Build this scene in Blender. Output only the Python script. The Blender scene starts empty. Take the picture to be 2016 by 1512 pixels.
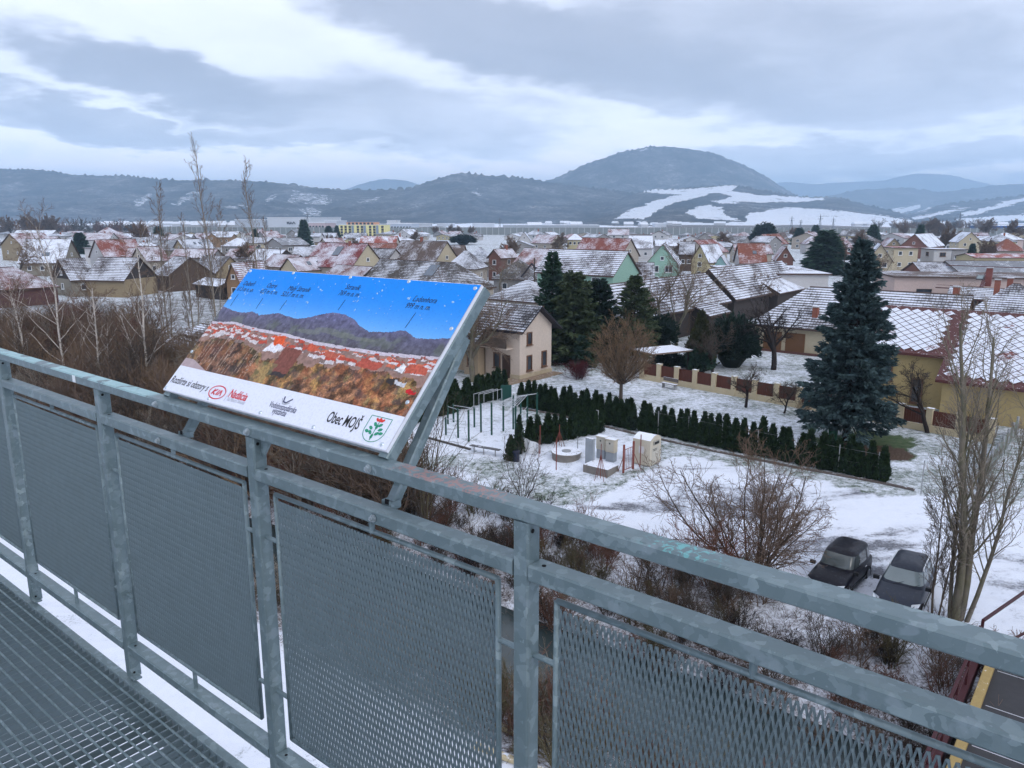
import bpy, math, random
import numpy as np
from mathutils import Vector, Matrix
random.seed(7); RNG = np.random.default_rng(11)
S = bpy.context.scene
C = S.collection
# ------------------------------------------------------------------ camera, sky, sun, exposure
CAMH = 14.0
F, CX, CY = 1515.0, 1008.0, 756.0            # focal length and centre of a 2016 x 1512 frame
PITCH = math.atan(326 / 1515.0)
cam = bpy.data.cameras.new('camera'); camo = bpy.data.objects.new('camera', cam); C.objects.link(camo)
camo.location = (0, 0, CAMH); camo.rotation_euler = (math.pi / 2 - PITCH, 0, 0)
cam.sensor_width = 36.0; cam.lens = F / 2016 * 36.0; cam.clip_start = 0.05; cam.clip_end = 60000
S.camera = camo
SUN_EL, SUN_AZ = math.radians(38), math.radians(148)    # azimuth from +Y towards +X
EXPOSURE = 0.94
SKY_STRENGTH = 0.12
S.view_settings.view_transform = 'Standard'; S.view_settings.look = 'None'
S.view_settings.gamma = 1.0; S.view_settings.exposure = EXPOSURE; S.view_settings.use_curve_mapping = False
S.render.engine = 'CYCLES'
S.cycles.use_denoising = True; S.cycles.use_adaptive_sampling = True; S.cycles.adaptive_threshold = 0.03
S.cycles.max_bounces = 4; S.cycles.diffuse_bounces = 2; S.cycles.glossy_bounces = 2
S.cycles.transmission_bounces = 2; S.cycles.transparent_max_bounces = 6; S.cycles.volume_bounces = 1
S.cycles.volume_step_rate = 10.0

def nd(nt, t, **kw):
    n = nt.nodes.new(t)
    for k, v in kw.items():
        if k.startswith('i_'):
            k2 = k[2:]
            n.inputs[int(k2) if k2.isdigit() else k2.replace('_', ' ')].default_value = v
        else: setattr(n, k, v)
    return n
def math_n(nt, op, a, b=None, c=None, clamp=False):
    n = nt.nodes.new('ShaderNodeMath'); n.operation = op; n.use_clamp = clamp
    for i, v in enumerate((a, b, c)):
        if v is None: continue
        if isinstance(v, (int, float)): n.inputs[i].default_value = v
        else: nt.links.new(v, n.inputs[i])
    return n.outputs[0]
def ramp(nt, fac, stops, interp='LINEAR'):
    r = nt.nodes.new('ShaderNodeValToRGB'); r.color_ramp.interpolation = interp
    e = r.color_ramp.elements
    while len(e) > 1: e.remove(e[-1])
    e[0].position = stops[0][0]; e[0].color = tuple(stops[0][1]) + (1,) if len(stops[0][1]) == 3 else stops[0][1]
    for p, c in stops[1:]:
        x = e.new(p); x.color = tuple(c) + (1,) if len(c) == 3 else c
    nt.links.new(fac, r.inputs[0]); return r.outputs[0]
def mixc(nt, fac, a, b, mode='MIX'):
    m = nt.nodes.new('ShaderNodeMix'); m.data_type = 'RGBA'; m.blend_type = mode
    for sock, v in ((m.inputs[0], fac), (m.inputs[6], a), (m.inputs[7], b)):
        if isinstance(v, (int, float)): sock.default_value = v
        elif isinstance(v, (tuple, list)): sock.default_value = tuple(v) + (1,) if len(v) == 3 else v
        else: nt.links.new(v, sock)
    return m.outputs[2]
def smooth(nt, v, lo, hi):
    m = nt.nodes.new('ShaderNodeMapRange'); m.interpolation_type = 'SMOOTHSTEP'
    nt.links.new(v, m.inputs[0]); m.inputs[1].default_value = lo; m.inputs[2].default_value = hi
    return m.outputs[0]
def noise(nt, vec, scale, detail=4.0, rough=0.5, w=None, dist=0.0):
    n = nt.nodes.new('ShaderNodeTexNoise'); n.inputs['Scale'].default_value = scale
    n.inputs['Detail'].default_value = detail; n.inputs['Roughness'].default_value = rough
    n.inputs['Distortion'].default_value = dist
    if w is not None: n.noise_dimensions = '4D'; n.inputs['W'].default_value = w
    if vec is not None: nt.links.new(vec, n.inputs['Vector'])
    return n.outputs[0]

def build_world():
    w = bpy.data.worlds.new('World'); S.world = w; w.use_nodes = True
    nt = w.node_tree; nt.nodes.clear(); L = nt.links
    out = nt.nodes.new('ShaderNodeOutputWorld'); bg = nt.nodes.new('ShaderNodeBackground')
    bg.inputs[1].default_value = SKY_STRENGTH; L.new(bg.outputs[0], out.inputs[0])
    sky = nt.nodes.new('ShaderNodeTexSky'); sky.sky_type = 'NISHITA'; sky.sun_disc = False
    sky.sun_elevation = SUN_EL; sky.sun_rotation = SUN_AZ; sky.altitude = 350
    geo = nt.nodes.new('ShaderNodeTexCoord')
    sep = nt.nodes.new('ShaderNodeSeparateXYZ'); L.new(geo.outputs['Generated'], sep.inputs[0])
    X, Y, Z = sep.outputs
    az = math_n(nt, 'ARCTAN2', X, Y)
    el = math_n(nt, 'ARCSINE', Z)
    # cloud sheet seen in perspective: flatter and finer towards the horizon
    zc = math_n(nt, 'ADD', math_n(nt, 'MAXIMUM', Z, 0.0), 0.16)
    comb = nt.nodes.new('ShaderNodeCombineXYZ')
    L.new(math_n(nt, 'DIVIDE', X, zc), comb.inputs[0]); L.new(math_n(nt, 'DIVIDE', Y, zc), comb.inputs[1])
    big = noise(nt, comb.outputs[0], 0.75, 4, 0.55, w=3.1, dist=0.3)
    fine = noise(nt, comb.outputs[0], 2.6, 5, 0.6, w=8.2, dist=0.5)
    # slow warp for the cloud masses
    wv = nt.nodes.new('ShaderNodeTexNoise'); wv.inputs['Scale'].default_value = 2.2; wv.inputs['Detail'].default_value = 4
    wv.inputs['Roughness'].default_value = 0.62
    L.new(comb.outputs[0], wv.inputs['Vector'])
    ws = nt.nodes.new('ShaderNodeSeparateXYZ'); L.new(wv.outputs['Color'], ws.inputs[0])
    azw = math_n(nt, 'ADD', az, math_n(nt, 'MULTIPLY', math_n(nt, 'SUBTRACT', ws.outputs[0], 0.5), 0.22))
    elw = math_n(nt, 'ADD', el, math_n(nt, 'MULTIPLY', math_n(nt, 'SUBTRACT', ws.outputs[1], 0.5), 0.085))
    def blob(px, py, rx, ry, amp, tilt=0.0, soft=0.35):
        a0 = math.atan2(px - CX, 1580.0); e0 = math.atan((430 - py) / 1580.0)
        ax = math_n(nt, 'SUBTRACT', azw, a0); ey = math_n(nt, 'SUBTRACT', elw, e0)
        ey = math_n(nt, 'ADD', ey, math_n(nt, 'MULTIPLY', ax, math.tan(tilt)))
        u = math_n(nt, 'MULTIPLY', ax, 1580.0 / rx); v = math_n(nt, 'MULTIPLY', ey, 1580.0 / ry)
        r2 = math_n(nt, 'SQRT', math_n(nt, 'ADD', math_n(nt, 'MULTIPLY', u, u), math_n(nt, 'MULTIPLY', v, v)))
        m = nt.nodes.new('ShaderNodeMapRange'); m.interpolation_type = 'SMOOTHSTEP'
        L.new(r2, m.inputs[0]); m.inputs[1].default_value = 1.0 + soft; m.inputs[2].default_value = 1.0 - soft
        return math_n(nt, 'MULTIPLY', m.outputs[0], amp)
    masses = [(1050, 105, 420, 70, .66, .22), (1560, 140, 460, 120, .45, .15), (330, 190, 230, 48, .8, .16), (760, 240, 360, 70, .42, .05),
              (30, 250, 90, 34, .5, .1), (220, 270, 190, 26, .55, .1), (560, 250, 160, 50, .25, .1), (1250, 190, 140, 38, .35, .1),
              (1750, 240, 300, 40, .3, .02), (1680, 325, 400, 34, .4, .0), (600, 285, 260, 20, .35, .02), (1900, 60, 300, 60, .25, .1)]
    tot = None
    for m in masses:
        b = blob(m[0], m[1], m[2], m[3], m[4], tilt=m[5], soft=0.36)
        tot = b if tot is None else math_n(nt, 'MAXIMUM', tot, math_n(nt, 'ADD', b, math_n(nt, 'MULTIPLY', tot, 0.35)))
    base = math_n(nt, 'MULTIPLY', math_n(nt, 'SUBTRACT', big, 0.42), 1.3)
    # away from the authored masses the same kind of cloud goes on
    infr = smooth(nt, math_n(nt, 'ABSOLUTE', az), 0.9, 0.6)
    infr = math_n(nt, 'MULTIPLY', infr, smooth(nt, el, 0.5, 0.3))
    gen = math_n(nt, 'MULTIPLY', math_n(nt, 'ADD', base, 0.25), math_n(nt, 'SUBTRACT', 1.0, math_n(nt, 'MULTIPLY', infr, 0.75)))
    cl = math_n(nt, 'ADD', tot, gen)
    cl = math_n(nt, 'ADD', cl, math_n(nt, 'MULTIPLY', math_n(nt, 'SUBTRACT', fine, 0.5), 0.55))
    col = ramp(nt, cl, [(0.0, (.66, .745, .90)), (0.18, (.575, .65, .815)), (0.38, (.43, .49, .63)), (0.62, (.285, .325, .425)), (1.0, (.205, .235, .315))])
    # warm pale gaps low on the left and a lavender veil towards the horizon
    low = smooth(nt, el, 0.14, 0.015)
    gap = math_n(nt, 'MULTIPLY', low, smooth(nt, cl, 0.3, 0.02))
    col = mixc(nt, math_n(nt, 'MULTIPLY', gap, 0.85), col, (.86, .81, .86))
    below = smooth(nt, el, 0.0, -0.04)
    col = mixc(nt, below, col, (.42, .48, .6))
    lift = math_n(nt, 'ADD', 1.0, math_n(nt, 'MULTIPLY', smooth(nt, el, 0.18, 0.0), 1.0))     # extra sky brightness towards the horizon, added to offset dimming by the haze
    lv = nt.nodes.new('ShaderNodeCombineColor')
    for i in range(3): L.new(math_n(nt, 'MULTIPLY', lift, 8.4), lv.inputs[i])
    scaled = mixc(nt, 1.0, mixc(nt, 1.0, col, (1.09, .985, .88), 'MULTIPLY'), lv.outputs[0], 'MULTIPLY')
    fin = mixc(nt, 0.93, sky.outputs[0], scaled)
    L.new(fin, bg.inputs[0])
    w.cycles.sampling_method = 'MANUAL'; w.cycles.sample_map_resolution = 512
build_world()
sl = bpy.data.lights.new('sun', 'SUN'); sl.energy = 0.55; sl.angle = math.radians(25); sl.color = (1.0, .97, .93)
so = bpy.data.objects.new('sun', sl); C.objects.link(so)
sd = Vector((math.sin(SUN_AZ) * math.cos(SUN_EL), math.cos(SUN_AZ) * math.cos(SUN_EL), math.sin(SUN_EL)))
so.rotation_euler = sd.to_track_quat('Z', 'Y').to_euler(); so.location = (0, -20, 60)

# ------------------------------------------------------------------ geometry helpers
cp, sp_ = math.cos(PITCH), math.sin(PITCH)
def ray(x, y):
    u, v = x - CX, CY - y
    return np.array([u, F * cp + v * sp_, v * cp - F * sp_])
def P(x, y, z=0.0):
    """place of a photo point that lies at height z"""
    r = ray(x, y); t = (z - CAMH) / r[2]; return np.array([r[0] * t, r[1] * t, z])
def PY(x, y, Y):
    r = ray(x, y); t = Y / r[1]; return np.array([r[0] * t, Y, CAMH + r[2] * t])
D = np.array([0.77541751, -0.63144888, 0.0]); N = np.array([0.63144888, 0.77541751, 0.0]); UP = np.array([0, 0, 1.0])
def W(s, n, z): return D * s + N * n + UP * z
ROTD = math.atan2(D[1], D[0])

class MB:
    """collects shapes for ONE mesh object"""
    def __init__(s): s.v = []; s.f = []; s.m = []; s.uv = None; s.n = 0
    def add(s, vs, fs, mi=0):
        b = s.n; vs = [tuple(map(float, q)) for q in vs]; s.v += vs; s.n += len(vs)
        s.f += [tuple(i + b for i in f) for f in fs]; s.m += [mi] * len(fs)
        return s
    def box(s, c, size, ax=None, mi=0):
        """box with centre c; ax = three axis vectors"""
        c = np.array(c, float); h = np.array(size, float) / 2
        A = np.eye(3) if ax is None else np.array(ax, float)
        vs = [c + A[0] * h[0] * i + A[1] * h[1] * j + A[2] * h[2] * k for i in (-1, 1) for j in (-1, 1) for k in (-1, 1)]
        return s.add(vs, [(0, 1, 3, 2), (4, 6, 7, 5), (0, 4, 5, 1), (2, 3, 7, 6), (0, 2, 6, 4), (1, 5, 7, 3)], mi)
    def rbox(s, c, size, rz=0.0, mi=0):
        a, b = math.cos(rz), math.sin(rz)
        return s.box(c, size, [(a, b, 0), (-b, a, 0), (0, 0, 1)], mi)
    def bar(s, p0, p1, w, h, up=(0, 0, 1), bev=0.003, mi=0):
        """rectangular tube with eased edges"""
        p0 = np.array(p0, float); p1 = np.array(p1, float); t = p1 - p0; t /= np.linalg.norm(t)
        r = np.cross(t, up); r /= np.linalg.norm(r); u = np.cross(r, t)
        a, b = w / 2, h / 2; e = min(bev, a * .9, b * .9)
        sec = [(-a + e, -b), (a - e, -b), (a, -b + e), (a, b - e), (a - e, b), (-a + e, b), (-a, b - e), (-a, -b + e)]
        vs = [p + r * x + u * y for p in (p0, p1) for x, y in sec]
        fs = [(i, (i + 1) % 8, 8 + (i + 1) % 8, 8 + i) for i in range(8)] + [tuple(range(7, -1, -1)), tuple(range(8, 16))]
        return s.add(vs, fs, mi)
    def tube(s, pts, rad, k=6, mi=0, cap=True):
        pts = [np.array(q, float) for q in pts]; nn = len(pts)
        if not hasattr(rad, '__len__'): rad = [rad] * nn
        vs = []; t = pts[1] - pts[0]; ref = np.array([0, 0, 1.0]) if abs(t[2]) < .9 * np.linalg.norm(t) else np.array([1.0, 0, 0])
        for i, q in enumerate(pts):
            t = pts[min(i + 1, nn - 1)] - pts[max(i - 1, 0)]; t = t / (np.linalg.norm(t) + 1e-9)
            r = np.cross(t, ref); r /= np.linalg.norm(r) + 1e-9; u = np.cross(r, t)
            for j in range(k):
                a = 2 * math.pi * j / k; vs.append(q + (r * math.cos(a) + u * math.sin(a)) * rad[i])
        fs = [(i * k + j, i * k + (j + 1) % k, (i + 1) * k + (j + 1) % k, (i + 1) * k + j) for i in range(nn - 1) for j in range(k)]
        if cap: fs += [tuple(range(k - 1, -1, -1)), tuple(range((nn - 1) * k, nn * k))]
        return s.add(vs, fs, mi)
    def cyl(s, c, r, h, k=12, r2=None, mi=0):
        c = np.array(c, float); return s.tube([c, c + UP * h], [r, r if r2 is None else r2], k, mi)
    def prism(s, poly, vec, mi=0):
        """polygon pulled along vec"""
        k = len(poly); vec = np.array(vec, float); a = [np.array(q, float) for q in poly]
        vs = a + [q + vec for q in a]
        return s.add(vs, [tuple(range(k - 1, -1, -1)), tuple(range(k, 2 * k))] + [(i, (i + 1) % k, k + (i + 1) % k, k + i) for i in range(k)], mi)
    def mesh(s, name, mats, smoothed=False):
        me = bpy.data.meshes.new(name); me.from_pydata(s.v, [], s.f)
        for m in (mats if isinstance(mats, (list, tuple)) else [mats]): me.materials.append(m)
        if any(s.m): me.polygons.foreach_set('material_index', s.m)
        if smoothed: me.polygons.foreach_set('use_smooth', [True] * len(me.polygons))
        if s.uv is not None:
            l = me.uv_layers.new(name='UVMap'); l.data.foreach_set('uv', np.array(s.uv, float).ravel())
        me.update(); return me
def link(name, me, parent=None, M=None):
    o = bpy.data.objects.new(name, me); C.objects.link(o)
    if parent is not None: o.parent = parent
    if M is not None: o.matrix_basis = M
    return o
def obj(name, mb, mats, parent=None, smoothed=False, origin=None):
    """mesh object whose vertices are in world space (or in its parent's space)"""
    if parent is not None and origin is None:
        w0 = parent.get('_o')
        if w0 is not None:
            w0 = np.array(w0); mb.v = [tuple(np.array(q) - w0) for q in mb.v]
    elif origin is not None:
        mb.v = [tuple(np.array(q) - np.array(origin)) for q in mb.v]
    o = link(name, mb.mesh(name, mats, smoothed), parent)
    if origin is not None and parent is None: o.location = tuple(origin)
    return o
def tag(o, label=None, cat=None, group=None, kind=None):
    if label: o['label'] = label
    if cat: o['category'] = cat
    if group: o['group'] = group
    if kind: o['kind'] = kind
    return o
def thing(name, label, cat, loc=(0, 0, 0), group=None):
    """an Empty at the base of a thing; parts given to obj() in world space are moved into its space"""
    o = bpy.data.objects.new(name, None); C.objects.link(o); o.location = tuple(map(float, loc)); o.empty_display_size = .1
    o['_o'] = [float(q) for q in loc]
    return tag(o, label, cat, group)

# ------------------------------------------------------------------ materials
MATS = {}
def base_mat(name):
    m = bpy.data.materials.new(name); m.use_nodes = True; nt = m.node_tree
    b = nt.nodes['Principled BSDF']; MATS[name] = m
    return m, nt, b
def setc(nt, sock, v):
    if isinstance(v, (tuple, list)): sock.default_value = tuple(v) + (1,) if len(v) == 3 else v
    elif isinstance(v, (int, float)): sock.default_value = v
    else: nt.links.new(v, sock)
def bump(nt, b, h, strength=.3, dist=.02):
    n = nt.nodes.new('ShaderNodeBump'); n.inputs['Strength'].default_value = strength; n.inputs['Distance'].default_value = dist
    nt.links.new(h, n.inputs['Height']); nt.links.new(n.outputs[0], b.inputs['Normal'])
def pos(nt): return nt.nodes.new('ShaderNodeNewGeometry').outputs['Position']
def upness(nt):
    g = nt.nodes.new('ShaderNodeNewGeometry'); s = nt.nodes.new('ShaderNodeSeparateXYZ'); nt.links.new(g.outputs['True Normal'], s.inputs[0]); return s.outputs[2]
SNOW = (.80, .83, .90)
def plain(name, col, rough=.8, var=.18, scale=3.0, metal=0.0, snow=0.0, spec=.3, fine=0.0):
    """one coat of colour with uneven tone; snow = how much of the up-facing faces is dusted"""
    if name in MATS: return MATS[name]
    m, nt, b = base_mat(name); p = pos(nt)
    n1 = noise(nt, p, scale, 5, .6)
    c = mixc(nt, n1, tuple(x * (1 - var) for x in col), tuple(min(1, x * (1 + var)) for x in col))
    if fine:
        n2 = noise(nt, p, fine, 3, .6); c = mixc(nt, math_n(nt, 'MULTIPLY', n2, .5), c, tuple(x * .55 for x in col))
    if snow:
        k = math_n(nt, 'MULTIPLY', smooth(nt, upness(nt), .45, .8), smooth(nt, noise(nt, p, 5.0, 6, .65), .72 - .5 * snow, .8 - .5 * snow))
        c = mixc(nt, k, c, SNOW)
    setc(nt, b.inputs['Base Color'], c); b.inputs['Roughness'].default_value = rough; b.inputs['Metallic'].default_value = metal
    b.inputs['Specular IOR Level'].default_value = spec
    return m
def galvanised(name, marks=False, tone=1.0):
    m, nt, b = base_mat(name); p = pos(nt)
    wn = nt.nodes.new('ShaderNodeTexNoise'); wn.inputs['Scale'].default_value = 38; wn.inputs['Detail'].default_value = 3; nt.links.new(p, wn.inputs['Vector'])
    off = nt.nodes.new('ShaderNodeVectorMath'); off.operation = 'MULTIPLY_ADD'; nt.links.new(wn.outputs['Color'], off.inputs[0])
    off.inputs[1].default_value = (.03, .03, .03); nt.links.new(p, off.inputs[2])
    vo = nt.nodes.new('ShaderNodeTexVoronoi'); vo.inputs['Scale'].default_value = 52; nt.links.new(off.outputs[0], vo.inputs['Vector'])
    sepc = nt.nodes.new('ShaderNodeSeparateColor'); nt.links.new(vo.outputs['Color'], sepc.inputs[0])
    cell = sepc.outputs[0]
    cloud = noise(nt, p, 5.5, 6, .65)
    g = [(.0, (.105, .152, .168)), (.34, (.135, .188, .205)), (.55, (.168, .225, .245)), (.72, (.215, .28, .30)), (.86, (.30, .37, .39)), (1.0, (.42, .49, .505))]
    g = [(a, tuple(x * tone for x in c)) for a, c in g]
    v = math_n(nt, 'ADD', math_n(nt, 'MULTIPLY', math_n(nt, 'MULTIPLY', cell, cell), .46), math_n(nt, 'MULTIPLY', cloud, .58))
    c = ramp(nt, v, g)
    fleck = smooth(nt, noise(nt, p, 19, 3, .5, w=2.0), .60, .66)
    c = mixc(nt, math_n(nt, 'MULTIPLY', fleck, .5), c, tuple(x * tone for x in (.25, .31, .345)))
    drip = smooth(nt, noise(nt, p, 150, 2, .5), .70, .75)
    c = mixc(nt, math_n(nt, 'MULTIPLY', drip, .35), c, (.36, .41, .45))
    if marks:
        sp2 = nt.nodes.new('ShaderNodeVectorMath'); sp2.operation = 'DOT_PRODUCT'; nt.links.new(p, sp2.inputs[0]); sp2.inputs[1].default_value = tuple(D)
        sv = sp2.outputs['Value']; up = smooth(nt, upness(nt), .5, .8)
        for s0, s1, colr, th, sc in ((-3.9, -2.3, (.42, .68, .70), .40, 9), (-1.25, -.88, (.45, .20, .17), .50, 60), (-.62, -.44, (.16, .55, .55), .53, 60), (-.84, -.55, (.85, .9, .92), .64, 45)):
            win = math_n(nt, 'MULTIPLY', smooth(nt, sv, s0, s0 + .06), smooth(nt, sv, s1, s1 - .06))
            k = math_n(nt, 'MULTIPLY', math_n(nt, 'MULTIPLY', win, up), smooth(nt, noise(nt, p, sc, 4, .6, w=s0, dist=1.2), th, th + .05))
            c = mixc(nt, math_n(nt, 'MULTIPLY', k, .6), c, colr)
    setc(nt, b.inputs['Base Color'], c)
    b.inputs['Metallic'].default_value = .25; b.inputs['Specular IOR Level'].default_value = .5
    r = math_n(nt, 'ADD', .38, math_n(nt, 'MULTIPLY', cell, .22)); nt.links.new(r, b.inputs['Roughness'])
    bump(nt, b, math_n(nt, 'ADD', noise(nt, p, 120, 3, .6), math_n(nt, 'MULTIPLY', cell, .3)), .12, .002)
    return m
GALV = galvanised('galvanised_steel'); GALVM = galvanised('galvanised_rail', marks=True)
GALVD = plain('galvanised_mesh', (.135, .182, .202), .40, .14, 25, .35, spec=.5)
# ------------------------------------------------------------------ lookout platform and its railing
ZP = 12.35                                   # floor of the platform
RN = 1.082                                   # distance of the railing's inner face
def build_platform():
    t = thing('lookout_platform', 'galvanised steel grating floor of the lookout tower, bottom left', 'platform', W(-2, .4, ZP))
    s0, s1 = -5.2, 1.4
    bm = MB(); bm.box((0, 0, 0), (.0036, 1.62, .022)); me = bm.mesh('bearing_bar', GALVD)
    M0 = Matrix.Rotation(ROTD, 4, 'Z'); i = 0; s = s0
    org = np.array(t['_o'])
    while s < s1:
        o = link('bearing_bar', me, t); o.matrix_basis = Matrix.Translation(Vector(W(s, RN - .025 - .81, ZP - .012) - org)) @ M0
        s += .0392
    rm = MB(); rm.tube([(-3.3, 0, 0), (3.3, 0, 0)], .0044, 6)
    me = rm.mesh('cross_rod', GALV)
    n = RN - .052
    while n > -.6:
        o = link('cross_rod', me, t); o.matrix_basis = Matrix.Translation(Vector(W((s0 + s1) / 2, n, ZP - .003) - org)) @ M0
        n -= .0377
    m = MB(); m.bar(W(s0, RN - .021, ZP - .02), W(s1, RN - .021, ZP - .02), .004, .044, bev=.001); obj('grating_edge', m, GALV, t)
    m = MB(); m.bar(W(s0, RN - .003, ZP - .012), W(s1, RN - .003, ZP - .012), .030, .012, bev=.002)
    m.bar(W(s0, RN - .003, ZP - .10), W(s1, RN - .003, ZP - .10), .008, .16, bev=.001); obj('edge_beam', m, GALV, t)
    m = MB(); m.bar(W(s0, -.6, ZP - .12), W(s1, -.6, ZP - .12), .06, .14); obj('rear_beam', m, GALV, t)
    for sx in (-4.1, -2.25, -.4):
        m = MB(); m.bar(W(sx, -.56, ZP - .11), W(sx, RN - .03, ZP - .11), .05, .1); obj('cross_beam', m, GALV, t)
    t2 = thing('lower_landing', 'lower steel landing of the lookout tower glimpsed below the grating', 'platform', W(-2, 0, ZP - 2.7))
    m = MB(); m.box(W(-1.9, .0, ZP - 2.72), (6.6, 2.0, .012), [D, N, UP])
    obj('floor_plate', m, plain('landing_plate', (.10, .135, .155), .6, .45, 3.5, .2, fine=30), t2)
    for sx, nx in ((-4.9, -.9), (-4.9, .9), (1.1, -.9), (1.1, .9)):
        m = MB(); m.bar(W(sx, nx, -.3), W(sx, nx, ZP - .19), .12, .12, up=D); obj('column', m, GALV, t2)
build_platform()

def expanded_mesh(w, h, px=.0122, py=.0432):
    """strands of expanded steel: diamonds px wide and py tall, each strand a twisted ribbon"""
    nx = int(w / px); nz = int(h / (py / 2))
    V = []; Fc = []
    for j in range(nz):
        z0 = j * py / 2; z1 = z0 + py / 2
        for i in range(-1, nx + 1):
            x0 = (i + (.5 if j % 2 else 0)) * px
            for sg in (-1, 1):
                x1 = x0 + sg * px / 2
                xa, xb = min(max(x0, 0), w), min(max(x1, 0), w)
                if xa == xb: continue
                b = len(V); tw = .0013; dy = .0012
                # ribbon: wide at the knots, narrow and tilted between them
                for (x, z, a) in ((xa, z0, .0026), ((xa + xb) / 2 - sg * .0012, z0 + py * .13, .0017), ((xa + xb) / 2 + sg * .0012, z0 + py * .37, .0017), (xb, z1, .0026)):
                    yk = (z - z0) / (py / 2) - .5
                    V += [(x - a, -dy - .0007, z), (x + a, dy - .0007, z), (x + a, dy + .0007, z), (x - a, -dy + .0007, z)]
                for k in range(3):
                    q = b + 4 * k
                    Fc += [(q, q + 1, q + 5, q + 4), (q + 1, q + 2, q + 6, q + 5), (q + 2, q + 3, q + 7, q + 6), (q + 3, q, q + 4, q + 7)]
    me = bpy.data.meshes.new('mesh_infill'); me.from_pydata(V, [], Fc); me.materials.append(GALVD); me.update(); return me

def build_railing():
    t = thing('guard_railing', 'galvanised steel railing with expanded metal panels crossing the foreground', 'railing', W(-1.8, RN, ZP))
    org = np.array(t['_o'])
    posts = [-5.46, -4.54, -3.62, -2.70, -1.78, -.86, .06, .98]
    m = MB(); m.bar(W(-5.6, RN + .0215, ZP + 1.0995), W(1.3, RN + .0215, ZP + 1.0995), .049, .031, bev=.004); obj('top_rail', m, GALVM, t)
    pm = MB(); pm.bar((0, .019, .0), (0, .019, 1.0835), .040, .038, up=(1, 0, 0), bev=.004)
    pm.bar((.018, .012, .004), (.046, .012, .004), .03, .008, bev=.002)
    # drain holes: small dark discs let into the faces
    me = pm.mesh('post', GALV); M0 = Matrix.Rotation(ROTD, 4, 'Z')
    dark = plain('hole_dark', (.01, .01, .012), .9, .1)
    hm = MB(); hm.tube([(0, 0, 0), (0, 0, .0012)], .0045, 10); hole = hm.mesh('drain_hole', dark)
    bmm = MB(); bmm.cyl((0, 0, 0), .0095, .003, 14); bmm.cyl((0, 0, .003), .0072, .006, 6); bmm.cyl((0, 0, .009), .004, .003, 8)
    bolt = bmm.mesh('bolt', plain('bolt_steel', (.42, .47, .5), .35, .2, 60, .7))
    rm = MB(); rm.bar((-.44, .0205, 0), (.44, .0205, 0), .045, .034, bev=.004); mid = rm.mesh('middle_rail', GALV)
    pw, ph = .785, .735
    infill = expanded_mesh(pw - .014, ph - .014)
    fm = MB(); r = .0062
    fm.tube([(-pw / 2 + r, 0, 0), (pw / 2 - r, 0, 0)], r, 8); fm.tube([(-pw / 2 + r, 0, ph), (pw / 2 - r, 0, ph)], r, 8)
    fm.tube([(-pw / 2 + r, 0, 0), (-pw / 2 + r, 0, ph)], r, 8); fm.tube([(pw / 2 - r, 0, 0), (pw / 2 - r, 0, ph)], r, 8)
    frame = fm.mesh('panel_frame', GALV, True)
    sm = MB(); sm.tube([(0, 0, 0), (0, 0, 1)], .0062, 10); stub = sm.mesh('fixing_stub', GALV)
    def put(name, me, w, par=t, M=None, off=np.zeros(3)):
        o = link(name, me, par); o.matrix_basis = Matrix.Translation(Vector(w - org - off)) @ (M if M is not None else M0); return o
    Rd = Matrix.Rotation(ROTD, 4, 'Z') @ Matrix.Rotation(math.pi / 2, 4, 'Y')          # local z -> along the rail
    Rf = Matrix.Rotation(ROTD, 4, 'Z') @ Matrix.Rotation(math.pi / 2, 4, 'X')          # local z -> towards the viewer
    for i, s in enumerate(posts):
        put('post', me, W(s, RN, ZP))
        for zz in (1.066, .02): put('drain_hole', hole, W(s + .0198, RN + .012, ZP + zz), M=Rd)
        if i == len(posts) - 1: break
        c = s + .46
        for zc in (.983, .118):
            put('middle_rail' if zc > .5 else 'bottom_rail', mid, W(c, RN, ZP + zc))
            put('drain_hole', hole, W(s + .045, RN + .016, ZP + zc + .0168))
        po = W(c, RN + .020, ZP + .20)
        f = put('panel', frame, po)
        g = link('mesh_infill', infill, f); g.location = (-(pw - .014) / 2, 0, .007)
        for zz in (.60, .13):
            for sg in (-1, 1):
                o = put('fixing_stub', stub, W(c + sg * (pw / 2 - .004), RN + .02, ZP + .2 + zz), M=Rd @ Matrix.Scale(.068 * sg, 4))
                o.matrix_basis = Matrix.Translation(Vector(W(c + sg * (pw / 2 - .004), RN + .02, ZP + .2 + zz) - org)) @ Rd @ Matrix.Diagonal((1, 1, .066 * sg, 1))
        for zz, hh in ((.2 + ph - .004, .036), (.132, .072)):
            o = put('fixing_stub', stub, W(c, RN + .02, ZP + zz)); o.matrix_basis = Matrix.Translation(Vector(W(c, RN + .02, ZP + zz) - org)) @ M0 @ Matrix.Diagonal((1.1, 1.1, hh, 1))
    for px, py, zz in ((309, 794, 1.0995), (490, 849, 1.0995), (728, 920, 1.0995), (315, 869, .983), (737, 1017, .983)):
        r_ = ray(px, py); q = r_ * (RN / (r_ @ N)); put('bolt', bolt, W(q @ D, RN - .003, ZP + zz), M=Rf)
    # gusset beside the post below the board
    m = MB(); q = W(-1.758, RN + .02, ZP + 1.083); m.prism([q, q + D * .05, q - UP * .05 + D * .012, q - UP * .05], N * .006); obj('gusset', m, GALV, t)
    st = MB(); st.box(W(-2.86, RN - .0036, ZP + 1.1), (.024, .0008, .024), [D, N, UP]); obj('sticker', st, plain('sticker_paper', (.75, .78, .8), .6, .08), t)
build_railing()

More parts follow.
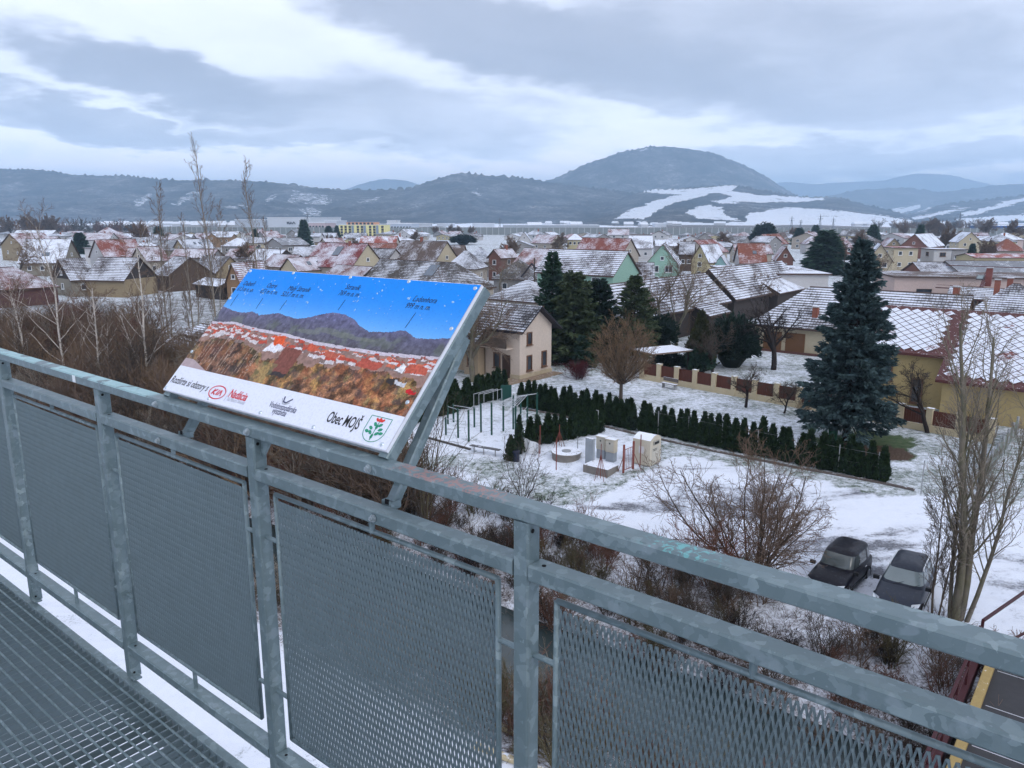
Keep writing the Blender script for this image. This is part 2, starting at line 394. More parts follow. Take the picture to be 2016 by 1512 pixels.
# ------------------------------------------------------------------ panorama board
def hexc(r, g, b): 
    f = lambda c: ((c / 255 + .055) / 1.055) ** 2.4 if c > 10 else c / 255 / 12.92
    return np.array([f(r), f(g), f(b)])
def fbm(u, v, f0, seed, octs=5, gain=.55):
    rg = np.random.default_rng(seed); out = np.zeros_like(u); amp = 1.; tot = 0.
    for o in range(octs):
        k = f0 * 2 ** o; gx, gy = int(k * 2.1) + 3, int(k) + 3; T = rg.random((gy + 1, gx + 1))
        x = np.clip(u * 2.1 * k, 0, gx - 1e-4); y = np.clip(v * k, 0, gy - 1e-4)
        i, j = x.astype(int), y.astype(int); fx, fy = x - i, y - j; fx = fx * fx * (3 - 2 * fx); fy = fy * fy * (3 - 2 * fy)
        out += amp * ((T[j, i] * (1 - fx) + T[j, i + 1] * fx) * (1 - fy) + (T[j + 1, i] * (1 - fx) + T[j + 1, i + 1] * fx) * fy); tot += amp; amp *= gain
    return out / tot
def paint_panorama(nu, nv):
    """colours of the printed panorama, rows from the bottom"""
    u, v = np.meshgrid((np.arange(nu) + .5) / nu, (np.arange(nv) + .5) / nv)
    rx = [0, .096, .141, .17, .216, .252, .295, .342, .396, .45, .49, .535, .587, .633, .676, .718, .767, .798, .823, .846, .889, .929, 1]
    ry = [.671, .642, .645, .661, .641, .656, .675, .662, .651, .673, .707, .726, .722, .696, .653, .631, .641, .644, .664, .667, .629, .634, .657]
    n1 = fbm(u, v, 14, 1); n2 = fbm(u, v, 40, 2); n3 = fbm(u, v, 6, 3); n4 = fbm(u, v, 90, 4, 3)
    ridge = np.interp(u, rx, ry) + (n2 - .5) * .012
    far = np.interp(u, [0, .1, .16, .21, .7, .75, .8, .84, .88, .93, 1], [.62, .62, .655, .63, .6, .63, .65, .668, .635, .62, .62])
    col = np.zeros(u.shape + (3,))
    k = np.clip((v - .6) / .4, 0, 1)[..., None]
    col[:] = hexc(128, 190, 242) * (1 - k) ** 3 + hexc(14, 138, 236) * (1 - (1 - k) ** 3)
    col *= (1 + (n1[..., None] - .5) * .08)
    mt = v < np.maximum(ridge, far)
    tone = np.clip((v - .52) / .2, 0, 1)[..., None]
    mc = hexc(92, 90, 100) * (1 - tone) + hexc(100, 100, 134) * tone
    mc = mc * (.40 + 1.2 * n2[..., None] * (.5 + n4[..., None])); gm_ = (np.clip((n1 - .50) * 9, 0, 1) * np.clip((.635 - v) * 30, 0, 1))[..., None] * .7; mc = mc * (1 - gm_) + hexc(104, 110, 104) * (.6 + .7 * n2[..., None]) * gm_
    farm = (v >= ridge) & mt
    mc[farm] = hexc(70, 92, 160) * .95
    col[mt] = mc[mt]
    # meadows on the slope
    for (a, b, ra, rb) in ((.56, .60, .05, .018), (.63, .585, .04, .02), (.48, .575, .05, .014), (.72, .575, .06, .012)):
        q = ((u - a) / ra) ** 2 + ((v - b) / rb) ** 2 + (n1 - .5) * 2 < 1; col[q & (v < ridge)] = (col * .45 + .55 * hexc(122, 128, 118) * (.7 + .5 * n2[..., None]))[q & (v < ridge)]
    foot = np.interp(u, [0, .117, .253, .389, .554, .695, .823, 1], [.545, .565, .544, .54, .516, .515, .519, .541]) + (n1 - .5) * .01
    vil = v < foot
    vc = hexc(150, 120, 110) * (.5 + n2[..., None]); 
    col[vil] = vc[vil]
    pale = (v < foot) & (v > foot - .02); col[pale] = (hexc(205, 196, 206) * (.7 + .5 * n4[..., None]))[pale]
    # autumn thicket
    br = np.interp(u, [0, .12, .3, .45, .6, .8, 1], [.40, .43, .40, .34, .38, .40, .40]) + (n1 - .5) * .14
    bush = v < br
    hue = n3[..., None]; bc = hexc(120, 92, 72) * (1 - hue) + hexc(160, 108, 74) * hue; n5 = np.random.default_rng(31).random(u.shape)[..., None]
    bc = bc * (.16 + 1.0 * n4[..., None] * (.4 + n2[..., None]) + .75 * n5 ** 2 * n2[..., None] * 2); g = np.clip((fbm(u, v, 9, 9, 6, .65) - .50) * 9, 0, 1)[..., None] * .6; bc = bc * (1 - g) + g * hexc(112, 112, 72) * (.15 + n4[..., None] * .8 + .5 * n5)
    g = np.clip((fbm(u, v, 11, 10, 6, .65) - .52) * 9, 0, 1)[..., None] * .65; bc = bc * (1 - g) + g * hexc(172, 130, 74) * (.15 + n4[..., None] * .8 + .5 * n5)
    cl_ = fbm(u, v, 24, 41, 4, .6)[..., None]; bc = bc * (.35 + 1.5 * np.clip((cl_ - .36) * 3.2, 0, 1)); og_ = np.clip((fbm(u, v, 15, 42, 5, .6) - .5) * 8, 0, 1)[..., None] * .5; bc = bc * (1 - og_) + og_ * hexc(176, 104, 70) * (.2 + .9 * n4[..., None] + .5 * n5); gr_ = np.clip((fbm(u, v, 20, 43, 5, .6) - .53) * 8, 0, 1)[..., None] * .55; bc = bc * (1 - gr_) + gr_ * hexc(92, 80, 84) * (.3 + .8 * n4[..., None])
    dk = np.clip((.34 - u) * 8, 0, 1)[..., None]; bc = bc * (1 - dk * np.array([.42, .40, .30]))
    col[bush] = bc[bush]
    rg = np.random.default_rng(5)
    reds = [hexc(206, 88, 62), hexc(186, 78, 60), hexc(160, 88, 76), hexc(204, 112, 86), hexc(140, 92, 84)]; wu, wv_ = (fbm(u, v, 30, 21) - .5) * .020, (fbm(u, v, 30, 22) - .5) * .030
    def quad(pts, c):
        pts = np.array(pts); inside = np.ones(u.shape, bool)
        for i in range(len(pts)):
            a, b = pts[i], pts[(i + 1) % len(pts)]; inside &= ((b[0] - a[0]) * (v + wv_ - a[1]) - (b[1] - a[1]) * (u + wu - a[0])) >= 0
        col[inside] = c * (.55 + .8 * n4[inside][:, None])
    for i in range(150):
        x = rg.random() * 1.0; ft = np.interp(x, [0, .117, .253, .389, .554, .695, .823, 1], [.545, .565, .544, .54, .516, .515, .519, .541])
        y = ft - .02 - rg.random() ** 1.4 * .09; s = .004 + (ft - y) * .13; w = s * (.7 + rg.random())
        quad([(x - w, y - s * 1.3), (x + w, y - s * 1.3), (x + w, y), (x - w, y)], hexc(*( (214, 206, 208) if rg.random() < .55 else (130, 112, 108))))
        quad([(x - w * 1.15, y), (x + w * 1.15, y), (x + w * .8, y + s * 1.3), (x - w * .8, y + s * 1.3)], reds[rg.integers(5)])
    quad([(.428, .279), (.508, .281), (.515, .445), (.425, .452)], hexc(128, 76, 66)); quad([(.43, .255), (.5, .255), (.508, .281), (.428, .281)], hexc(60, 52, 54))
    quad([(.343, .40), (.40, .40), (.42, .455), (.36, .47)], hexc(228, 226, 232)); quad([(.375, .45), (.42, .462), (.405, .515), (.357, .515)], hexc(226, 92, 48))
    quad([(.92, .42), (.985, .42), (.99, .47), (.92, .475)], hexc(190, 92, 72)); quad([(.60, .43), (.66, .425), (.67, .465), (.61, .47)], hexc(186, 96, 76)); quad([(.74, .41), (.83, .40), (.84, .45), (.75, .455)], hexc(180, 86, 70)); quad([(.52, .45), (.56, .445), (.565, .485), (.525, .49)], hexc(200, 92, 66)); quad([(.885, .42), (.915, .42), (.915, .46), (.9, .48)], hexc(232, 230, 232))
    quad([(.96, .31), (.99, .305), (.99, .325), (.955, .335)], hexc(200, 36, 44)); quad([(.905, .345), (.945, .34), (.945, .365), (.905, .37)], hexc(200, 200, 206)); quad([(.875, .35), (.90, .34), (.905, .375), (.88, .38)], hexc(52, 48, 50))
    # birch stems of the thicket
    for i in range(22):
        x = rg.random() * .42; y0 = .19 + rg.random() * .05; y1 = .34 + rg.random() * .12; lean = (rg.random() - .5) * .05
        cx_ = x + lean * (v - y0); q = (abs(u - cx_) < .0011) & (v > y0) & (v < y1) & (n4 > .42); col[q] = hexc(170, 150, 134)
    q = (u < .16) & (v < .24 + (.16 - u) * .05) & (v > .188) & (u + (v - .19) * 1.6 < .14); col[q] = (hexc(176, 158, 160) * (.8 + .4 * n2[..., None]))[q]
    q = (abs(u - .40) < .035 + (n1 - .5) * .05) & (v < .33) & (v > .19); col[q] = (col * .5 + .5 * hexc(134, 132, 92) * (.4 + .8 * n4[..., None]))[q]
    white = v < .188; col[white] = hexc(226, 230, 244)
    return np.clip(col, 0, 1)
def text_mesh(body, size, align='LEFT', shear=0.0, bold=0.0):
    cu = bpy.data.curves.new('t', 'FONT'); cu.body = body; cu.size = size; cu.align_x = align; cu.shear = shear; cu.offset = bold; cu.resolution_u = 3
    o = bpy.data.objects.new('t', cu); C.objects.link(o); dg = bpy.context.evaluated_depsgraph_get()
    me = bpy.data.meshes.new_from_object(o.evaluated_get(dg)); bpy.data.objects.remove(o); return me
def build_board():
    s0, s1 = -2.29, -1.272; BW = s1 - s0
    up = N * .332 + UP * .353; BH = float(np.linalg.norm(up)); up /= BH
    nm = np.cross(D, up); o0 = W(s0, RN + .03, ZP + 1.136)
    t = bpy.data.objects.new('panorama_board', None); C.objects.link(t)
    t.matrix_basis = Matrix(((D[0], up[0], nm[0], o0[0]), (D[1], up[1], nm[1], o0[1]), (D[2], up[2], nm[2], o0[2]), (0, 0, 0, 1)))
    tag(t, 'tilted panorama board with printed mountains, blue sky and logos above the railing', 'sign')
    def toloc(w): 
        q = np.array(w) - o0; return np.array([q @ D, q @ up, q @ nm])
    white = plain('board_white', (.70, .72, .78), .45, .03); 
    m = MB(); m.box((BW / 2, BH / 2, -.005), (BW, BH, .008)); link('panel', m.mesh('panel', white), t)
    # print: a fine sheet whose face colours are the picture
    nu, nv = 480, 230; col = paint_panorama(nu, nv)
    xs = np.linspace(.002, BW - .002, nu + 1); ys = np.linspace(.002, BH - .002, nv + 1)
    gx, gy = np.meshgrid(xs, ys); V = np.stack([gx, gy, np.full_like(gx, .0004)], -1).reshape(-1, 3)
    idx = np.arange((nu + 1) * (nv + 1)).reshape(nv + 1, nu + 1)
    Q = np.stack([idx[:-1, :-1], idx[:-1, 1:], idx[1:, 1:], idx[1:, :-1]], -1).reshape(-1, 4)
    me = bpy.data.meshes.new('print'); me.from_pydata(V.tolist(), [], Q.tolist())
    at = me.color_attributes.new('print', 'FLOAT_COLOR', 'CORNER')
    cc = np.repeat(np.concatenate([col.reshape(-1, 3), np.ones((nu * nv, 1))], 1), 4, 0); at.data.foreach_set('color', cc.astype(np.float32).ravel())
    pm, nt, b = base_mat('printed_picture'); a = nt.nodes.new('ShaderNodeVertexColor'); a.layer_name = 'print'
    pn = noise(nt, pos(nt), 160, 4, .7); c = mixc(nt, math_n(nt, 'MULTIPLY', smooth(nt, pn, .45, .8), .25), a.outputs[0], (.25, .25, .27), 'MULTIPLY')
    nt.links.new(c, b.inputs['Base Color'])
    b.inputs['Roughness'].default_value = .55; b.inputs['Specular IOR Level'].default_value = .2
    me.materials.append(pm); link('print', me, t)
    # water drops and frost flecks on the sheet
    wet = plain('frost', (.30, .52, .78), .2, .35, 200); rg = np.random.default_rng(3); m = MB()
    for i in range(150):
        x = rg.random() * BW; y = BH * (.66 + .33 * rg.random()); r = .0009 + .0026 * rg.random() ** 3
        if y < BH * .75 and rg.random() < .5: continue
        k = 7; a0 = rg.random() * 6; el = 1 + rg.random() * 1.3; ct, st = math.cos(a0), math.sin(a0)
        ring = [(x + r * (math.cos(2 * math.pi * j / k) * el * ct - math.sin(2 * math.pi * j / k) * st), y + r * (math.cos(2 * math.pi * j / k) * el * st + math.sin(2 * math.pi * j / k) * ct), .0007) for j in range(k)]
        m.add(ring + [(x, y, .0007 + r * .5)], [(j, (j + 1) % k, k) for j in range(k)])
    o = link('water_drops', m.mesh('water_drops', wet), t); o['kind'] = 'stuff'
    ink = plain('ink_black', (.012, .013, .016), .5, .1); red = plain('ink_red', (.62, .025, .04), .5, .05); blue = plain('ink_blue', (.06, .07, .14), .5, .1)
    grn = plain('ink_green', (.02, .28, .16), .5, .15, 80); gry = plain('ink_grey', (.45, .47, .52), .5, .05)
    def put_text(body, u, v, size, mat, name='lettering', align='LEFT', shear=0., bold=0., fit=None):
        me = text_mesh(body, size, align, shear, bold); me.materials.clear(); me.materials.append(mat); me.name = name
        o = link(name, me, t); o.location = (u * BW, v * BH, .0010)
        if fit:
            w = max(q.co.x for q in me.vertices) - min(q.co.x for q in me.vertices); o.scale = (fit * BW / w, 1, 1)
        return o
    TS = .0255
    for a1, a2, u, v, w1, w2 in (('Dubeň', '613 m n. m.', .012, .806, .06, .088), ('Ostré', '653 m n. m.', .14, .806, .05, .088), ('Malý Straník', '523,7 m n. m.', .253, .801, .107, .108),
                         ('Straník', '769 m n. m.', .504, .848, .062, .088), ('Ľadonhora', '999 m n. m.', .789, .808, .084, .088)):
        put_text(a1, u + .012, v + .048, TS, ink, shear=.2, fit=w1); put_text(a2, u, v, TS, ink, shear=.2, fit=w2)
    m = MB()
    for (a, b, c_, d_) in ((.036, .78, .039, .68), (.176, .77, .179, .68), (.297, .772, .295, .694), (.549, .82, .546, .744), (.839, .783, .834, .681)):
        o = MB().bar((a * BW, b * BH, .001), (c_ * BW, d_ * BH, .001), .0012, .0006, bev=.0001); link('pointer_line', o.mesh('pointer_line', ink), t)
    put_text('Rozšírte si obzory s', .009, .062, .034, ink, shear=.15, fit=.207, bold=.0003)
    put_text('Nadácia', .327, .064, .036, red, shear=.1, fit=.086, bold=.0008); put_text('Kia Motors Slovakia', .333, .040, .016, gry, fit=.084)
    put_text('Vodohospodárska', .52, .068, .025, blue, fit=.116, bold=.0003); put_text('výstavba', .547, .036, .025, blue, fit=.06, bold=.0003)
    put_text('Obec MOJŠ', .758, .068, .043, ink, fit=.118, bold=.0006)
    # red oval emblem: ring and three strokes
    m = MB(); k = 40; cx_, cy_ = .270 * BW, .073 * BH
    for rr in ((.041 * BW, .078 * BH * .5 + .004),):
        A, B_ = rr; ri = [(cx_ + A * math.cos(2 * math.pi * j / k), cy_ + B_ * math.sin(2 * math.pi * j / k), .001) for j in range(k)]
        ii = [(cx_ + (A - .004) * math.cos(2 * math.pi * j / k), cy_ + (B_ - .0035) * math.sin(2 * math.pi * j / k), .001) for j in range(k)]
        m.add(ri + ii, [(j, (j + 1) % k, k + (j + 1) % k, k + j) for j in range(k)])
    link('emblem_ring', m.mesh('emblem_ring', red), t)
    for strokes in ([[(-.024, -.009), (-.017, .009)], [(-.021, -.001), (-.004, .009)], [(-.021, -.001), (-.008, -.009)]], [[(-.001, -.009), (.006, .009)]], [[(.006, -.009), (.017, .009)], [(.017, .009), (.022, -.009)]]):
        m = MB()
        for (a, b) in strokes: m.bar((cx_ + a[0], cy_ + a[1], .001), (cx_ + b[0], cy_ + b[1], .001), .0042, .0006, bev=.0001)
        link('emblem_letter', m.mesh('emblem_letter', red), t)
    m = MB(); m.bar((.323 * BW, .03 * BH, .001), (.325 * BW, .12 * BH, .001), .001, .0005, bev=.0001); link('divider', m.mesh('divider', gry), t)
    # blue tick emblem above the middle lettering
    for pts, mt in (([(.561, .148), (.566, .117), (.578, .112), (.596, .143)], blue), ([(.555, .135), (.566, .104), (.58, .103), (.592, .118)], gry)):
        m = MB(); pts = [(a * BW, b * BH, .001) for a, b in pts]
        for a, b in zip(pts, pts[1:]): m.bar(a, b, .0042 if mt is blue else .003, .0006, bev=.0001)
        link('tick_emblem', m.mesh('tick_emblem', mt), t)
    # village crest: outlined shield, red tulip, green leaves
    sh = [(.897, .160), (.967, .160), (.967, .085)] + [(.932 + .035 * math.cos(a), .085 - .062 * math.sin(a)) for a in np.linspace(.25, math.pi - .25, 9)] + [(.897, .085)]
    m = MB(); sh = [(a * BW, b * BH, .001) for a, b in sh]
    for a, b in zip(sh, sh[1:] + sh[:1]): m.bar(a, b, .0016, .0006, bev=.0001)
    link('crest_shield', m.mesh('crest_shield', grn), t)
    tul = [(.923, .134), (.941, .134), (.947, .146), (.944, .155), (.9385, .147), (.932, .158), (.9255, .147), (.920, .155), (.917, .146)]
    m = MB(); m.add([(a * BW, b * BH, .0011) for a, b in tul], [tuple(range(len(tul)))]); link('crest_tulip', m.mesh('crest_tulip', plain('ink_tulip', (.66, .04, .03), .5, .1)), t)
    for (a, b, ang) in ((.925, .116, 2.5), (.940, .116, .6), (.917, .094, 2.7), (.947, .094, .4), (.922, .07, 2.5), (.942, .07, .6), (.9325, .103, 1.57), (.91, .074, 2.9), (.954, .076, .2), (.932, .05, 1.57)):
        ca, sa = math.cos(ang), math.sin(ang); x0, y0 = a * BW, b * BH
        pts = [(0, 0), (.006, .0045), (.013, .003), (.016, 0), (.012, -.004), (.005, -.004)]
        m = MB(); m.add([(x0 + (p_ - .007) * ca - q * sa, y0 + (p_ - .007) * sa + q * ca, .0011) for p_, q in pts], [tuple(range(6))]); link('crest_leaf', m.mesh('crest_leaf', grn), t)
    m = MB(); m.bar((.932 * BW, .03 * BH, .0009), (.932 * BW, .136 * BH, .0009), .002, .0004, bev=.0001); link('crest_stem', m.mesh('crest_stem', grn), t)
    sc = MB(); sc.cyl((0, 0, 0), .0062, .0022, 14, .0045); sc.cyl((0, 0, .0022), .002, .0012, 8); sme = sc.mesh('screw', plain('screw_steel', (.55, .62, .68), .3, .15, 100, .6))
    for u, v in ((.012, .975), (.239, .985), (.508, .985), (.747, .985), (.986, .972), (.984, .712), (.98, .267), (.976, .028), (.729, .022), (.504, .022), (.25, .022), (.01, .02), (.008, .739), (.01, .3)):
        o = link('screw', sme, t); o.location = (u * BW, v * BH, 0)
    # steel frame below the sheet and its props
    m = MB(); m.bar((BW - .014, -.012, -.026), (BW - .014, BH + .002, -.026), .032, .032, up=(0, 0, 1)); link('frame_side', m.mesh('frame_side', GALV), t)
    m = MB(); m.bar((.014, -.012, -.026), (.014, BH + .002, -.026), .032, .032, up=(0, 0, 1)); link('frame_side', m.mesh('frame_side', GALV), t)
    for yy in (.02, BH - .02):
        m = MB(); m.bar((.032, yy, -.026), (BW - .032, yy, -.026), .03, .03, up=(0, 0, 1)); link('frame_cross', m.mesh('frame_cross', GALV), t)
    for sx in (BW - .022, .06):
        a = toloc(W(s0 + sx, RN + .062, ZP + .995)); b = np.array([sx, BH * .74, -.058])
        m = MB(); m.bar(a, b, .026, .026, up=(0, 0, 1)); link('prop', m.mesh('prop', GALV), t)
        fo = toloc(W(s0 + sx, RN + .060, ZP + .998)); ax = [toloc(o0 + D), toloc(o0 + N), toloc(o0 + UP)]
        m = MB(); m.box(fo, (.034, .03, .02), ax); m.box(toloc(W(s0 + sx + .002, RN + .0445, ZP + 1.007)), (.012, .002, .012), ax, 1); link('prop_foot', m.mesh('prop_foot', [GALV, plain('hole_dark', (0, 0, 0))]), t)
build_board()
# ------------------------------------------------------------------ ground, stream, hills, haze
def vnoise(x, y, f0, seed, octs=4, gain=.5):
    """value noise on world coordinates (wraps every 256 cells)"""
    T = np.random.default_rng(seed).random((256, 256)); out = np.zeros(np.broadcast(x, y).shape); amp = 1.; tot = 0.
    for o in range(octs):
        X, Y = x * f0 * 2 ** o + 17.3 * o, y * f0 * 2 ** o + 9.1 * o; i, j = np.floor(X).astype(int), np.floor(Y).astype(int)
        fx, fy = X - i, Y - j; fx = fx * fx * (3 - 2 * fx); fy = fy * fy * (3 - 2 * fy); g = lambda a, b: T[b % 256, a % 256]
        out = out + amp * ((g(i, j) * (1 - fx) + g(i + 1, j) * fx) * (1 - fy) + (g(i, j + 1) * (1 - fx) + g(i + 1, j + 1) * fx) * fy); tot += amp; amp *= gain
    return out / tot
PROF_N = [-60, 5, 13.5, 16.5, 18.2, 22.2, 24.6, 27.4, 29.5, 37, 400]; PROF_Z = [0, -.25, -.3, -1.5, -2.9, -2.9, -2.0, -1.05, -.85, 0, 0]
def ground_z(x, y):
    x = np.asarray(x, float); y = np.asarray(y, float)
    s = x * D[0] + y * D[1]; n = x * N[0] + y * N[1]
    nn = n + .8 * np.sin(s / 9.) + .4 * np.sin(s / 3.7)
    z = np.interp(nn, PROF_N, PROF_Z)
    fade = np.clip((260 - abs(s)) / 60, 0, 1)
    rough = np.clip((nn - 15) / 2, 0, 1) * np.clip((29 - nn) / 2, 0, 1)
    return z * fade + rough * (vnoise(x, y, .5, 3) - .5) * .5 * fade
def in_poly(px, py, poly):
    """winding test on arrays"""
    ins = np.zeros(px.shape, bool); k = len(poly)
    for i in range(k):
        (x1, y1), (x2, y2) = poly[i], poly[(i + 1) % k]
        c = ((y1 > py) != (y2 > py)) & (px < (x2 - x1) * (py - y1) / (y2 - y1 + 1e-12) + x1); ins ^= c
    return ins
def gp(lst): return [tuple(P(x, y, 0)[:2]) for x, y in lst]
LOT = gp([(300, 1010), (560, 940), (840, 900), (905, 905), (1000, 950), (1100, 968), (1200, 962), (1262, 938), (1318, 905), (1375, 897), (1440, 918), (1605, 948), (1700, 968), (1745, 975), (1850, 985), (1990, 1000), (2300, 1010), (2500, 1500), (1900, 1330), (1500, 1060), (1000, 1015)])
YARD = gp([(805, 842), (870, 800), (985, 795), (1035, 850), (1180, 838), (1235, 850), (1300, 905), (1180, 945), (1110, 925), (1000, 900), (830, 880)])
GARDEN = gp([(880, 755), (1090, 740), (1270, 738), (1650, 850), (1900, 905), (1940, 905), (1735, 935), (1400, 860), (1030, 790)])
GREEN = gp([(1600, 868), (1700, 850), (1800, 862), (1790, 890), (1700, 905), (1630, 890)])
YARD2 = gp([(1280, 722), (1400, 690), (1640, 690), (1700, 760), (1620, 790), (1450, 745)])
def build_ground():
    def axis(lo, hi, step, far, g):
        a = list(np.arange(lo, hi, step)); d = step
        while a[-1] < far: d = min(d * g, 500); a.append(a[-1] + d)
        d = step; b = [a[0]]
        return a
    right = axis(0, 62, .6, 16000, 1.13); xs = np.array([-v for v in right[:0:-1]] + right)
    yf = axis(0, 95, .6, 16000, 1.13); yb = axis(0, 14, 1.2, 900, 1.4); ys = np.array([-v for v in yb[:0:-1]] + yf)
    gx, gy = np.meshgrid(xs, ys); gz = ground_z(gx, gy)
    s = gx * D[0] + gy * D[1]; n = gx * N[0] + gy * N[1] + .8 * np.sin(s / 9.) + .4 * np.sin(s / 3.7)
    dist = np.hypot(gx, gy)
    wob = (vnoise(gx, gy, .35, 8) - .5) * 1.6; wx, wy = gx + wob, gy + (vnoise(gx, gy, .35, 9) - .5) * 1.6
    snow = np.full(gx.shape, .52); litter = np.full(gx.shape, .25); lot = np.zeros(gx.shape)
    snow[dist > 110] = .56; litter[dist > 110] = .45
    left = (gx < -8) & (n > 27) & (dist < 150); snow[left] = .46; litter[left] = .55
    q = in_poly(wx, wy, GARDEN); snow[q] = .585; litter[q] = .12
    q = in_poly(wx, wy, YARD2); snow[q] = .56; litter[q] = .1
    q = in_poly(wx, wy, YARD); snow[q] = .69; litter[q] = .45
    bank = (n > 13.5) & (n < 27.6) & (abs(s) < 260); snow[bank] = .50; litter[bank] = .95
    near = (n <= 13.5) & (n > -30); snow[near] = .86; litter[near] = .5; lot[near & (n < 12)] = .2
    bedge = (n > 26.2) & (n < 29.5) & ~in_poly(gx, gy, LOT); snow[bedge] = .56; litter[bedge] = .8
    q = in_poly(wx, wy, LOT) & (n > 27.2); snow[q] = .84; lot[q] = 1; litter[q] = .5
    q = in_poly(wx, wy, GREEN); snow[q] = .14; litter[q] = .35
    c = P(1690, 893); q = ((wx - c[0]) / 3.4) ** 2 + ((wy - c[1]) / 1.8) ** 2 < 1; snow[q] = .12; litter[q] = .9
    far = np.clip((dist - 600) / 500, 0, 1); snow = snow * (1 - far) + far * (.35 + .5 * (vnoise(gx, gy, .0021, 5, 3) > .52)); litter = litter * (1 - far) + .6 * far
    me = bpy.data.meshes.new('ground'); V = np.stack([gx, gy, gz], -1).reshape(-1, 3)
    h, w = gx.shape; idx = np.arange(h * w).reshape(h, w)
    Q = np.stack([idx[:-1, :-1], idx[:-1, 1:], idx[1:, 1:], idx[1:, :-1]], -1).reshape(-1, 4)
    me.from_pydata(V.tolist(), [], Q.tolist()); me.polygons.foreach_set('use_smooth', [True] * len(Q))
    for nm, a in (('snow', snow), ('litter', litter), ('lot', lot)):
        at = me.attributes.new(nm, 'FLOAT', 'POINT'); at.data.foreach_set('value', a.astype(np.float32).ravel())
    m, nt, b = base_mat('snowy_ground'); p = pos(nt)
    def attr(nm): a = nt.nodes.new('ShaderNodeAttribute'); a.attribute_name = nm; return a.outputs['Fac']
    n1 = noise(nt, p, .45, 6, .65); n2 = noise(nt, p, 2.6, 6, .7); n3 = noise(nt, p, 11, 4, .7)
    grass = ramp(nt, n2, [(.3, (.030, .056, .022)), (.5, (.070, .108, .050)), (.7, (.13, .15, .085))])
    litt = ramp(nt, n3, [(.3, (.028, .018, .013)), (.5, (.075, .048, .034)), (.62, (.15, .105, .075)), (.75, (.22, .17, .13))])
    soil = mixc(nt, smooth(nt, math_n(nt, 'ADD', attr('litter'), math_n(nt, 'MULTIPLY', math_n(nt, 'SUBTRACT', n2, .5), .9)), .35, .65), grass, litt)
    asph = ramp(nt, n3, [(.35, (.12, .125, .145)), (.65, (.24, .25, .28))])
    lotm = attr('lot'); soil = mixc(nt, smooth(nt, lotm, .3, .7), soil, asph)
    cov = math_n(nt, 'ADD', math_n(nt, 'MULTIPLY', n1, .30), math_n(nt, 'ADD', math_n(nt, 'MULTIPLY', n2, .45), math_n(nt, 'MULTIPLY', n3, .34)))
    # driven lanes on the open lot: long soft streaks where the snow is thin
    mp = nt.nodes.new('ShaderNodeMapping'); mp.inputs['Rotation'].default_value = (0, 0, -ROTD); mp.inputs['Scale'].default_value = (.3, .7, 1); nt.links.new(p, mp.inputs['Vector'])
    lane = smooth(nt, noise(nt, mp.outputs[0], .42, 7, .66, dist=.5), .45, .70)
    thin = math_n(nt, 'MULTIPLY', math_n(nt, 'MULTIPLY', lane, lotm), .70)
    thr = math_n(nt, 'ADD', math_n(nt, 'MULTIPLY_ADD', attr('snow'), -.5, .80), math_n(nt, 'MULTIPLY', thin, .45))
    k = nt.nodes.new('ShaderNodeMapRange'); nt.links.new(cov, k.inputs[0]); nt.links.new(math_n(nt, 'SUBTRACT', thr, .085), k.inputs[1]); nt.links.new(math_n(nt, 'ADD', thr, .085), k.inputs[2])
    snc = mixc(nt, n2, (.70, .75, .85), (.84, .87, .93))
    snc = mixc(nt, thin, snc, (.36, .38, .44))
    c = mixc(nt, k.outputs[0], soil, snc); setc(nt, b.inputs['Base Color'], c); b.inputs['Roughness'].default_value = .8; b.inputs['Specular IOR Level'].default_value = .15
    bump(nt, b, math_n(nt, 'ADD', math_n(nt, 'MULTIPLY', n3, .6), math_n(nt, 'MULTIPLY', k.outputs[0], .5)), .5, .06)
    me.materials.append(m); me.update(); o = link('ground', me); o['kind'] = 'structure'
    # the stream
    wm, nt, b = base_mat('stream_water'); setc(nt, b.inputs['Base Color'], (.035, .050, .052)); b.inputs['Roughness'].default_value = .12
    bump(nt, b, noise(nt, pos(nt), 3.5, 4, .6), .25, .05)
    mb = MB(); ss = np.linspace(-230, 230, 120)
    vs = []
    for q in ss:
        off = -(.8 * math.sin(q / 9.) + .4 * math.sin(q / 3.7)); vs += [W(q, 17.4 + off, -2.5), W(q, 23.2 + off, -2.5)]
    mb.add(vs, [(2 * i, 2 * i + 2, 2 * i + 3, 2 * i + 1) for i in range(len(ss) - 1)]); o = obj('stream', mb, wm); o['kind'] = 'structure'
build_ground()

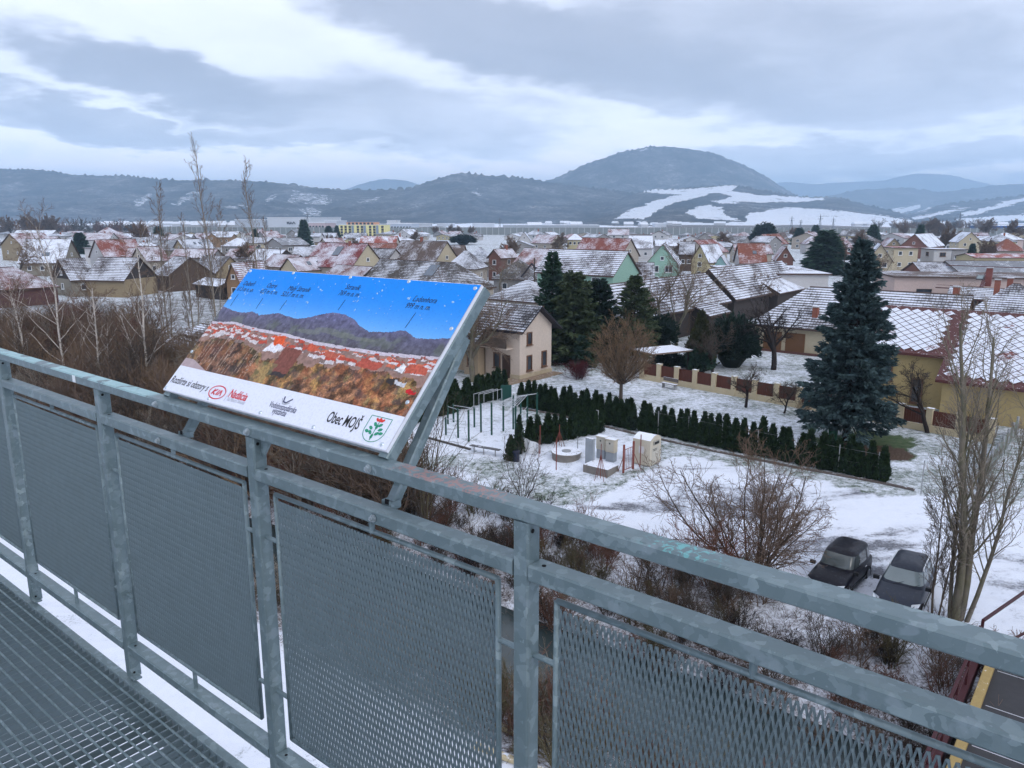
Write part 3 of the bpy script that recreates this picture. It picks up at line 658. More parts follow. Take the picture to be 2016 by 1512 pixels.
def forest_mat():
    m, nt, b = base_mat('wooded_hillside'); p = pos(nt)
    a = nt.nodes.new('ShaderNodeAttribute'); a.attribute_name = 'snow'
    n1 = noise(nt, p, .006, 6, .65); n2 = noise(nt, p, .03, 5, .7); n3 = noise(nt, p, .11, 3, .7)
    wood = ramp(nt, math_n(nt, 'ADD', math_n(nt, 'MULTIPLY', n1, .6), math_n(nt, 'MULTIPLY', n2, .4)), [(.34, (.012, .020, .026)), (.43, (.030, .036, .040)), (.50, (.075, .073, .076)), (.57, (.15, .147, .15)), (.66, (.34, .34, .35))])
    wood = mixc(nt, math_n(nt, 'MULTIPLY', smooth(nt, n3, .42, .62), .6), wood, (.016, .022, .026))
    edge = math_n(nt, 'ADD', a.outputs['Fac'], math_n(nt, 'MULTIPLY', math_n(nt, 'ADD', math_n(nt, 'SUBTRACT', n2, .5), math_n(nt, 'MULTIPLY', math_n(nt, 'SUBTRACT', n3, .5), .5)), .7))
    sn = smooth(nt, edge, .40, .60)
    hedges = smooth(nt, noise(nt, p, .018, 4, .7, w=5.0), .60, .66)
    snc = mixc(nt, n2, (.60, .64, .72), (.82, .85, .90))
    snc = mixc(nt, math_n(nt, 'MULTIPLY', hedges, .6), snc, (.08, .085, .09))
    setc(nt, b.inputs['Base Color'], mixc(nt, sn, wood, snc)); b.inputs['Roughness'].default_value = .95; b.inputs['Specular IOR Level'].default_value = .05
    return m
FOREST = forest_mat()
def hill(name, prof, Yr, Yf, fields=(), fv=1.0, speckle=0.0, step=6, rows=46, seed=1, crest=12.0, gully=.16):
    """a range whose crest stands at distance Yr and whose foot starts at Yf"""
    pxs = np.arange(prof[0][0], prof[-1][0] + 1, step, dtype=float); cy = np.interp(pxs, [q[0] for q in prof], [q[1] for q in prof])
    # soften the corners of the measured crest
    for _ in range(2): cy = np.convolve(np.pad(cy, 2, mode='edge'), np.array([1, 2, 3, 2, 1]) / 9., mode='valid')
    tx = (pxs - CX) / (F * cp + (CY - cy) * sp_)         # lateral slope of each column
    zt = np.array([PY(a, b, Yr)[2] for a, b in zip(pxs, cy)])
    ts = np.concatenate([np.linspace(0, 1, rows), np.linspace(1.06, 1.6, 8)])
    Y = Yf + (Yr - Yf) * ts[:, None] + 0 * pxs[None]; X = tx[None] * Y
    shape = np.where(ts <= 1, ts ** 1.15 * (1 - .25 * np.sin(ts * math.pi) * 1.0), np.maximum(0, 1 - (ts - 1) / .6) ** 1.1)
    z = zt[None] * shape[:, None]
    env = np.sin(np.clip(ts, 0, 1) * math.pi)[:, None]
    nz = vnoise(X, Y * .35, 1 / (Yr * .055), seed, 5, .55) - .5
    z = z + env * zt[None] * nz * gully * 2.2
    rg = np.random.default_rng(seed + 50); tre = (rg.random(len(pxs)) ** 2) * crest * np.convolve(rg.random(len(pxs)), np.ones(9) / 9, mode='same') * 1.6
    z = z + np.where(abs(ts - 1)[:, None] < .03, tre[None], 0) + (ts > .08)[:, None] * rg.random(z.shape) * crest * .45 * (ts <= 1)[:, None] * env
    me = bpy.data.meshes.new(name); h, w = X.shape; idx = np.arange(h * w).reshape(h, w)
    Q = np.stack([idx[:-1, :-1], idx[:-1, 1:], idx[1:, 1:], idx[1:, :-1]], -1).reshape(-1, 4)
    me.from_pydata(np.stack([X, Y, z - 1.0], -1).reshape(-1, 3).tolist(), [], Q.tolist())
    dd = Y * cp - (z - CAMH) * sp_; u = CX + F * X / dd; v = CY - F * (Y * sp_ + (z - CAMH) * cp) / dd
    sn = np.zeros(X.shape)
    for f in fields: sn[in_poly(u + 9 * (vnoise(X, Y, 1 / 90., seed + 7) - .5) * 2, v + 4 * (vnoise(X, Y, 1 / 90., seed + 8) - .5) * 2, f)] = fv
    if speckle: sn = np.maximum(sn, np.clip((vnoise(X, Y * .5, 1 / 170., seed + 3, 4) - (.70 - speckle)) * 7, 0, .62))
    at = me.attributes.new('snow', 'FLOAT', 'POINT'); at.data.foreach_set('value', sn.astype(np.float32).ravel())
    me.polygons.foreach_set('use_smooth', [True] * len(Q)); me.materials.append(FOREST); me.update()
    o = link(name, me); o['kind'] = 'structure'
hill('far_mountains', [(1380, 392), (1480, 372), (1540, 357), (1600, 363), (1680, 358), (1740, 356), (1800, 341), (1870, 344), (1945, 362), (2050, 380), (2300, 384)], 11500, 8600, seed=2, crest=8)
hill('far_mountains', [(560, 400), (660, 380), (705, 364), (750, 352), (800, 355), (850, 372), (960, 395)], 9000, 7500, seed=3, crest=8)
hill('hills', [(1440, 430), (1560, 412), (1620, 388), (1690, 374), (1780, 369), (1850, 379), (1900, 373), (1960, 365), (2016, 362), (2300, 345)], 6600, 4800, seed=4,
     fields=[[(1755, 412), (1815, 402), (1815, 409), (1770, 420)], [(1660, 408), (1700, 404), (1700, 409), (1660, 412)]], speckle=.03)
hill('hills', [(820, 432), (960, 400), (1050, 366), (1100, 348), (1160, 321), (1230, 299), (1275, 289), (1310, 288), (1350, 292), (1400, 301), (1450, 319), (1500, 343), (1560, 381), (1610, 405), (1700, 430)], 5000, 3500, seed=5,
     fields=[[(1240, 303), (1270, 292), (1290, 293), (1262, 300)]], fv=.6, step=4, rows=60, crest=15)
hill('hills', [(-420, 326), (-150, 331), (0, 333), (80, 335), (150, 345), (250, 347), (330, 355), (450, 355), (530, 358), (640, 372), (700, 374), (800, 374), (850, 355), (905, 340), (960, 346), (1040, 352), (1100, 362), (1180, 372), (1250, 381), (1320, 397), (1400, 417), (1520, 436)], 3600, 2300, seed=6,
     fields=[[(258, 405), (272, 388), (300, 376), (296, 392), (275, 408)], [(330, 405), (360, 385), (400, 372), (395, 385), (350, 408)], [(560, 398), (575, 372), (600, 378), (650, 385), (650, 402)], [(585, 415), (600, 405), (625, 410), (640, 425), (600, 425)], [(700, 395), (760, 385), (745, 392), (710, 400)], [(430, 408), (480, 402), (500, 410), (440, 415)], [(925, 378), (940, 365), (945, 385), (930, 388)], [(515, 400), (530, 382), (545, 380), (540, 395)]], fv=.46, step=4, rows=64, crest=14)
hill('hills', [(1080, 441), (1150, 425), (1200, 398), (1260, 378), (1330, 372), (1440, 364), (1520, 378), (1580, 388), (1650, 388), (1700, 402), (1760, 416), (1830, 438)], 3300, 1700, seed=7, step=3, rows=90, gully=.05, crest=11,
     fields=[[(1205, 431), (1230, 418), (1265, 405), (1300, 392), (1345, 381), (1385, 379), (1400, 384), (1345, 394), (1300, 410), (1270, 431)], [(1350, 416), (1375, 405), (1400, 402), (1420, 409), (1430, 424), (1462, 434), (1375, 428)],
             [(1205, 366), (1260, 369), (1330, 373), (1400, 370), (1430, 364), (1455, 366), (1440, 374), (1490, 382), (1560, 388), (1630, 392), (1580, 396), (1500, 397), (1420, 399), (1400, 396), (1440, 389), (1420, 381), (1360, 383), (1300, 380), (1240, 376)],
             [(1468, 420), (1500, 414), (1545, 408), (1600, 411), (1660, 416), (1720, 422), (1790, 432), (1790, 445), (1470, 445)], [(1280, 439), (1400, 436), (1470, 437), (1470, 445), (1280, 445)]])
hill('hills', [(1690, 441), (1780, 424), (1850, 404), (1920, 395), (2016, 385), (2300, 362)], 3900, 2300, seed=8, step=4, rows=60, gully=.08,
     fields=[[(1790, 428), (1850, 416), (1880, 411), (1882, 416), (1800, 433)], [(1890, 420), (1950, 405), (2000, 394), (2020, 396), (1960, 410), (1900, 426)], [(1970, 398), (2030, 386), (2030, 392), (1980, 403)], [(1880, 432), (1960, 424), (2040, 420), (2040, 432), (1900, 440)]], speckle=.08)

def build_haze():
    m = bpy.data.materials.new('winter_air'); m.use_nodes = True; nt = m.node_tree; nt.nodes.clear()
    out = nt.nodes.new('ShaderNodeOutputMaterial'); v = nt.nodes.new('ShaderNodeVolumePrincipled')
    v.inputs['Color'].default_value = (.52, .75, 1.0, 1); v.inputs['Density'].default_value = 1.8e-4; v.inputs['Anisotropy'].default_value = 0.0
    nt.links.new(v.outputs[0], out.inputs['Volume'])
    mb = MB(); mb.box((0, 7600, 355), (24000, 17000, 740)); o = obj('haze', mb, m); o['kind'] = 'stuff'; tag(o, 'thin bluish winter haze over the valley', 'haze')
build_haze()
# ------------------------------------------------------------------ buildings
def roof_mat(name, tile, snow=.6, pitch=.36, rows=True, patch=.85):
    if name in MATS: return MATS[name]
    m, nt, b = base_mat(name); uv = nt.nodes.new('ShaderNodeUVMap'); uv.uv_map = 'UVMap'
    s = nt.nodes.new('ShaderNodeSeparateXYZ'); nt.links.new(uv.outputs[0], s.inputs[0]); p = pos(nt)
    n1 = noise(nt, p, .26, 5, .6); n2 = noise(nt, p, 2.2, 5, .7); n3 = noise(nt, p, 9, 3, .6)
    c = mixc(nt, n2, tuple(x * .6 for x in tile), tuple(min(1, x * 1.4) for x in tile))
    cov = math_n(nt, 'ADD', math_n(nt, 'MULTIPLY', n1, patch), math_n(nt, 'ADD', math_n(nt, 'MULTIPLY', n2, .45), math_n(nt, 'MULTIPLY', n3, .25)))
    mean = (patch + .7) * .5
    thr = mean + .30 - .6 * snow
    if rows:
        fv = math_n(nt, 'FRACT', math_n(nt, 'DIVIDE', s.outputs[1], pitch))
        tri = math_n(nt, 'ABSOLUTE', math_n(nt, 'SUBTRACT', fv, .62)); fu = math_n(nt, 'FRACT', math_n(nt, 'DIVIDE', s.outputs[0], pitch * .85))
        tu = math_n(nt, 'ABSOLUTE', math_n(nt, 'SUBTRACT', fu, .5))
        cov = math_n(nt, 'SUBTRACT', cov, math_n(nt, 'MULTIPLY', smooth(nt, tri, .22, .6), .42)); cov = math_n(nt, 'SUBTRACT', cov, math_n(nt, 'MULTIPLY', smooth(nt, tu, .3, .5), .08)); thr -= .08
    k = nt.nodes.new('ShaderNodeMapRange'); nt.links.new(cov, k.inputs[0]); k.inputs[1].default_value = thr - .09; k.inputs[2].default_value = thr + .09
    snc = mixc(nt, n2, (.64, .69, .79), (.82, .85, .92))
    setc(nt, b.inputs['Base Color'], mixc(nt, k.outputs[0], c, snc)); b.inputs['Roughness'].default_value = .75; b.inputs['Specular IOR Level'].default_value = .2
    bump(nt, b, math_n(nt, 'ADD', k.outputs[0], n3), .3, .03)
    return m
ROOFS = dict(
    grey=roof_mat('roof_grey_tiles', (.10, .092, .095), .46), greylow=roof_mat('roof_weathered_tiles', (.085, .075, .07), .34), brown=roof_mat('roof_brown_tiles', (.12, .088, .075), .28),
    pink=roof_mat('roof_red_tiles_snowed', (.20, .084, .072), .46), red=roof_mat('roof_red_tiles', (.22, .07, .052), .30), orange=roof_mat('roof_orange_tiles', (.21, .076, .05), .26),
    darkred=roof_mat('roof_dark_red', (.19, .04, .038), .36), white=roof_mat('roof_snow', (.24, .235, .25), .62, rows=False), blue=roof_mat('roof_blue_grey', (.16, .17, .195), .50),
    plainred=roof_mat('roof_plain_red', (.30, .08, .055), .45, rows=False), sheet=roof_mat('roof_grey_sheet', (.22, .23, .25), .35, rows=False), barn=roof_mat('roof_barn_tiles', (.075, .06, .058), .52, pitch=.42))
def wallm(col, key=None): return plain('render_%d_%d_%d' % tuple(int(x * 100) for x in col), col, .9, .10, .9, fine=4)
WALLS = dict(cream=(.52, .45, .32), white=(.56, .55, .55), beige=(.42, .37, .31), grey=(.30, .29, .285), yellow=(.50, .43, .26), ochre=(.32, .25, .155), mint=(.30, .48, .39), brick=(.21, .10, .078), wood=(.10, .068, .05),
             dark=(.055, .045, .042), pink=(.56, .44, .40), maroon=(.12, .06, .058), stone=(.25, .225, .18), aqua=(.32, .52, .52), orange=(.28, .175, .10))
GLASS = None
def glass():
    global GLASS
    if GLASS is None:
        m, nt, b = base_mat('window_glass'); n = noise(nt, pos(nt), .9, 3, .6)
        setc(nt, b.inputs['Base Color'], mixc(nt, n, (.012, .014, .018), (.07, .08, .10))); b.inputs['Roughness'].default_value = .12; b.inputs['Specular IOR Level'].default_value = .6; GLASS = m
    return GLASS
_winm = {}
def window_mesh(w, h, fr):
    k = (round(w, 2), round(h, 2), fr)
    if k in _winm: return _winm[k]
    m = MB(); f = .09; m.box((0, -.03, -h / 2 + f / 2), (w, .12, f)); m.box((0, -.03, h / 2 - f / 2), (w, .12, f))
    for sx in (-1, 1): m.box((sx * (w / 2 - f / 2), -.032, 0), (f, .12, h - 2 * f))
    if w > 1.1: m.box((0, -.03, 0), (.06, .1, h - 2 * f))
    m.box((0, 0, 0), (w - .1, .06, h - .1), mi=1); m.box((0, -.08, -h / 2 - .04), (w + .16, .2, .06))
    col = dict(white=(.72, .73, .74), brown=(.16, .08, .045), dark=(.05, .045, .045))[fr]
    _winm[k] = m.mesh('window', [plain('window_frame_' + fr, col, .5, .08), glass()]); return _winm[k]
def frame_of(x1, x2, y, he, dirv):
    """front edge seen between columns x1 and x2 at row y, at height he, running along dirv"""
    c = P((x1 + x2) / 2, y, he); dz = he - CAMH; t = []
    for x in (x1, x2):
        k = (x - CX) / F     # k*(Y cp - dz sp) = X
        t.append((k * (c[1] * cp - dz * sp_) - c[0]) / (dirv[0] - k * dirv[1] * cp))
    A = c + dirv * t[0]; B = c + dirv * t[1]; return A[:2], B[:2]
DIRS = dict(d=D, n=N, x=np.array([1., 0, 0]))
FOOT = []      # footprints, for keeping the filler houses clear
def slope_faces(R, e0, e1, q1, q0, courses, pitch=.36):
    """top surface of one roof slope: eave e0-e1, top q0-q1; stepped courses when asked"""
    e0, e1, q0, q1 = (np.array(a, float) for a in (e0, e1, q0, q1)); ud = (e1 - e0) / np.linalg.norm(e1 - e0)
    nrm = np.cross(e1 - e0, ((q0 + q1) / 2 - e0)); nrm /= np.linalg.norm(nrm); vd = np.cross(nrm, ud); vmax = (q0 - e0) @ vd
    k = max(1, int(round(vmax / pitch))) if courses else 1
    def uvof(p): return ((p - e0) @ ud, (p - e0) @ vd)
    for i in range(k):
        a, b = i / k, (i + 1) / k
        l0, l1, u1, u0 = e0 + (q0 - e0) * a, e1 + (q1 - e1) * a, e1 + (q1 - e1) * b, e0 + (q0 - e0) * b
        h = .035 if courses else 0
        L0, L1 = l0 + nrm * h, l1 + nrm * h
        R.face([L0, L1, u1, u0], [uvof(l0), uvof(l1), uvof(u1), uvof(u0)], 0)
        if courses: R.face([l0, l1, L1, L0], [uvof(l0)] * 4, 1)
class RF:
    def __init__(s): s.v = []; s.f = []; s.uv = []; s.m = []
    def face(s, pts, uvs, mi):
        b = len(s.v); s.v += [tuple(map(float, q)) for q in pts]; s.f.append(tuple(range(b, b + len(pts)))); s.uv += [tuple(map(float, q)) for q in uvs]; s.m.append(mi)
    def mesh(s, name, mats):
        me = bpy.data.meshes.new(name); me.from_pydata(s.v, [], s.f)
        for m in mats: me.materials.append(m)
        me.polygons.foreach_set('material_index', s.m); l = me.uv_layers.new(name='UVMap'); l.data.foreach_set('uv', np.array(s.uv).ravel()); me.update(); return me
def make_roof(LU, WD, he, rise, kind, rm, under, hips=(0, 0), ou=.35, ow=.45, courses=False, th=.16):
    """roof in its own frame: ridge along x (length LU), slopes falling towards -y and +y (width WD)"""
    R = RF(); fw = (WD / 2 + ow) / (WD / 2); ze = he - rise * ow / (WD / 2); x0, x1 = -LU / 2 - ou, LU / 2 + ou; y0 = WD / 2 + ow; zr = he + rise
    if kind == 'flat':
        pts = [(x0, -y0, he), (x1, -y0, he), (x1, y0, he), (x0, y0, he)]; top = [(a, b, c + .25) for a, b, c in pts]
        R.face(top, [(a, b) for a, b, _ in pts], 0)
        for i in range(4): R.face([pts[i], pts[(i + 1) % 4], top[(i + 1) % 4], top[i]], [(0, 0)] * 4, 1)
        R.face(pts[::-1], [(0, 0)] * 4, 1); return R.mesh('roof', [rm, under])
    hl = hips[0] * min(WD / 2, LU * .45); hr = hips[1] * min(WD / 2, LU * .45)
    xr0, xr1 = x0 + hl * fw, x1 - hr * fw
    E = [(x0, -y0, ze), (x1, -y0, ze), (x1, y0, ze), (x0, y0, ze)]; Rg = [(xr0, 0, zr), (xr1, 0, zr)]
    up = lambda q: (q[0], q[1], q[2] + th)
    slope_faces(R, up(E[0]), up(E[1]), up(Rg[1]), up(Rg[0]), courses); slope_faces(R, up(E[2]), up(E[3]), up(Rg[0]), up(Rg[1]), courses)
    if hl: slope_faces(R, up(E[3]), up(E[0]), up(Rg[0]), up((xr0, .01, zr)), courses)
    if hr: slope_faces(R, up(E[1]), up(E[2]), up(Rg[1]), up((xr1, -.01, zr)), courses)
    Z = [(0, 0)] * 4
    R.face([E[1], E[0], Rg[0], Rg[1]], Z, 1); R.face([E[3], E[2], Rg[1], Rg[0]], Z, 1)
    for i, j in ((0, 1), (2, 3)): R.face([E[i], E[j], up(E[j]), up(E[i])], Z, 1)
    for i, j, r, h in ((3, 0, 0, hl), (1, 2, 1, hr)):
        if h: R.face([E[i], E[j], up(E[j]), up(E[i])], Z, 1); R.face([E[j], E[i], Rg[r]], Z[:3], 1)
        else:
            R.face([E[j], Rg[r], up(Rg[r]), up(E[j])], Z, 1); R.face([Rg[r], E[i], up(E[i]), up(Rg[r])], Z, 1)
    # ridge capping
    for a, b in ((up(Rg[0]), up(Rg[1])),):
        a, b = np.array(a), np.array(b)
        if np.linalg.norm(b - a) > .3:
            w_, h_ = .13, .07
            R.face([a + (0, -w_, 0), b + (0, -w_, 0), b + (0, 0, h_), a + (0, 0, h_)], Z, 1); R.face([b + (0, w_, 0), a + (0, w_, 0), a + (0, 0, h_), b + (0, 0, h_)], Z, 1)
    return R.mesh('roof', [rm, under])
def house(label, x1, x2, y, he, depth, rise, dir='d', ridge='p', roof='gable', wall='beige', rmat='grey', wf=2, ws=1, st=1, hips=(0, 0), chim=(), cat='house', name='house', group='village houses',
          fr='white', ww=1.0, wh=1.1, courses=False, gable=None, door=False, sky=(), solar=(), ang=None, A=None, B=None, ow=.45, doorm=None):
    if A is None:
        dv = DIRS[dir] if ang is None else np.array([math.cos(math.radians(ang)), math.sin(math.radians(ang)), 0]); A, B = frame_of(x1, x2, y, he, dv)
    A, B = np.array(A[:2], float), np.array(B[:2], float); L = float(np.linalg.norm(B - A)); ax = (B - A) / L; ay = np.array([-ax[1], ax[0]])
    if ay @ (A + B) < 0: ay = -ay
    c = (A + B) / 2 + ay * depth / 2; rz = math.atan2(ax[1], ax[0]); FOOT.append((c[0], c[1], max(L, depth) * .62))
    t = thing(name, label, cat, (c[0], c[1], 0), group); t.rotation_euler = (0, 0, rz)
    wm = wallm(WALLS[wall]) if isinstance(wall, str) else wall; under = plain('eave_wood', (.09, .06, .05), .8, .2)
    if ridge == 'p': LU, WD, rr = L, depth, 0.0
    else: LU, WD, rr = depth, L, math.pi / 2
    m = MB(); zb = -.4; m.box((0, 0, (he + zb) / 2), (LU, WD, he - zb))
    if roof == 'gable' and rise > 0:
        gm = 1 if gable else 0
        for sx, h in ((-1, hips[0]), (1, hips[1])):
            if h: continue
            x = sx * LU / 2; tri = [(x, -WD / 2, he), (x, WD / 2, he), (x, 0, he + rise)]; off = -sx * .15
            m.prism(tri, (off, 0, 0), gm)
    Mr = Matrix.Rotation(rr, 4, 'Z')
    o = link('wall', m.mesh('wall', [wm] + ([wallm(WALLS[gable])] if gable else [])), t); o.matrix_basis = Mr
    o = link('roof', make_roof(LU, WD, he, rise, roof, ROOFS[rmat] if isinstance(rmat, str) else rmat, under, hips, courses=courses, ow=ow), t); o.matrix_basis = Mr; ro = o
    sh = he / st
    def win(cx_, cy_, cz, rot, w=ww, h=wh):
        q = link('window', window_mesh(w, h, fr), t); q.matrix_basis = Matrix.Translation((cx_, cy_, cz)) @ Matrix.Rotation(rot, 4, 'Z')
    for k in range(st):
        zc = sh * k + sh * .56
        for i in range(wf):
            if door and k == 0 and i == wf - 1: continue
            win((-.5 + (i + .5) / wf) * L * .86, -depth / 2, zc, 0)
        for sx, rot in ((1, math.pi / 2), (-1, -math.pi / 2)):
            for i in range(ws): win(sx * L / 2, (-.5 + (i + .5) / ws) * depth * .8, zc, rot)
    if rise > 2.4 and roof == 'gable' and ws:
        if ridge == 'g': win(0, -depth / 2, he + rise * .3, 0, .8, .8)
        else:
            for sx, rot in ((1, math.pi / 2), (-1, -math.pi / 2)):
                if not hips[(sx + 1) // 2]: win(sx * L / 2, 0, he + rise * .3, rot, .8, .8)
    if door:
        m = MB(); m.box((0, 0, 1.0), (.95, .12, 2.0)); q = link('door', m.mesh('door', doorm or plain('door_brown', (.12, .06, .04), .6)), t); q.location = ((-.5 + (wf - .5) / max(wf, 1)) * L * .86, -depth / 2, 0)
    for u, off in chim:
        m = MB(); zc = he + rise * (1 - abs(off)) ; m.box((u * LU, off * WD / 2, zc + .1), (.55, .5, 1.9)); m.box((u * LU, off * WD / 2, zc + 1.1), (.7, .65, .12), mi=1)
        q = link('chimney', m.mesh('chimney', [plain('chimney_brick', (.27, .10, .07), .85, .25, 6, snow=.2), plain('chimney_cap', (.35, .33, .32), .8, .1, snow=.7)]), ro)
    for u, v, w, h, kind in [(a, b, .9, 1.1, 'skylight') for a, b in sky] + [(a, b, 2.2, 2.6, 'solar_panel') for a, b in solar]:
        # lies on the front slope of a roof whose ridge runs along the front
        sl = math.atan2(rise, WD / 2); yy = -WD / 2 * (1 - v); zz = he + rise * v + .16
        m = MB(); m.box((0, 0, .06), (w, h, .1)); m.box((0, 0, .115), (w - .14, h - .14, .02), mi=1)
        if kind == 'solar_panel': m.box((0, 0, .127), (.05, h - .14, .01))
        q = link(kind, m.mesh(kind, [plain('metal_frame', (.12, .12, .13), .4, .1, metal=.3), plain('roof_glazing', (.34, .40, .48) if kind == 'solar_panel' else (.16, .19, .23), .15, .2)]), ro)
        q.matrix_basis = Matrix.Translation((u * LU, yy, zz)) @ Matrix.Rotation(sl, 4, 'X')
    return t
H_ = house
# --- left
H_('low maroon house with pink snow-streaked hip roof at the left edge', -70, 112, 568, 3.0, 9, 3.0, 'n', roof='gable', hips=(0, 1), wall='maroon', rmat='pink', wf=0, ws=0, courses=True, chim=[(-.2, .3)])
H_('steep white snow-covered house with paired skylights behind a bare tree on the left', 38, 125, 515, 3.6, 9, 5.2, ang=4, wall='stone', rmat='white', wf=3, ws=1, sky=[(.02, .3), (.1, .3)])
H_('old barn with small dark gable left of the open-fronted barn', 140, 186, 549, 3.2, 8, 3.4, 'n', wall='stone', rmat='barn', gable='dark', wf=1, ws=1, courses=True, name='barn', cat='barn')
H_('open-fronted barn with striped snowy roof and big black board gable', 168, 244, 550, 3.2, 8.5, 3.6, ang=-14, wall='ochre', rmat='barn', gable='dark', wf=0, ws=0, courses=True, name='barn', cat='barn', chim=[(.0, .2)])
H_('long low barn with streaked tile roof right of the black gable', 304, 332, 541, 3.2, 9, 3.2, 'd', wall='wood', rmat='barn', wf=0, ws=0, courses=True, name='barn', cat='barn')
H_('pale house with worn red roof and dark porch beside a square white annex', 207, 282, 505, 4.2, 9, 4.2, 'n', wall='white', rmat='red', wf=3, ws=2, chim=[(.1, -.2)])
H_('square white annex with flat snowy roof', 166, 200, 489, 5.0, 7, .0, ang=-5, roof='flat', wall='white', rmat='white', wf=2, ws=1)
H_('small snow-roofed house with one skylight in front of the worn red roof', 247, 284, 512, 4.0, 7, 2.6, ang=6, wall='beige', rmat='pink', wf=2, ws=1, sky=[(.0, .5)])
H_('pink-roofed house with a gable to the left between the barns and the long pale block', 290, 332, 512, 4.2, 8, 3.0, 'n', wall='beige', rmat='pink', wf=2, ws=1)
H_('long pale two-storey block with row of windows and orange ends', 336, 416, 507, 5.6, 7, 1.6, ang=0, wall='grey', rmat='pink', wf=5, ws=1, st=2)
H_('orange tiled lean-to below the long pale block', 332, 392, 518, 3.2, 5, .9, ang=0, wall='wood', rmat='orange', wf=0, ws=0, name='shed', cat='shed')
H_('small ochre cottage with snowy roof and two front windows', 377, 426, 534, 3.0, 6.5, 3.0, 'd', wall='ochre', rmat='grey', wf=2, ws=1, courses=True, door=True)
H_('black shed with snowy roof in the left gardens', 384, 432, 561, 2.4, 4.5, .9, 'd', wall='dark', rmat='white', wf=0, ws=0, name='shed', cat='shed')
H_('white bungalow with two large dark windows left of the board', 443, 492, 508, 3.6, 8, 2.2, ang=-8, wall='white', rmat='pink', wf=2, ws=1, ww=2.6, wh=1.5)
H_('orange timber gable house at the left edge of the board', 446, 474, 556, 3.2, 8, 3.2, ang=-20, ridge='g', wall='orange', rmat='pink', wf=1, ws=1)
H_('low open woodshed with striped snowy roof behind the left thicket', 366, 404, 661, 2.3, 4, .7, 'd', wall='wood', rmat='barn', wf=0, ws=0, name='shed', cat='shed')
H_('flat snowy shed roof low among the left trees', 298, 372, 690, 2.2, 4.5, .35, 'd', wall='wood', rmat='white', wf=0, ws=0, name='shed', cat='shed')
# far left
H_('brown timber gable house at the far left edge', 2, 46, 484, 5.0, 10, 4.0, 'd', ridge='g', wall='ochre', rmat='pink', wf=2, ws=2)
H_('long white barn roofs below the far left wood', 22, 98, 466, 4.0, 12, 3.4, ang=-2, wall='grey', rmat='white', wf=4, ws=1, name='barn', cat='barn')
H_('low pink-roofed row house left of the blue hip roof', 48, 104, 477, 3.2, 9, 2.4, ang=0, wall='beige', rmat='pink', wf=4, ws=1)
H_('wide blue-grey hip-roofed house on the left', 108, 158, 478, 3.6, 11, 2.6, ang=-6, hips=(1, 1), wall='grey', rmat='blue', wf=3, ws=2)
H_('white villa with pointed red hip roof on the left', 172, 222, 469, 5.2, 12, 4.6, ang=-10, hips=(1, 1), wall='white', rmat='pink', wf=4, ws=2, st=2)
H_('white gable house with one small attic window on the left', 222, 254, 474, 3.6, 12, 3.2, ang=-8, ridge='g', wall='white', rmat='white', wf=2, ws=2)
H_('grey house with snow roof and small front gable near the tall birches', 328, 372, 474, 3.6, 9, 2.8, ang=-4, wall='grey', rmat='white', wf=3, ws=1)
H_('pink-roofed low house behind the tall birches', 372, 400, 473, 3.6, 9, 3.2, 'd', wall='orange', rmat='pink', wf=2, ws=1)
H_('long orange row house with snowy roof behind the tall birches', 394, 455, 467, 4.2, 8, 1.6, ang=0, wall='orange', rmat='white', wf=5, ws=1)
H_('grey-green roofed house left of the twin skylights', 306, 360, 492, 3.4, 9, 3.0, ang=3, wall='stone', rmat='sheet', wf=2, ws=1)
H_('grey roofed house with two small skylights and ochre gable', 366, 424, 492, 3.4, 9, 3.4, 'n', wall='ochre', rmat='blue', wf=2, ws=1, sky=[(-.05, .6), (.12, .6)])
H_('white hip-roofed house right of the twin skylights', 436, 482, 484, 3.8, 9, 2.8, ang=-8, hips=(1, 1), wall='grey', rmat='white', wf=3, ws=1)
H_('tiny green house by the tall birches', 482, 498, 494, 3.0, 5, 1.6, ang=-10, wall='mint', rmat='red', wf=1, ws=1)
H_('white roof with dark verge at the top left corner of the board', 488, 540, 512, 3.4, 7, 2.6, 'd', wall='dark', rmat='white', wf=0, ws=0)
# centre
H_('two-storey grey house with plain grey roof above the board', 556, 607, 482, 6.0, 9, 1.9, 'n', wall='grey', rmat='sheet', wf=2, ws=2, st=2, ww=1.4)
H_('flat ochre annex right of the two-storey grey house', 620, 650, 478, 4.0, 9, 0, ang=-4, roof='flat', wall='ochre', rmat='sheet', wf=0, ws=0)
H_('pink-roofed house with beige left gable above the board', 652, 688, 490, 4.0, 8, 3.4, 'n', wall='beige', rmat='pink', wf=1, ws=1)
H_('wide house with bright red and white snow-patched roof', 706, 776, 487, 4.2, 9, 3.6, ang=-6, wall='beige', rmat='plainred', wf=3, ws=1)
H_('house with long plain brown-red roof above the board', 688, 776, 497, 3.6, 8, 2.6, ang=-3, wall='beige', rmat='orange', wf=2, ws=1)
H_('house with grey tiled roof behind the solar panel house', 574, 622, 512, 3.4, 8, 3.2, ang=-3, wall='beige', rmat='grey', wf=0, ws=0)
H_('big dark red tiled house with solar panel, chimney and beige gable', 600, 692, 523, 4.0, 9, 4.6, 'd', wall='beige', rmat='darkred', wf=3, ws=2, chim=[(.18, -.1)], solar=[(.02, .62)], gable='cream')
H_('low pink wing with two skylights at the top edge of the board', 586, 652, 530, 3.2, 6, 2.4, 'n', wall='cream', rmat='pink', wf=1, ws=0, sky=[(-.05, .45), (.25, .45)])
H_('low pink and white snowed roof left of the dark red house', 516, 566, 524, 3.2, 7, 2.4, 'd', wall='beige', rmat='pink', wf=0, ws=0)
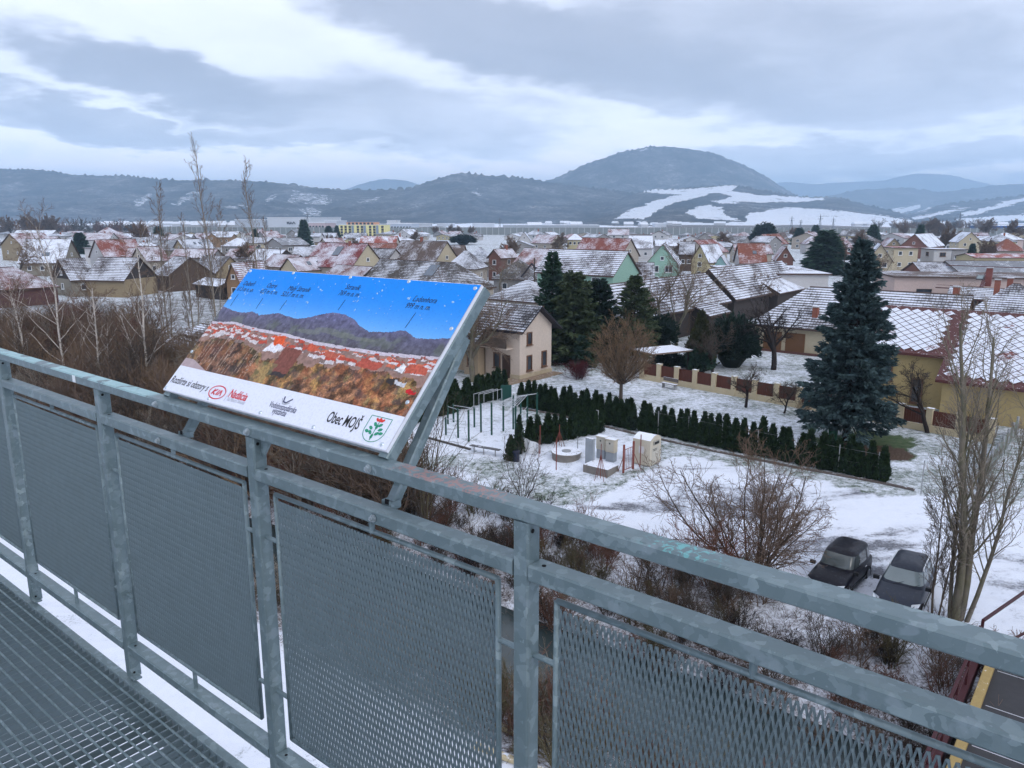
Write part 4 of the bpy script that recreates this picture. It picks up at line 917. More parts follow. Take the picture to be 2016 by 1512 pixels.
H_('grey-roofed house with satellite dish and pale gable', 712, 755, 521, 3.6, 7.5, 3.4, 'd', wall='white', rmat='greylow', wf=1, ws=1)
H_('large brown-roofed house with cream gable and white chimney', 765, 852, 519, 4.0, 9, 4.8, 'd', wall='cream', rmat='brown', wf=2, ws=1, chim=[(-.05, .0)])
H_('white block with tilted solar panel behind the large brown roof', 782, 882, 497, 5.2, 9, 1.2, ang=-3, wall='white', rmat='white', wf=3, ws=1, solar=[(.1, .8)])
H_('maroon roof just right of the large brown roof', 878, 908, 504, 4.0, 8, 2.6, ang=-8, wall='beige', rmat='brown', wf=1, ws=1)
H_('small low roof peeking over the left top edge of the board', 640, 708, 546, 3.0, 6, 1.9, 'd', wall='dark', rmat='pink', wf=0, ws=0, courses=True)
H_('long house with shingled snowy hip roof and solar panel right above the board', 716, 902, 562, 3.2, 8.5, 3.6, 'd', hips=(0, 1), wall='beige', rmat='greylow', wf=3, ws=1, solar=[(.13, .62)], courses=True)
H_('house with brownish snow-dusted hip roof right of the board', 876, 936, 528, 3.6, 9, 3.4, ang=-14, hips=(1, 1), wall='beige', rmat='grey', wf=2, ws=1)
H_('house with pale blue snowed hip roof right of the board', 912, 962, 515, 3.8, 9, 3.0, ang=-12, hips=(1, 1), wall='grey', rmat='blue', wf=2, ws=1)
H_('red brick house with tall chimney behind the bare orchard', 962, 985, 506, 5.4, 6, 1.6, 'd', ridge='g', wall='brick', rmat='pink', wf=1, ws=1, st=2, chim=[(.2, .0)])
H_('low grey hip roof behind the beige corner house', 960, 1052, 590, 3.0, 8, 2.3, 'd', hips=(1, 1), wall='beige', rmat='grey', wf=4, ws=2, courses=True, fr='brown')
H_('dark low roof under the bare orchard trees', 972, 1048, 548, 3.2, 8, 3.0, ang=-18, hips=(1, 1), wall='grey', rmat='greylow', wf=2, ws=1)
H_('yellowish brick house behind the orchard trees', 1010, 1060, 523, 4.0, 9, 3.4, 'd', wall='grey', rmat='pink', wf=1, ws=0)
# right of centre
H_('mint green two-storey house with snowy brown roof and white windows', 1058, 1207, 537, 5.8, 7.5, 3.2, 'd', wall='mint', rmat='barn', wf=3, ws=0, st=2, ww=1.5, wh=1.5)
H_('grey tiled barn wing behind the mint green house', 1218, 1285, 555, 3.4, 8, 2.9, ang=-8, wall='grey', rmat='barn', wf=0, ws=0, courses=True, name='barn', cat='barn')
H_('house with long red roof and brown patch behind the mint green house', 1130, 1222, 503, 4.6, 9, 4.2, 'd', wall='beige', rmat='red', wf=3, ws=2)
H_('yellow house far behind with four small windows', 1117, 1146, 472, 6.0, 9, 2.0, ang=-6, hips=(1, 1), wall='yellow', rmat='white', wf=3, ws=2, st=2)
H_('white chalet with steep snowy roof left of the yellow house', 1020, 1044, 473, 4.0, 9, 3.6, ang=-4, ridge='g', wall='white', rmat='white', wf=2, ws=1, st=1)
H_('red and white patched roof house behind the orchard', 1046, 1084, 478, 3.6, 9, 3.2, 'd', wall='beige', rmat='pink', wf=2, ws=1)
H_('white-roofed house with wide snowy slope right of the red roof', 1240, 1284, 488, 4.4, 10, 3.8, ang=-6, wall='white', rmat='white', wf=2, ws=1)
H_('low house with snow roof between the red roof and the mint gable house', 1292, 1338, 484, 3.6, 9, 2.2, ang=-4, wall='grey', rmat='white', wf=3, ws=1)
H_('mint house facing with balcony gable and grey roof', 1272, 1335, 520, 4.6, 12, 4.0, ang=-14, ridge='g', wall='mint', rmat='grey', wf=2, ws=2, st=2, ww=1.6, wh=1.4)
H_('yellow house with snow-dusted roof beside the mint gable house', 1362, 1394, 512, 4.4, 9, 3.4, 'd', ridge='g', wall='yellow', rmat='white', wf=1, ws=1, st=2)
H_('dark gabled house between the mint and the orange-red roofs', 1338, 1364, 500, 4.6, 9, 3.0, ang=-16, wall='wood', rmat='grey', wf=2, ws=1)
H_('red roofed house with snow half right of the yellow gable', 1394, 1432, 496, 4.2, 9, 3.4, 'n', wall='beige', rmat='red', wf=1, ws=1)
H_('bright orange-red house roof with small dormer window', 1458, 1508, 517, 3.8, 10, 4.2, ang=-8, wall='white', rmat='orange', wf=2, ws=1, sky=[(.1, .5)])
H_('small aqua garage with snowy roof', 1404, 1432, 524, 2.9, 8, 2.3, ang=-20, ridge='g', wall='aqua', rmat='white', wf=1, ws=0, name='garage', cat='garage')
H_('long old barn with sagging striped roof behind the conifers', 1205, 1433, 612, 3.5, 7.2, 3.2, 'n', wall='dark', rmat='barn', wf=0, ws=0, courses=True, name='barn', cat='barn')
H_('old barn with dark verge and streaked roof right of the long barn', 1446, 1580, 574, 3.5, 7.6, 3.6, 'n', wall='dark', rmat='barn', wf=0, ws=0, courses=True, name='barn', cat='barn')
H_('dark lean-to roof below the long old barn', 1395, 1432, 617, 2.6, 3.5, .9, 'n', wall='dark', rmat='barn', wf=0, ws=0, courses=True, name='shed', cat='shed')
H_('large hall with flat white roof behind the old barns', 1448, 1632, 541, 5.4, 20, 0, ang=-4, roof='flat', wall='white', rmat='white', wf=0, ws=0, name='hall', cat='hall')
H_('low white-roofed annex in front of the large hall', 1532, 1612, 568, 3.4, 9, 2.3, 'n', wall='dark', rmat='white', wf=0, ws=0, name='annex', cat='building')
H_('brick gable house left of the dark spruces', 1530, 1562, 510, 3.6, 9, 3.0, ang=-12, ridge='g', wall='brick', rmat='pink', wf=1, ws=1, chim=[(.1, -.3)])
H_('long low pinkish tile roof left of the brick gable', 1450, 1520, 499, 3.2, 9, 2.6, ang=-3, wall='beige', rmat='pink', wf=2, ws=1)
H_('far house with orange-red gable roof on the right', 1520, 1552, 480, 3.8, 9, 3.8, 'n', wall='white', rmat='orange', wf=1, ws=1)
H_('pinkish roofed house left of the twin spruces', 1588, 1618, 480, 3.8, 9, 2.8, ang=-5, hips=(1, 1), wall='white', rmat='pink', wf=2, ws=1)
H_('pinkish brick house with red hip roof between spruces', 1648, 1682, 486, 4.4, 9, 3.0, ang=-8, hips=(1, 1), wall='brick', rmat='pink', wf=2, ws=1, st=2)
H_('yellowish house with bright snowy roof behind the blue spruce top', 1708, 1756, 512, 4.8, 12, 3.4, ang=-22, ridge='g', wall='cream', rmat='white', wf=2, ws=2, st=2)
H_('flat-roofed cream house with red edge right of the bright snowy roof', 1760, 1808, 489, 6.0, 9, 0, ang=-6, roof='flat', wall='cream', rmat='plainred', wf=2, ws=1, st=2)
H_('house with ochre round gable left of the tall right spruce', 1745, 1774, 484, 4.2, 9, 2.6, ang=-10, ridge='g', wall='ochre', rmat='pink', wf=1, ws=1)
H_('red-sided house with steep white roof on the right', 1826, 1858, 484, 4.2, 9, 4.2, 'n', wall='brick', rmat='white', wf=1, ws=1)
H_('white cube house with flat roof and brown window on the right', 1840, 1874, 492, 5.6, 8, 0, ang=-4, roof='flat', wall='white', rmat='white', wf=1, ws=1, st=2, fr='brown', ww=1.6)
H_('low pale cube house right of the white cube', 1876, 1904, 492, 4.8, 8, 0, ang=-4, roof='flat', wall='grey', rmat='white', wf=2, ws=0)
H_('cream gable house with snowy roof high on the right', 1888, 1932, 476, 5.0, 12, 3.6, ang=-14, ridge='g', wall='cream', rmat='white', wf=2, ws=2, st=2)
H_('orange tiled roof at the right edge of the village', 1968, 2016, 493, 3.8, 9, 3.4, ang=-10, hips=(1, 1), wall='beige', rmat='orange', wf=2, ws=1)
H_('red and yellow low building at the right edge', 1920, 2060, 508, 4.0, 10, .8, ang=-4, wall='yellow', rmat='plainred', wf=3, ws=0)
H_('long shed with grey corrugated glazed roof on the right', 1892, 2080, 538, 3.6, 12, 1.9, ang=-3, wall='grey', rmat='sheet', wf=0, ws=0, name='shed', cat='shed')
H_('snow-striped low roof left of the glazed shed', 1818, 1888, 538, 3.4, 9, 1.8, ang=-3, wall='brick', rmat='barn', wf=0, ws=0, name='shed', cat='shed')
H_('long pink rendered building with dark flat eaves on the right', 1762, 2160, 549, 5.0, 12, 0, ang=-11, roof='flat', wall='pink', rmat='brown', wf=5, ws=0, ww=2.2, wh=1.0, fr='dark')
H_('low porch with black fascia and snowy roof before the pink building', 1868, 1992, 588, 3.0, 4.2, 1.2, 'd', wall='dark', rmat='barn', wf=0, ws=0, courses=True, name='porch', cat='porch')
H_('cream house with long snowy tiled hip roof and brown shutters left of the blue spruce', 1482, 1882, 651, 3.0, 8.6, 3.6, 'd', hips=(1, 0), wall='cream', rmat='grey', wf=0, ws=0, courses=True, chim=[(.44, .05), (-.18, -.75)])
H_('house with snowy tiled hip roof and two chimneys behind the shingled roof', 1892, 2080, 628, 3.2, 8.6, 3.4, 'd', hips=(1, 1), wall='cream', rmat='grey', wf=0, ws=0, courses=True, chim=[(-.2, -.15), (-.08, .1)])
# ------------------------------------------------------------------ vegetation
def fast_mesh(name, V, Fq, mats, mi=None, smoothed=False):
    """mesh from arrays; Fq is (n,3) or (n,4)"""
    me = bpy.data.meshes.new(name); V = np.asarray(V, np.float32); Fq = np.asarray(Fq, np.int32); k = Fq.shape[1]
    me.vertices.add(len(V)); me.vertices.foreach_set('co', V.ravel()); me.loops.add(Fq.size); me.loops.foreach_set('vertex_index', Fq.ravel())
    me.polygons.add(len(Fq)); me.polygons.foreach_set('loop_start', np.arange(len(Fq), dtype=np.int32) * k)
    for m in (mats if isinstance(mats, (list, tuple)) else [mats]): me.materials.append(m)
    if mi is not None: me.polygons.foreach_set('material_index', np.asarray(mi, np.int32))
    if smoothed: me.polygons.foreach_set('use_smooth', np.ones(len(Fq), bool))
    me.update(calc_edges=True); me.validate(); return me
def seg_arrays(segs, k):
    a = np.array(segs, float); p0, p1, r0, r1 = a[:, 0:3], a[:, 3:6], a[:, 6], a[:, 7]; t = p1 - p0; t /= np.linalg.norm(t, axis=1, keepdims=True) + 1e-9
    ref = np.where(abs(t[:, 2:3]) < .9, np.array([[0, 0, 1.]]), np.array([[1., 0, 0]])); r = np.cross(t, ref); r /= np.linalg.norm(r, axis=1, keepdims=True) + 1e-9; u = np.cross(r, t)
    ang = np.arange(k) * 2 * math.pi / k; c, s = np.cos(ang)[None, :, None], np.sin(ang)[None, :, None]
    ring = r[:, None] * c + u[:, None] * s; V = np.concatenate([p0[:, None] + ring * r0[:, None, None], p1[:, None] + ring * r1[:, None, None]], 1)
    base = (np.arange(len(a)) * 2 * k)[:, None, None]; j = np.arange(k); q = np.stack([j, (j + 1) % k, k + (j + 1) % k, k + j], -1)[None]
    return V.reshape(-1, 3), (base + q).reshape(-1, 4)
def unit(v): return v / (np.linalg.norm(v) + 1e-9)
def perp(v, rg):
    w = rg.normal(size=3); w -= v * (w @ v); return unit(w)
def grow(rg, p, dr, length, r0, lev, prm, out):
    """one limb as a wobbling chain; children along it. prm[lev] = (segments, wobble, lift, children, from, angle, len ratio, taper, rad ratio)"""
    ns, wob, lift, nch, frm, ang, lr, tap, rrat = prm[lev]; pts = [p]; dirs = [dr]
    for i in range(ns):
        dr = unit(dr + rg.normal(size=3) * wob + np.array([0, 0, lift])); p = p + dr * length / ns; pts.append(p); dirs.append(dr)
    rad = [r0 * (1 - (1 - tap) * i / ns) for i in range(ns + 1)]
    for i in range(ns): out.append((lev, *pts[i], *pts[i + 1], rad[i], rad[i + 1]))
    if lev + 1 >= len(prm): return
    n = int(nch * (.8 + .4 * rg.random()) + .5)
    for c in range(n):
        f = frm + (1 - frm) * (c + rg.random()) / n; i = min(int(f * ns), ns - 1); fr = f * ns - i; q = pts[i] + (pts[i + 1] - pts[i]) * fr
        a = ang * (.7 + .6 * rg.random()); d2 = unit(dirs[i + 1] * math.cos(a) + perp(dirs[i + 1], rg) * math.sin(a))
        L = length * lr * (1 - .55 * f) * (.7 + .6 * rg.random()); grow(rg, q, d2, L, max(rad[i] * rrat, prm[-1][-1] * .0 + .003), lev + 1, prm, out)
def bare_meshes(seed, stems, prm, bark, twig, minr=.006, split=1, height=None):
    """stems: list of (offset, direction, length, radius); returns meshes of trunk and crown"""
    rg = np.random.default_rng(seed); out = []
    for off, d_, L, r in stems: grow(rg, np.array(off, float), unit(np.array(d_, float)), L, r, 0, prm, out)
    a = np.array(out)
    if height: k_ = height / np.percentile(a[:, 6], 99.5); a[:, 1:7] *= k_; a[:, 7:] *= min(k_, 1.15)
    a[:, 7:] = np.maximum(a[:, 7:], minr); lev = a[:, 0]
    lo, hi = a[lev <= split][:, 1:], a[lev > split][:, 1:]
    V1, F1 = seg_arrays(lo, 6); m1 = fast_mesh('trunk', V1, F1, bark, smoothed=True); m2 = None
    if len(hi): V2, F2 = seg_arrays(hi, 3); m2 = fast_mesh('crown', V2, F2, twig)
    return m1, m2
def bark_mat(name, col, spots=None, var=.35, moss=0):
    m, nt, b = base_mat(name); p = pos(nt); mp = nt.nodes.new('ShaderNodeMapping'); mp.inputs['Scale'].default_value = (1, 1, .25 if not spots else 3.0); nt.links.new(p, mp.inputs[0])
    n = noise(nt, mp.outputs[0], 9, 5, .7); c = mixc(nt, n, tuple(x * (1 - var) for x in col), tuple(min(1, x * (1 + var)) for x in col))
    if spots: c = mixc(nt, smooth(nt, noise(nt, mp.outputs[0], 5, 4, .6, w=2.), .56, .64), c, spots)
    if moss: c = mixc(nt, math_n(nt, 'MULTIPLY', smooth(nt, noise(nt, p, 2.0, 4, .6), .4, .65), moss), c, (.10, .105, .05))
    setc(nt, b.inputs['Base Color'], c); b.inputs['Roughness'].default_value = .9; b.inputs['Specular IOR Level'].default_value = .1; return m
BK = dict(birch=bark_mat('birch_bark', (.52, .47, .42), (.06, .05, .045)), brown=bark_mat('brown_bark', (.085, .068, .055)), dark=bark_mat('dark_bark', (.035, .028, .027)), grey=bark_mat('grey_bark', (.17, .15, .12), moss=.5),
          twig=bark_mat('brown_twigs', (.165, .115, .085)), red=bark_mat('reddish_twigs', (.165, .088, .066)), pale=bark_mat('pale_twigs', (.24, .205, .165)), olive=bark_mat('olive_twigs', (.105, .09, .052)), warm=bark_mat('tan_twigs', (.20, .135, .085)), rust=bark_mat('rust_twigs', (.20, .085, .055)), wine=bark_mat('wine_twigs', (.085, .022, .026)))
def place_tree(name, label, meshes, loc, rz=0., sc=1., cat='tree', group=None):
    t = thing(name, label, cat, loc, group); t.rotation_euler = (0, 0, rz); t.scale = (sc, sc, sc)
    link('trunk' if cat != 'bush' else 'stem', meshes[0], t)
    if meshes[1] is not None: link('crown', meshes[1], t)
    return t
UPV = (0, 0, 1)
#          seg wob lift ch from ang lr tap rr
TALL = [(14, .022, .03, 26, .22, .42, .22, .22, .40), (6, .09, .10, 6, .2, .5, .45, .3, .5), (4, .14, .06, 4, .2, .6, .5, .4, .6), (3, .16, .03, 0, 0, 0, 0, .5, .6)]
BIRCH = [(12, .05, .03, 20, .22, .75, .36, .25, .42), (6, .12, .05, 8, .15, .6, .5, .3, .55), (4, .16, .0, 6, .15, .6, .55, .4, .6), (3, .2, -.03, 0, 0, 0, 0, .5, .6)]
SPREAD = [(6, .10, .04, 7, .35, .75, 1.35, .6, .55), (8, .14, .03, 9, .15, .75, .60, .3, .5), (5, .18, .03, 7, .15, .7, .55, .4, .55), (4, .2, .02, 5, .2, .7, .5, .4, .6), (3, .22, 0, 0, 0, 0, 0, .5, .6)]
GLOBE = [(4, .04, .05, 22, .60, .95, 4.0, .75, .34), (8, .07, .09, 13, .18, .55, .46, .3, .5), (5, .14, .03, 9, .10, .6, .50, .4, .6), (4, .2, .02, 6, .12, .6, .5, .4, .6), (3, .2, .0, 0, 0, 0, 0, .5, .6)]
WIDE = [(9, .09, .07, 11, .2, .65, .55, .3, .6), (6, .16, .04, 8, .15, .6, .5, .4, .6), (4, .2, .02, 4, .2, .6, .5, .4, .6), (3, .2, .0, 0, 0, 0, 0, .5, .6)]
BUSH = [(6, .12, .05, 8, .15, .6, .6, .3, .6), (5, .18, .04, 7, .15, .6, .55, .4, .6), (3, .2, .02, 0, 0, 0, 0, .5, .6)]
def stems_of(rg, n, spread, L, r, base=.15):
    o = []
    for i in range(n):
        a = rg.random() * 2 * math.pi; q = rg.random() ** .7 * spread; o.append(((math.cos(a) * base * rg.random(), math.sin(a) * base * rg.random(), -.15), (math.cos(a) * q, math.sin(a) * q, 1), L * (.7 + .5 * rg.random()), r * (.7 + .5 * rg.random())))
    return o
def gpos(x, y, dz=0.0):
    p = P(x, y, 0); z = float(ground_z(p[0], p[1]))
    for _ in range(6): p = P(x, y, z); z = float(ground_z(p[0], p[1]))
    return np.array([p[0], p[1], z + dz])
rgv = np.random.default_rng(77)
# tall slender trees behind the left thicket
for lab, x, y, h, lean, sd in (('tallest bare slender tree, its tip standing out against the clouds on the left', 428, 672, 23.0, -.005, 1), ('tall bare slender tree just left of the board corner', 522, 668, 20.5, -.01, 2), ('thin tall bare tree left of the tallest one', 332, 668, 18.0, -.012, 3), ('shorter thin bare tree between the two tall ones on the left', 384, 676, 14.5, -.01, 4)):
    ms = bare_meshes(sd, [((0, 0, -.2), (lean, 0, 1), h, .13 if h > 20 else .10), ((.3, .2, -.2), (lean + .05, .02, 1), h * .7, .07), ((-.3, .1, -.2), (lean - .06, .0, 1), h * .55, .05)], TALL, BK['pale'], BK['twig'], .011, 1, h)
    place_tree('bare_tree', lab, ms, gpos(x, y), group='bare trees on the left')
# white birches of the left thicket
for lab, x, y, h, lean, sd in (('white-barked birch with forked trunk in the left thicket', 134, 788, 15.5, -.03, 11), ('white-barked birch close to the lower left corner of the board', 294, 800, 13.2, -.03, 12), ('leaning white birch at the left edge', 34, 742, 9.5, -.06, 13), ('slim white birch second from the left edge', 62, 752, 10.0, -.03, 14), ('thin twin-stemmed birch between the two large birches', 215, 800, 10.0, -.05, 15)):
    st = [((0, 0, -.2), (lean, 0, 1), h, .115)]
    if sd in (11, 15): st.append(((0, 0, 1.2), (.28, .05, 1), h * .55, .07))
    if sd == 12: st.append(((.2, .1, -.2), (-.3, .05, 1), h * .6, .06))
    place_tree('birch_tree', lab, bare_meshes(sd, st, BIRCH, BK['birch'], BK['twig'], .010), gpos(x, y), group='birches in the left thicket')
# bare trees of the gardens
def garden(lab, x, y, h, prm, bark, twig, sd, stems=None, minr=.009, lean=(0, 0), r=.14, nm='bare_tree', group='bare garden trees', split=1):
    st = stems or [((0, 0, -.2), (lean[0], lean[1], 1), h * .45 if prm is SPREAD else h * .24 if prm is GLOBE else h, r)]
    return place_tree(nm, lab, bare_meshes(sd, st, prm, BK[bark], BK[twig], minr, split, h), gpos(x, y), group=group)
def globe_tree(lab, x, y, h, seed):
    """short trunk, limbs arching out to the shell of a round crown, fine twigs on every limb"""
    rg = np.random.default_rng(seed); lo, hi = [], []; fk = np.array([0, 0, h * .19]); lo.append((0, 0, -.2, *fk, .17, .14))
    for i in range(64):
        a = i * 2.39996; t = (i + .5) / 64; el = math.acos(1 - 1.62 * t); rr = .80 + .22 * rg.random(); q = np.array([math.cos(a) * math.sin(el) * h * .39 * rr, math.sin(a) * math.sin(el) * h * .39 * rr, h * .60 + math.cos(el) * h * .39 * rr])
        c = fk * .55 + q * .45 + np.array([0, 0, -.06 * h if el > 1.2 else .05 * h]) + rg.normal(size=3) * .12; pts = [(1 - u) ** 2 * fk + 2 * u * (1 - u) * c + u * u * q for u in np.linspace(0, 1, 9)]; r0 = .035 + .02 * rg.random()
        for k in range(8): lo.append((*pts[k], *pts[k + 1], r0 * (1 - .85 * k / 8), r0 * (1 - .85 * (k + 1) / 8)))
        for k in range(13):
            f = .28 + .72 * rg.random(); j = min(int(f * 8), 7); p_ = pts[j] + (pts[j + 1] - pts[j]) * (f * 8 - j); d_ = unit(unit(pts[j + 1] - pts[j]) + perp(unit(pts[j + 1] - pts[j]), rg) * .8 + np.array([0, 0, .25])); o = []
            grow(rg, p_, d_, (.55 + .55 * rg.random()) * h / 6.4, .011, 0, [(4, .14, .03, 7, .1, .6, .6, .4, .7), (3, .2, .02, 0, 0, 0, 0, .5, .6)], o); hi += [z[1:] for z in o]
    a2 = np.array(hi); a2[:, 6:] = np.maximum(a2[:, 6:], .0075); V1, F1 = seg_arrays(lo, 6); V2, F2 = seg_arrays(a2, 3)
    place_tree('bare_tree', lab, (fast_mesh('trunk', V1, F1, BK['brown'], smoothed=True), fast_mesh('crown', V2, F2, BK['warm'])), gpos(x, y), group='bare garden trees')
globe_tree('round brown bare tree standing alone on the snowy lawn', 1222, 787, 6.5, 21)
garden('tall twin-stemmed bare tree in front of the long old barn', 1325, 686, 11, SPREAD, 'grey', 'twig', 22, stems=[((-.2, 0, -.2), (-.16, 0, 1), 6.5, .19), ((.3, 0, -.2), (.12, 0, 1), 7.0, .2)])
garden('gnarled bare tree overhanging the beige corner house', 928, 752, 9, SPREAD, 'grey', 'twig', 23, stems=[((0, 0, -.2), (.1, 0, 1), 4.2, .24), ((.2, 0, -.2), (-.3, .1, 1), 4.0, .16)])
garden('second bare tree left of the beige corner house, mostly behind the board', 880, 744, 8, SPREAD, 'grey', 'pale', 24)
garden('bare orchard tree above the low grey hip roof', 985, 585, 8.5, SPREAD, 'grey', 'pale', 25)
garden('slender bare tree rising before the mint green house', 1098, 580, 10.5, BIRCH, 'grey', 'pale', 26, r=.12)
garden('dark thick-trunked bare tree in front of the cream house', 1522, 728, 6.4, SPREAD, 'dark', 'dark', 27, r=.24)
garden('bare tree beside the yew shrubs inside the fence', 1404, 738, 5.2, SPREAD, 'dark', 'brown', 28, r=.13)
garden('small crooked fruit tree before the brown fence panels', 1468, 802, 3.4, SPREAD, 'dark', 'brown', 29, lean=(.1, 0), r=.11, minr=.007)
garden('smallest fruit tree left of the blue spruce', 1541, 814, 2.6, SPREAD, 'dark', 'brown', 30, lean=(.2, 0), r=.07, minr=.006)
garden('leaning old fruit tree in front of the yellow wall', 1828, 852, 5.0, SPREAD, 'dark', 'brown', 31, lean=(-.25, 0), r=.13, minr=.007)
garden('bare tree in front of the steep white house on the left', 36, 556, 8.5, SPREAD, 'brown', 'twig', 32, minr=.02, r=.2)
garden('small bare tree by the yellowish house near the spruce top', 1722, 566, 7.5, SPREAD, 'brown', 'twig', 33, minr=.016)
garden('bare tree against the streaked barn roof right of the long barn', 1498, 622, 6.5, SPREAD, 'brown', 'twig', 34, minr=.012)
# trees and shrubs on the near bank and the lot
for lab, x, y, st, prm, bk, tw, sd, cat in (
    ('wide bare bush spreading over the snowy parking lot', 1482, 1140, stems_of(rgv, 18, 1.2, 5.2, .05, .5), WIDE, 'brown', 'twig', 41, 'bush'),
    ('reddish dense shrub left of the dark cars', 1408, 1150, stems_of(rgv, 26, .8, 2.5, .02, .6), BUSH, 'rust', 'rust', 42, 'bush'),
    ('multi-stemmed sapling right below the board', 836, 1052, stems_of(rgv, 6, .32, 6.2, .055, .2), BUSH, 'olive', 'brown', 43, 'bush'),
    ('small bare sapling between the bench and the railing', 1030, 985, stems_of(rgv, 7, .42, 2.9, .025, .15), BUSH, 'brown', 'brown', 44, 'bush'),
    ('burgundy round shrub right of the beige corner house', 1138, 746, stems_of(rgv, 44, .8, 1.5, .014, .5), BUSH, 'wine', 'wine', 45, 'bush'),
    ('tiny bare shrub at the fence foot left of the blue spruce', 1585, 820, stems_of(rgv, 9, .5, 1.1, .015, .1), BUSH, 'warm', 'warm', 46, 'bush')):
    t = place_tree('bare_bush', lab, bare_meshes(sd, st, prm, BK[bk], BK[tw], .006, 0), gpos(x, y), cat=cat, group='bare bushes')
UPR = [(12, .035, .02, 26, .22, .50, .30, .25, .36), (7, .09, .08, 8, .2, .5, .5, .3, .5), (4, .14, .05, 4, .2, .6, .5, .4, .6), (3, .16, .02, 0, 0, 0, 0, .5, .6)]
place_tree('bare_tree', 'tall bare tree with several mossy trunks beside the parked cars', bare_meshes(51, [((0, 0, -.3), (-.02, .0, 1), 11.5, .17), ((.16, .05, -.3), (.07, .03, 1), 11.0, .15), ((-.1, .1, -.3), (-.10, .05, 1), 8.0, .08), ((.3, -.1, -.3), (.26, .0, 1), 8.5, .09)], UPR, BK['grey'], BK['pale'], .0065), gpos(1880, 1222), group='bare trees by the lot')
place_tree('bare_tree', 'thin bare sapling just left of the mossy-trunked tree', bare_meshes(52, [((0, 0, -.2), (-.05, 0, 1), 5.5, .05), ((.1, 0, -.2), (.12, 0, 1), 4.5, .04)], UPR, BK['brown'], BK['brown'], .006), gpos(1835, 1235), group='bare trees by the lot')

def thicket(name, label, spots, seed, tints, h=(1.2, 3.0), nst=(5, 10), minr=.009, prm=BUSH):
    """an uncountable mass of stems"""
    rg = np.random.default_rng(seed); protos = []
    for k in range(9):
        out = []
        for off, d_, L, r in stems_of(rg, int(rg.integers(*nst)), .55, 1.0, .016, .18): grow(rg, np.array(off), unit(np.array(d_)), L, r, 0, prm, out)
        a = np.array(out)[:, 1:]; protos.append(a)
    Vs, Fs, mi, nb = [], [], [], 0
    for (x, y) in spots:
        a = protos[rg.integers(9)].copy(); s = h[0] + (h[1] - h[0]) * rg.random() ** 1.3; th = rg.random() * 6.28; c_, s_ = math.cos(th), math.sin(th); z = float(ground_z(x, y))
        for o in (0, 3):
            X, Y = a[:, o].copy(), a[:, o + 1].copy(); a[:, o] = (X * c_ - Y * s_) * s + x; a[:, o + 1] = (X * s_ + Y * c_) * s + y; a[:, o + 2] = a[:, o + 2] * s + z
        a[:, 6:] = np.maximum(a[:, 6:] * s, minr); V, F_ = seg_arrays(a, 3); Vs.append(V); Fs.append(F_ + nb); nb += len(V); mi += [int(rg.integers(len(tints)))] * len(F_)
    o = link(name, fast_mesh(name, np.concatenate(Vs), np.concatenate(Fs), [BK[q] for q in tints], mi)); o['kind'] = 'stuff'; tag(o, label, 'thicket')
def scatter(n, s0, s1, n0, n1, seed, keep=None):
    rg = np.random.default_rng(seed); o = []
    while len(o) < n:
        s, q = s0 + (s1 - s0) * rg.random(), n0 + (n1 - n0) * rg.random(); w = W(s, q, 0)
        if w[1] < 3 or (keep and not keep(w, s, q)): continue
        o.append((w[0], w[1]))
    return o
thicket('thicket', 'brown leafless thicket filling the left bank behind the railing', scatter(420, -100, -29, 23.0, 41, 5, lambda w, s, q: q < (36 + 4 * math.sin(s * .2) if s < -50 else 28.3)), 61, ['twig', 'red', 'twig', 'warm', 'pale', 'brown'], (2.0, 5.6), (7, 12), .011)
thicket('thicket', 'dark leafless thicket on the stream bank below the railing', scatter(250, -32, 16, 23.2, 28.6, 6), 62, ['brown', 'twig', 'red', 'brown', 'dark', 'olive'], (.7, 2.1), (6, 11), .006)
thicket('thicket', 'olive brown scrub along the near side of the stream', scatter(170, -26, 14, 14.2, 18.6, 7), 63, ['olive', 'brown', 'olive', 'pale', 'red'], (.6, 2.4), (6, 11), .005)
# fallen stalks and dead grass
def stalks(name, label, n, s0, s1, n0, n1, seed, mats, hh=(.2, .6)):
    rg = np.random.default_rng(seed); s = s0 + (s1 - s0) * rg.random(n); q = n0 + (n1 - n0) * rg.random(n); x = D[0] * s + N[0] * q; y = D[1] * s + N[1] * q; z = ground_z(x, y)
    h = hh[0] + (hh[1] - hh[0]) * rg.random(n); a = rg.random(n) * 6.28; l = .3 + 1.2 * rg.random(n); p0 = np.stack([x, y, z - .03], -1); p1 = p0 + np.stack([np.cos(a) * l * h, np.sin(a) * l * h, h], -1)
    V, F_ = seg_arrays(np.concatenate([p0, p1, np.full((n, 1), .008), np.full((n, 1), .004)], 1), 3); mi = np.repeat(rg.integers(0, len(mats), n), 3)
    o = link(name, fast_mesh(name, V, F_, [BK[m] for m in mats], mi)); o['kind'] = 'stuff'; tag(o, label, 'grass')
stalks('dead_grass', 'dead stalks and grass on the stream banks', 14000, -60, 18, 13.5, 28.5, 71, ['brown', 'twig', 'red', 'pale', 'olive', 'dark'])
stalks('dead_grass', 'dry tufts along the edge of the snowy lot', 1600, -26, 12, 28.2, 30.5, 72, ['olive', 'pale', 'warm'], (.08, .3))

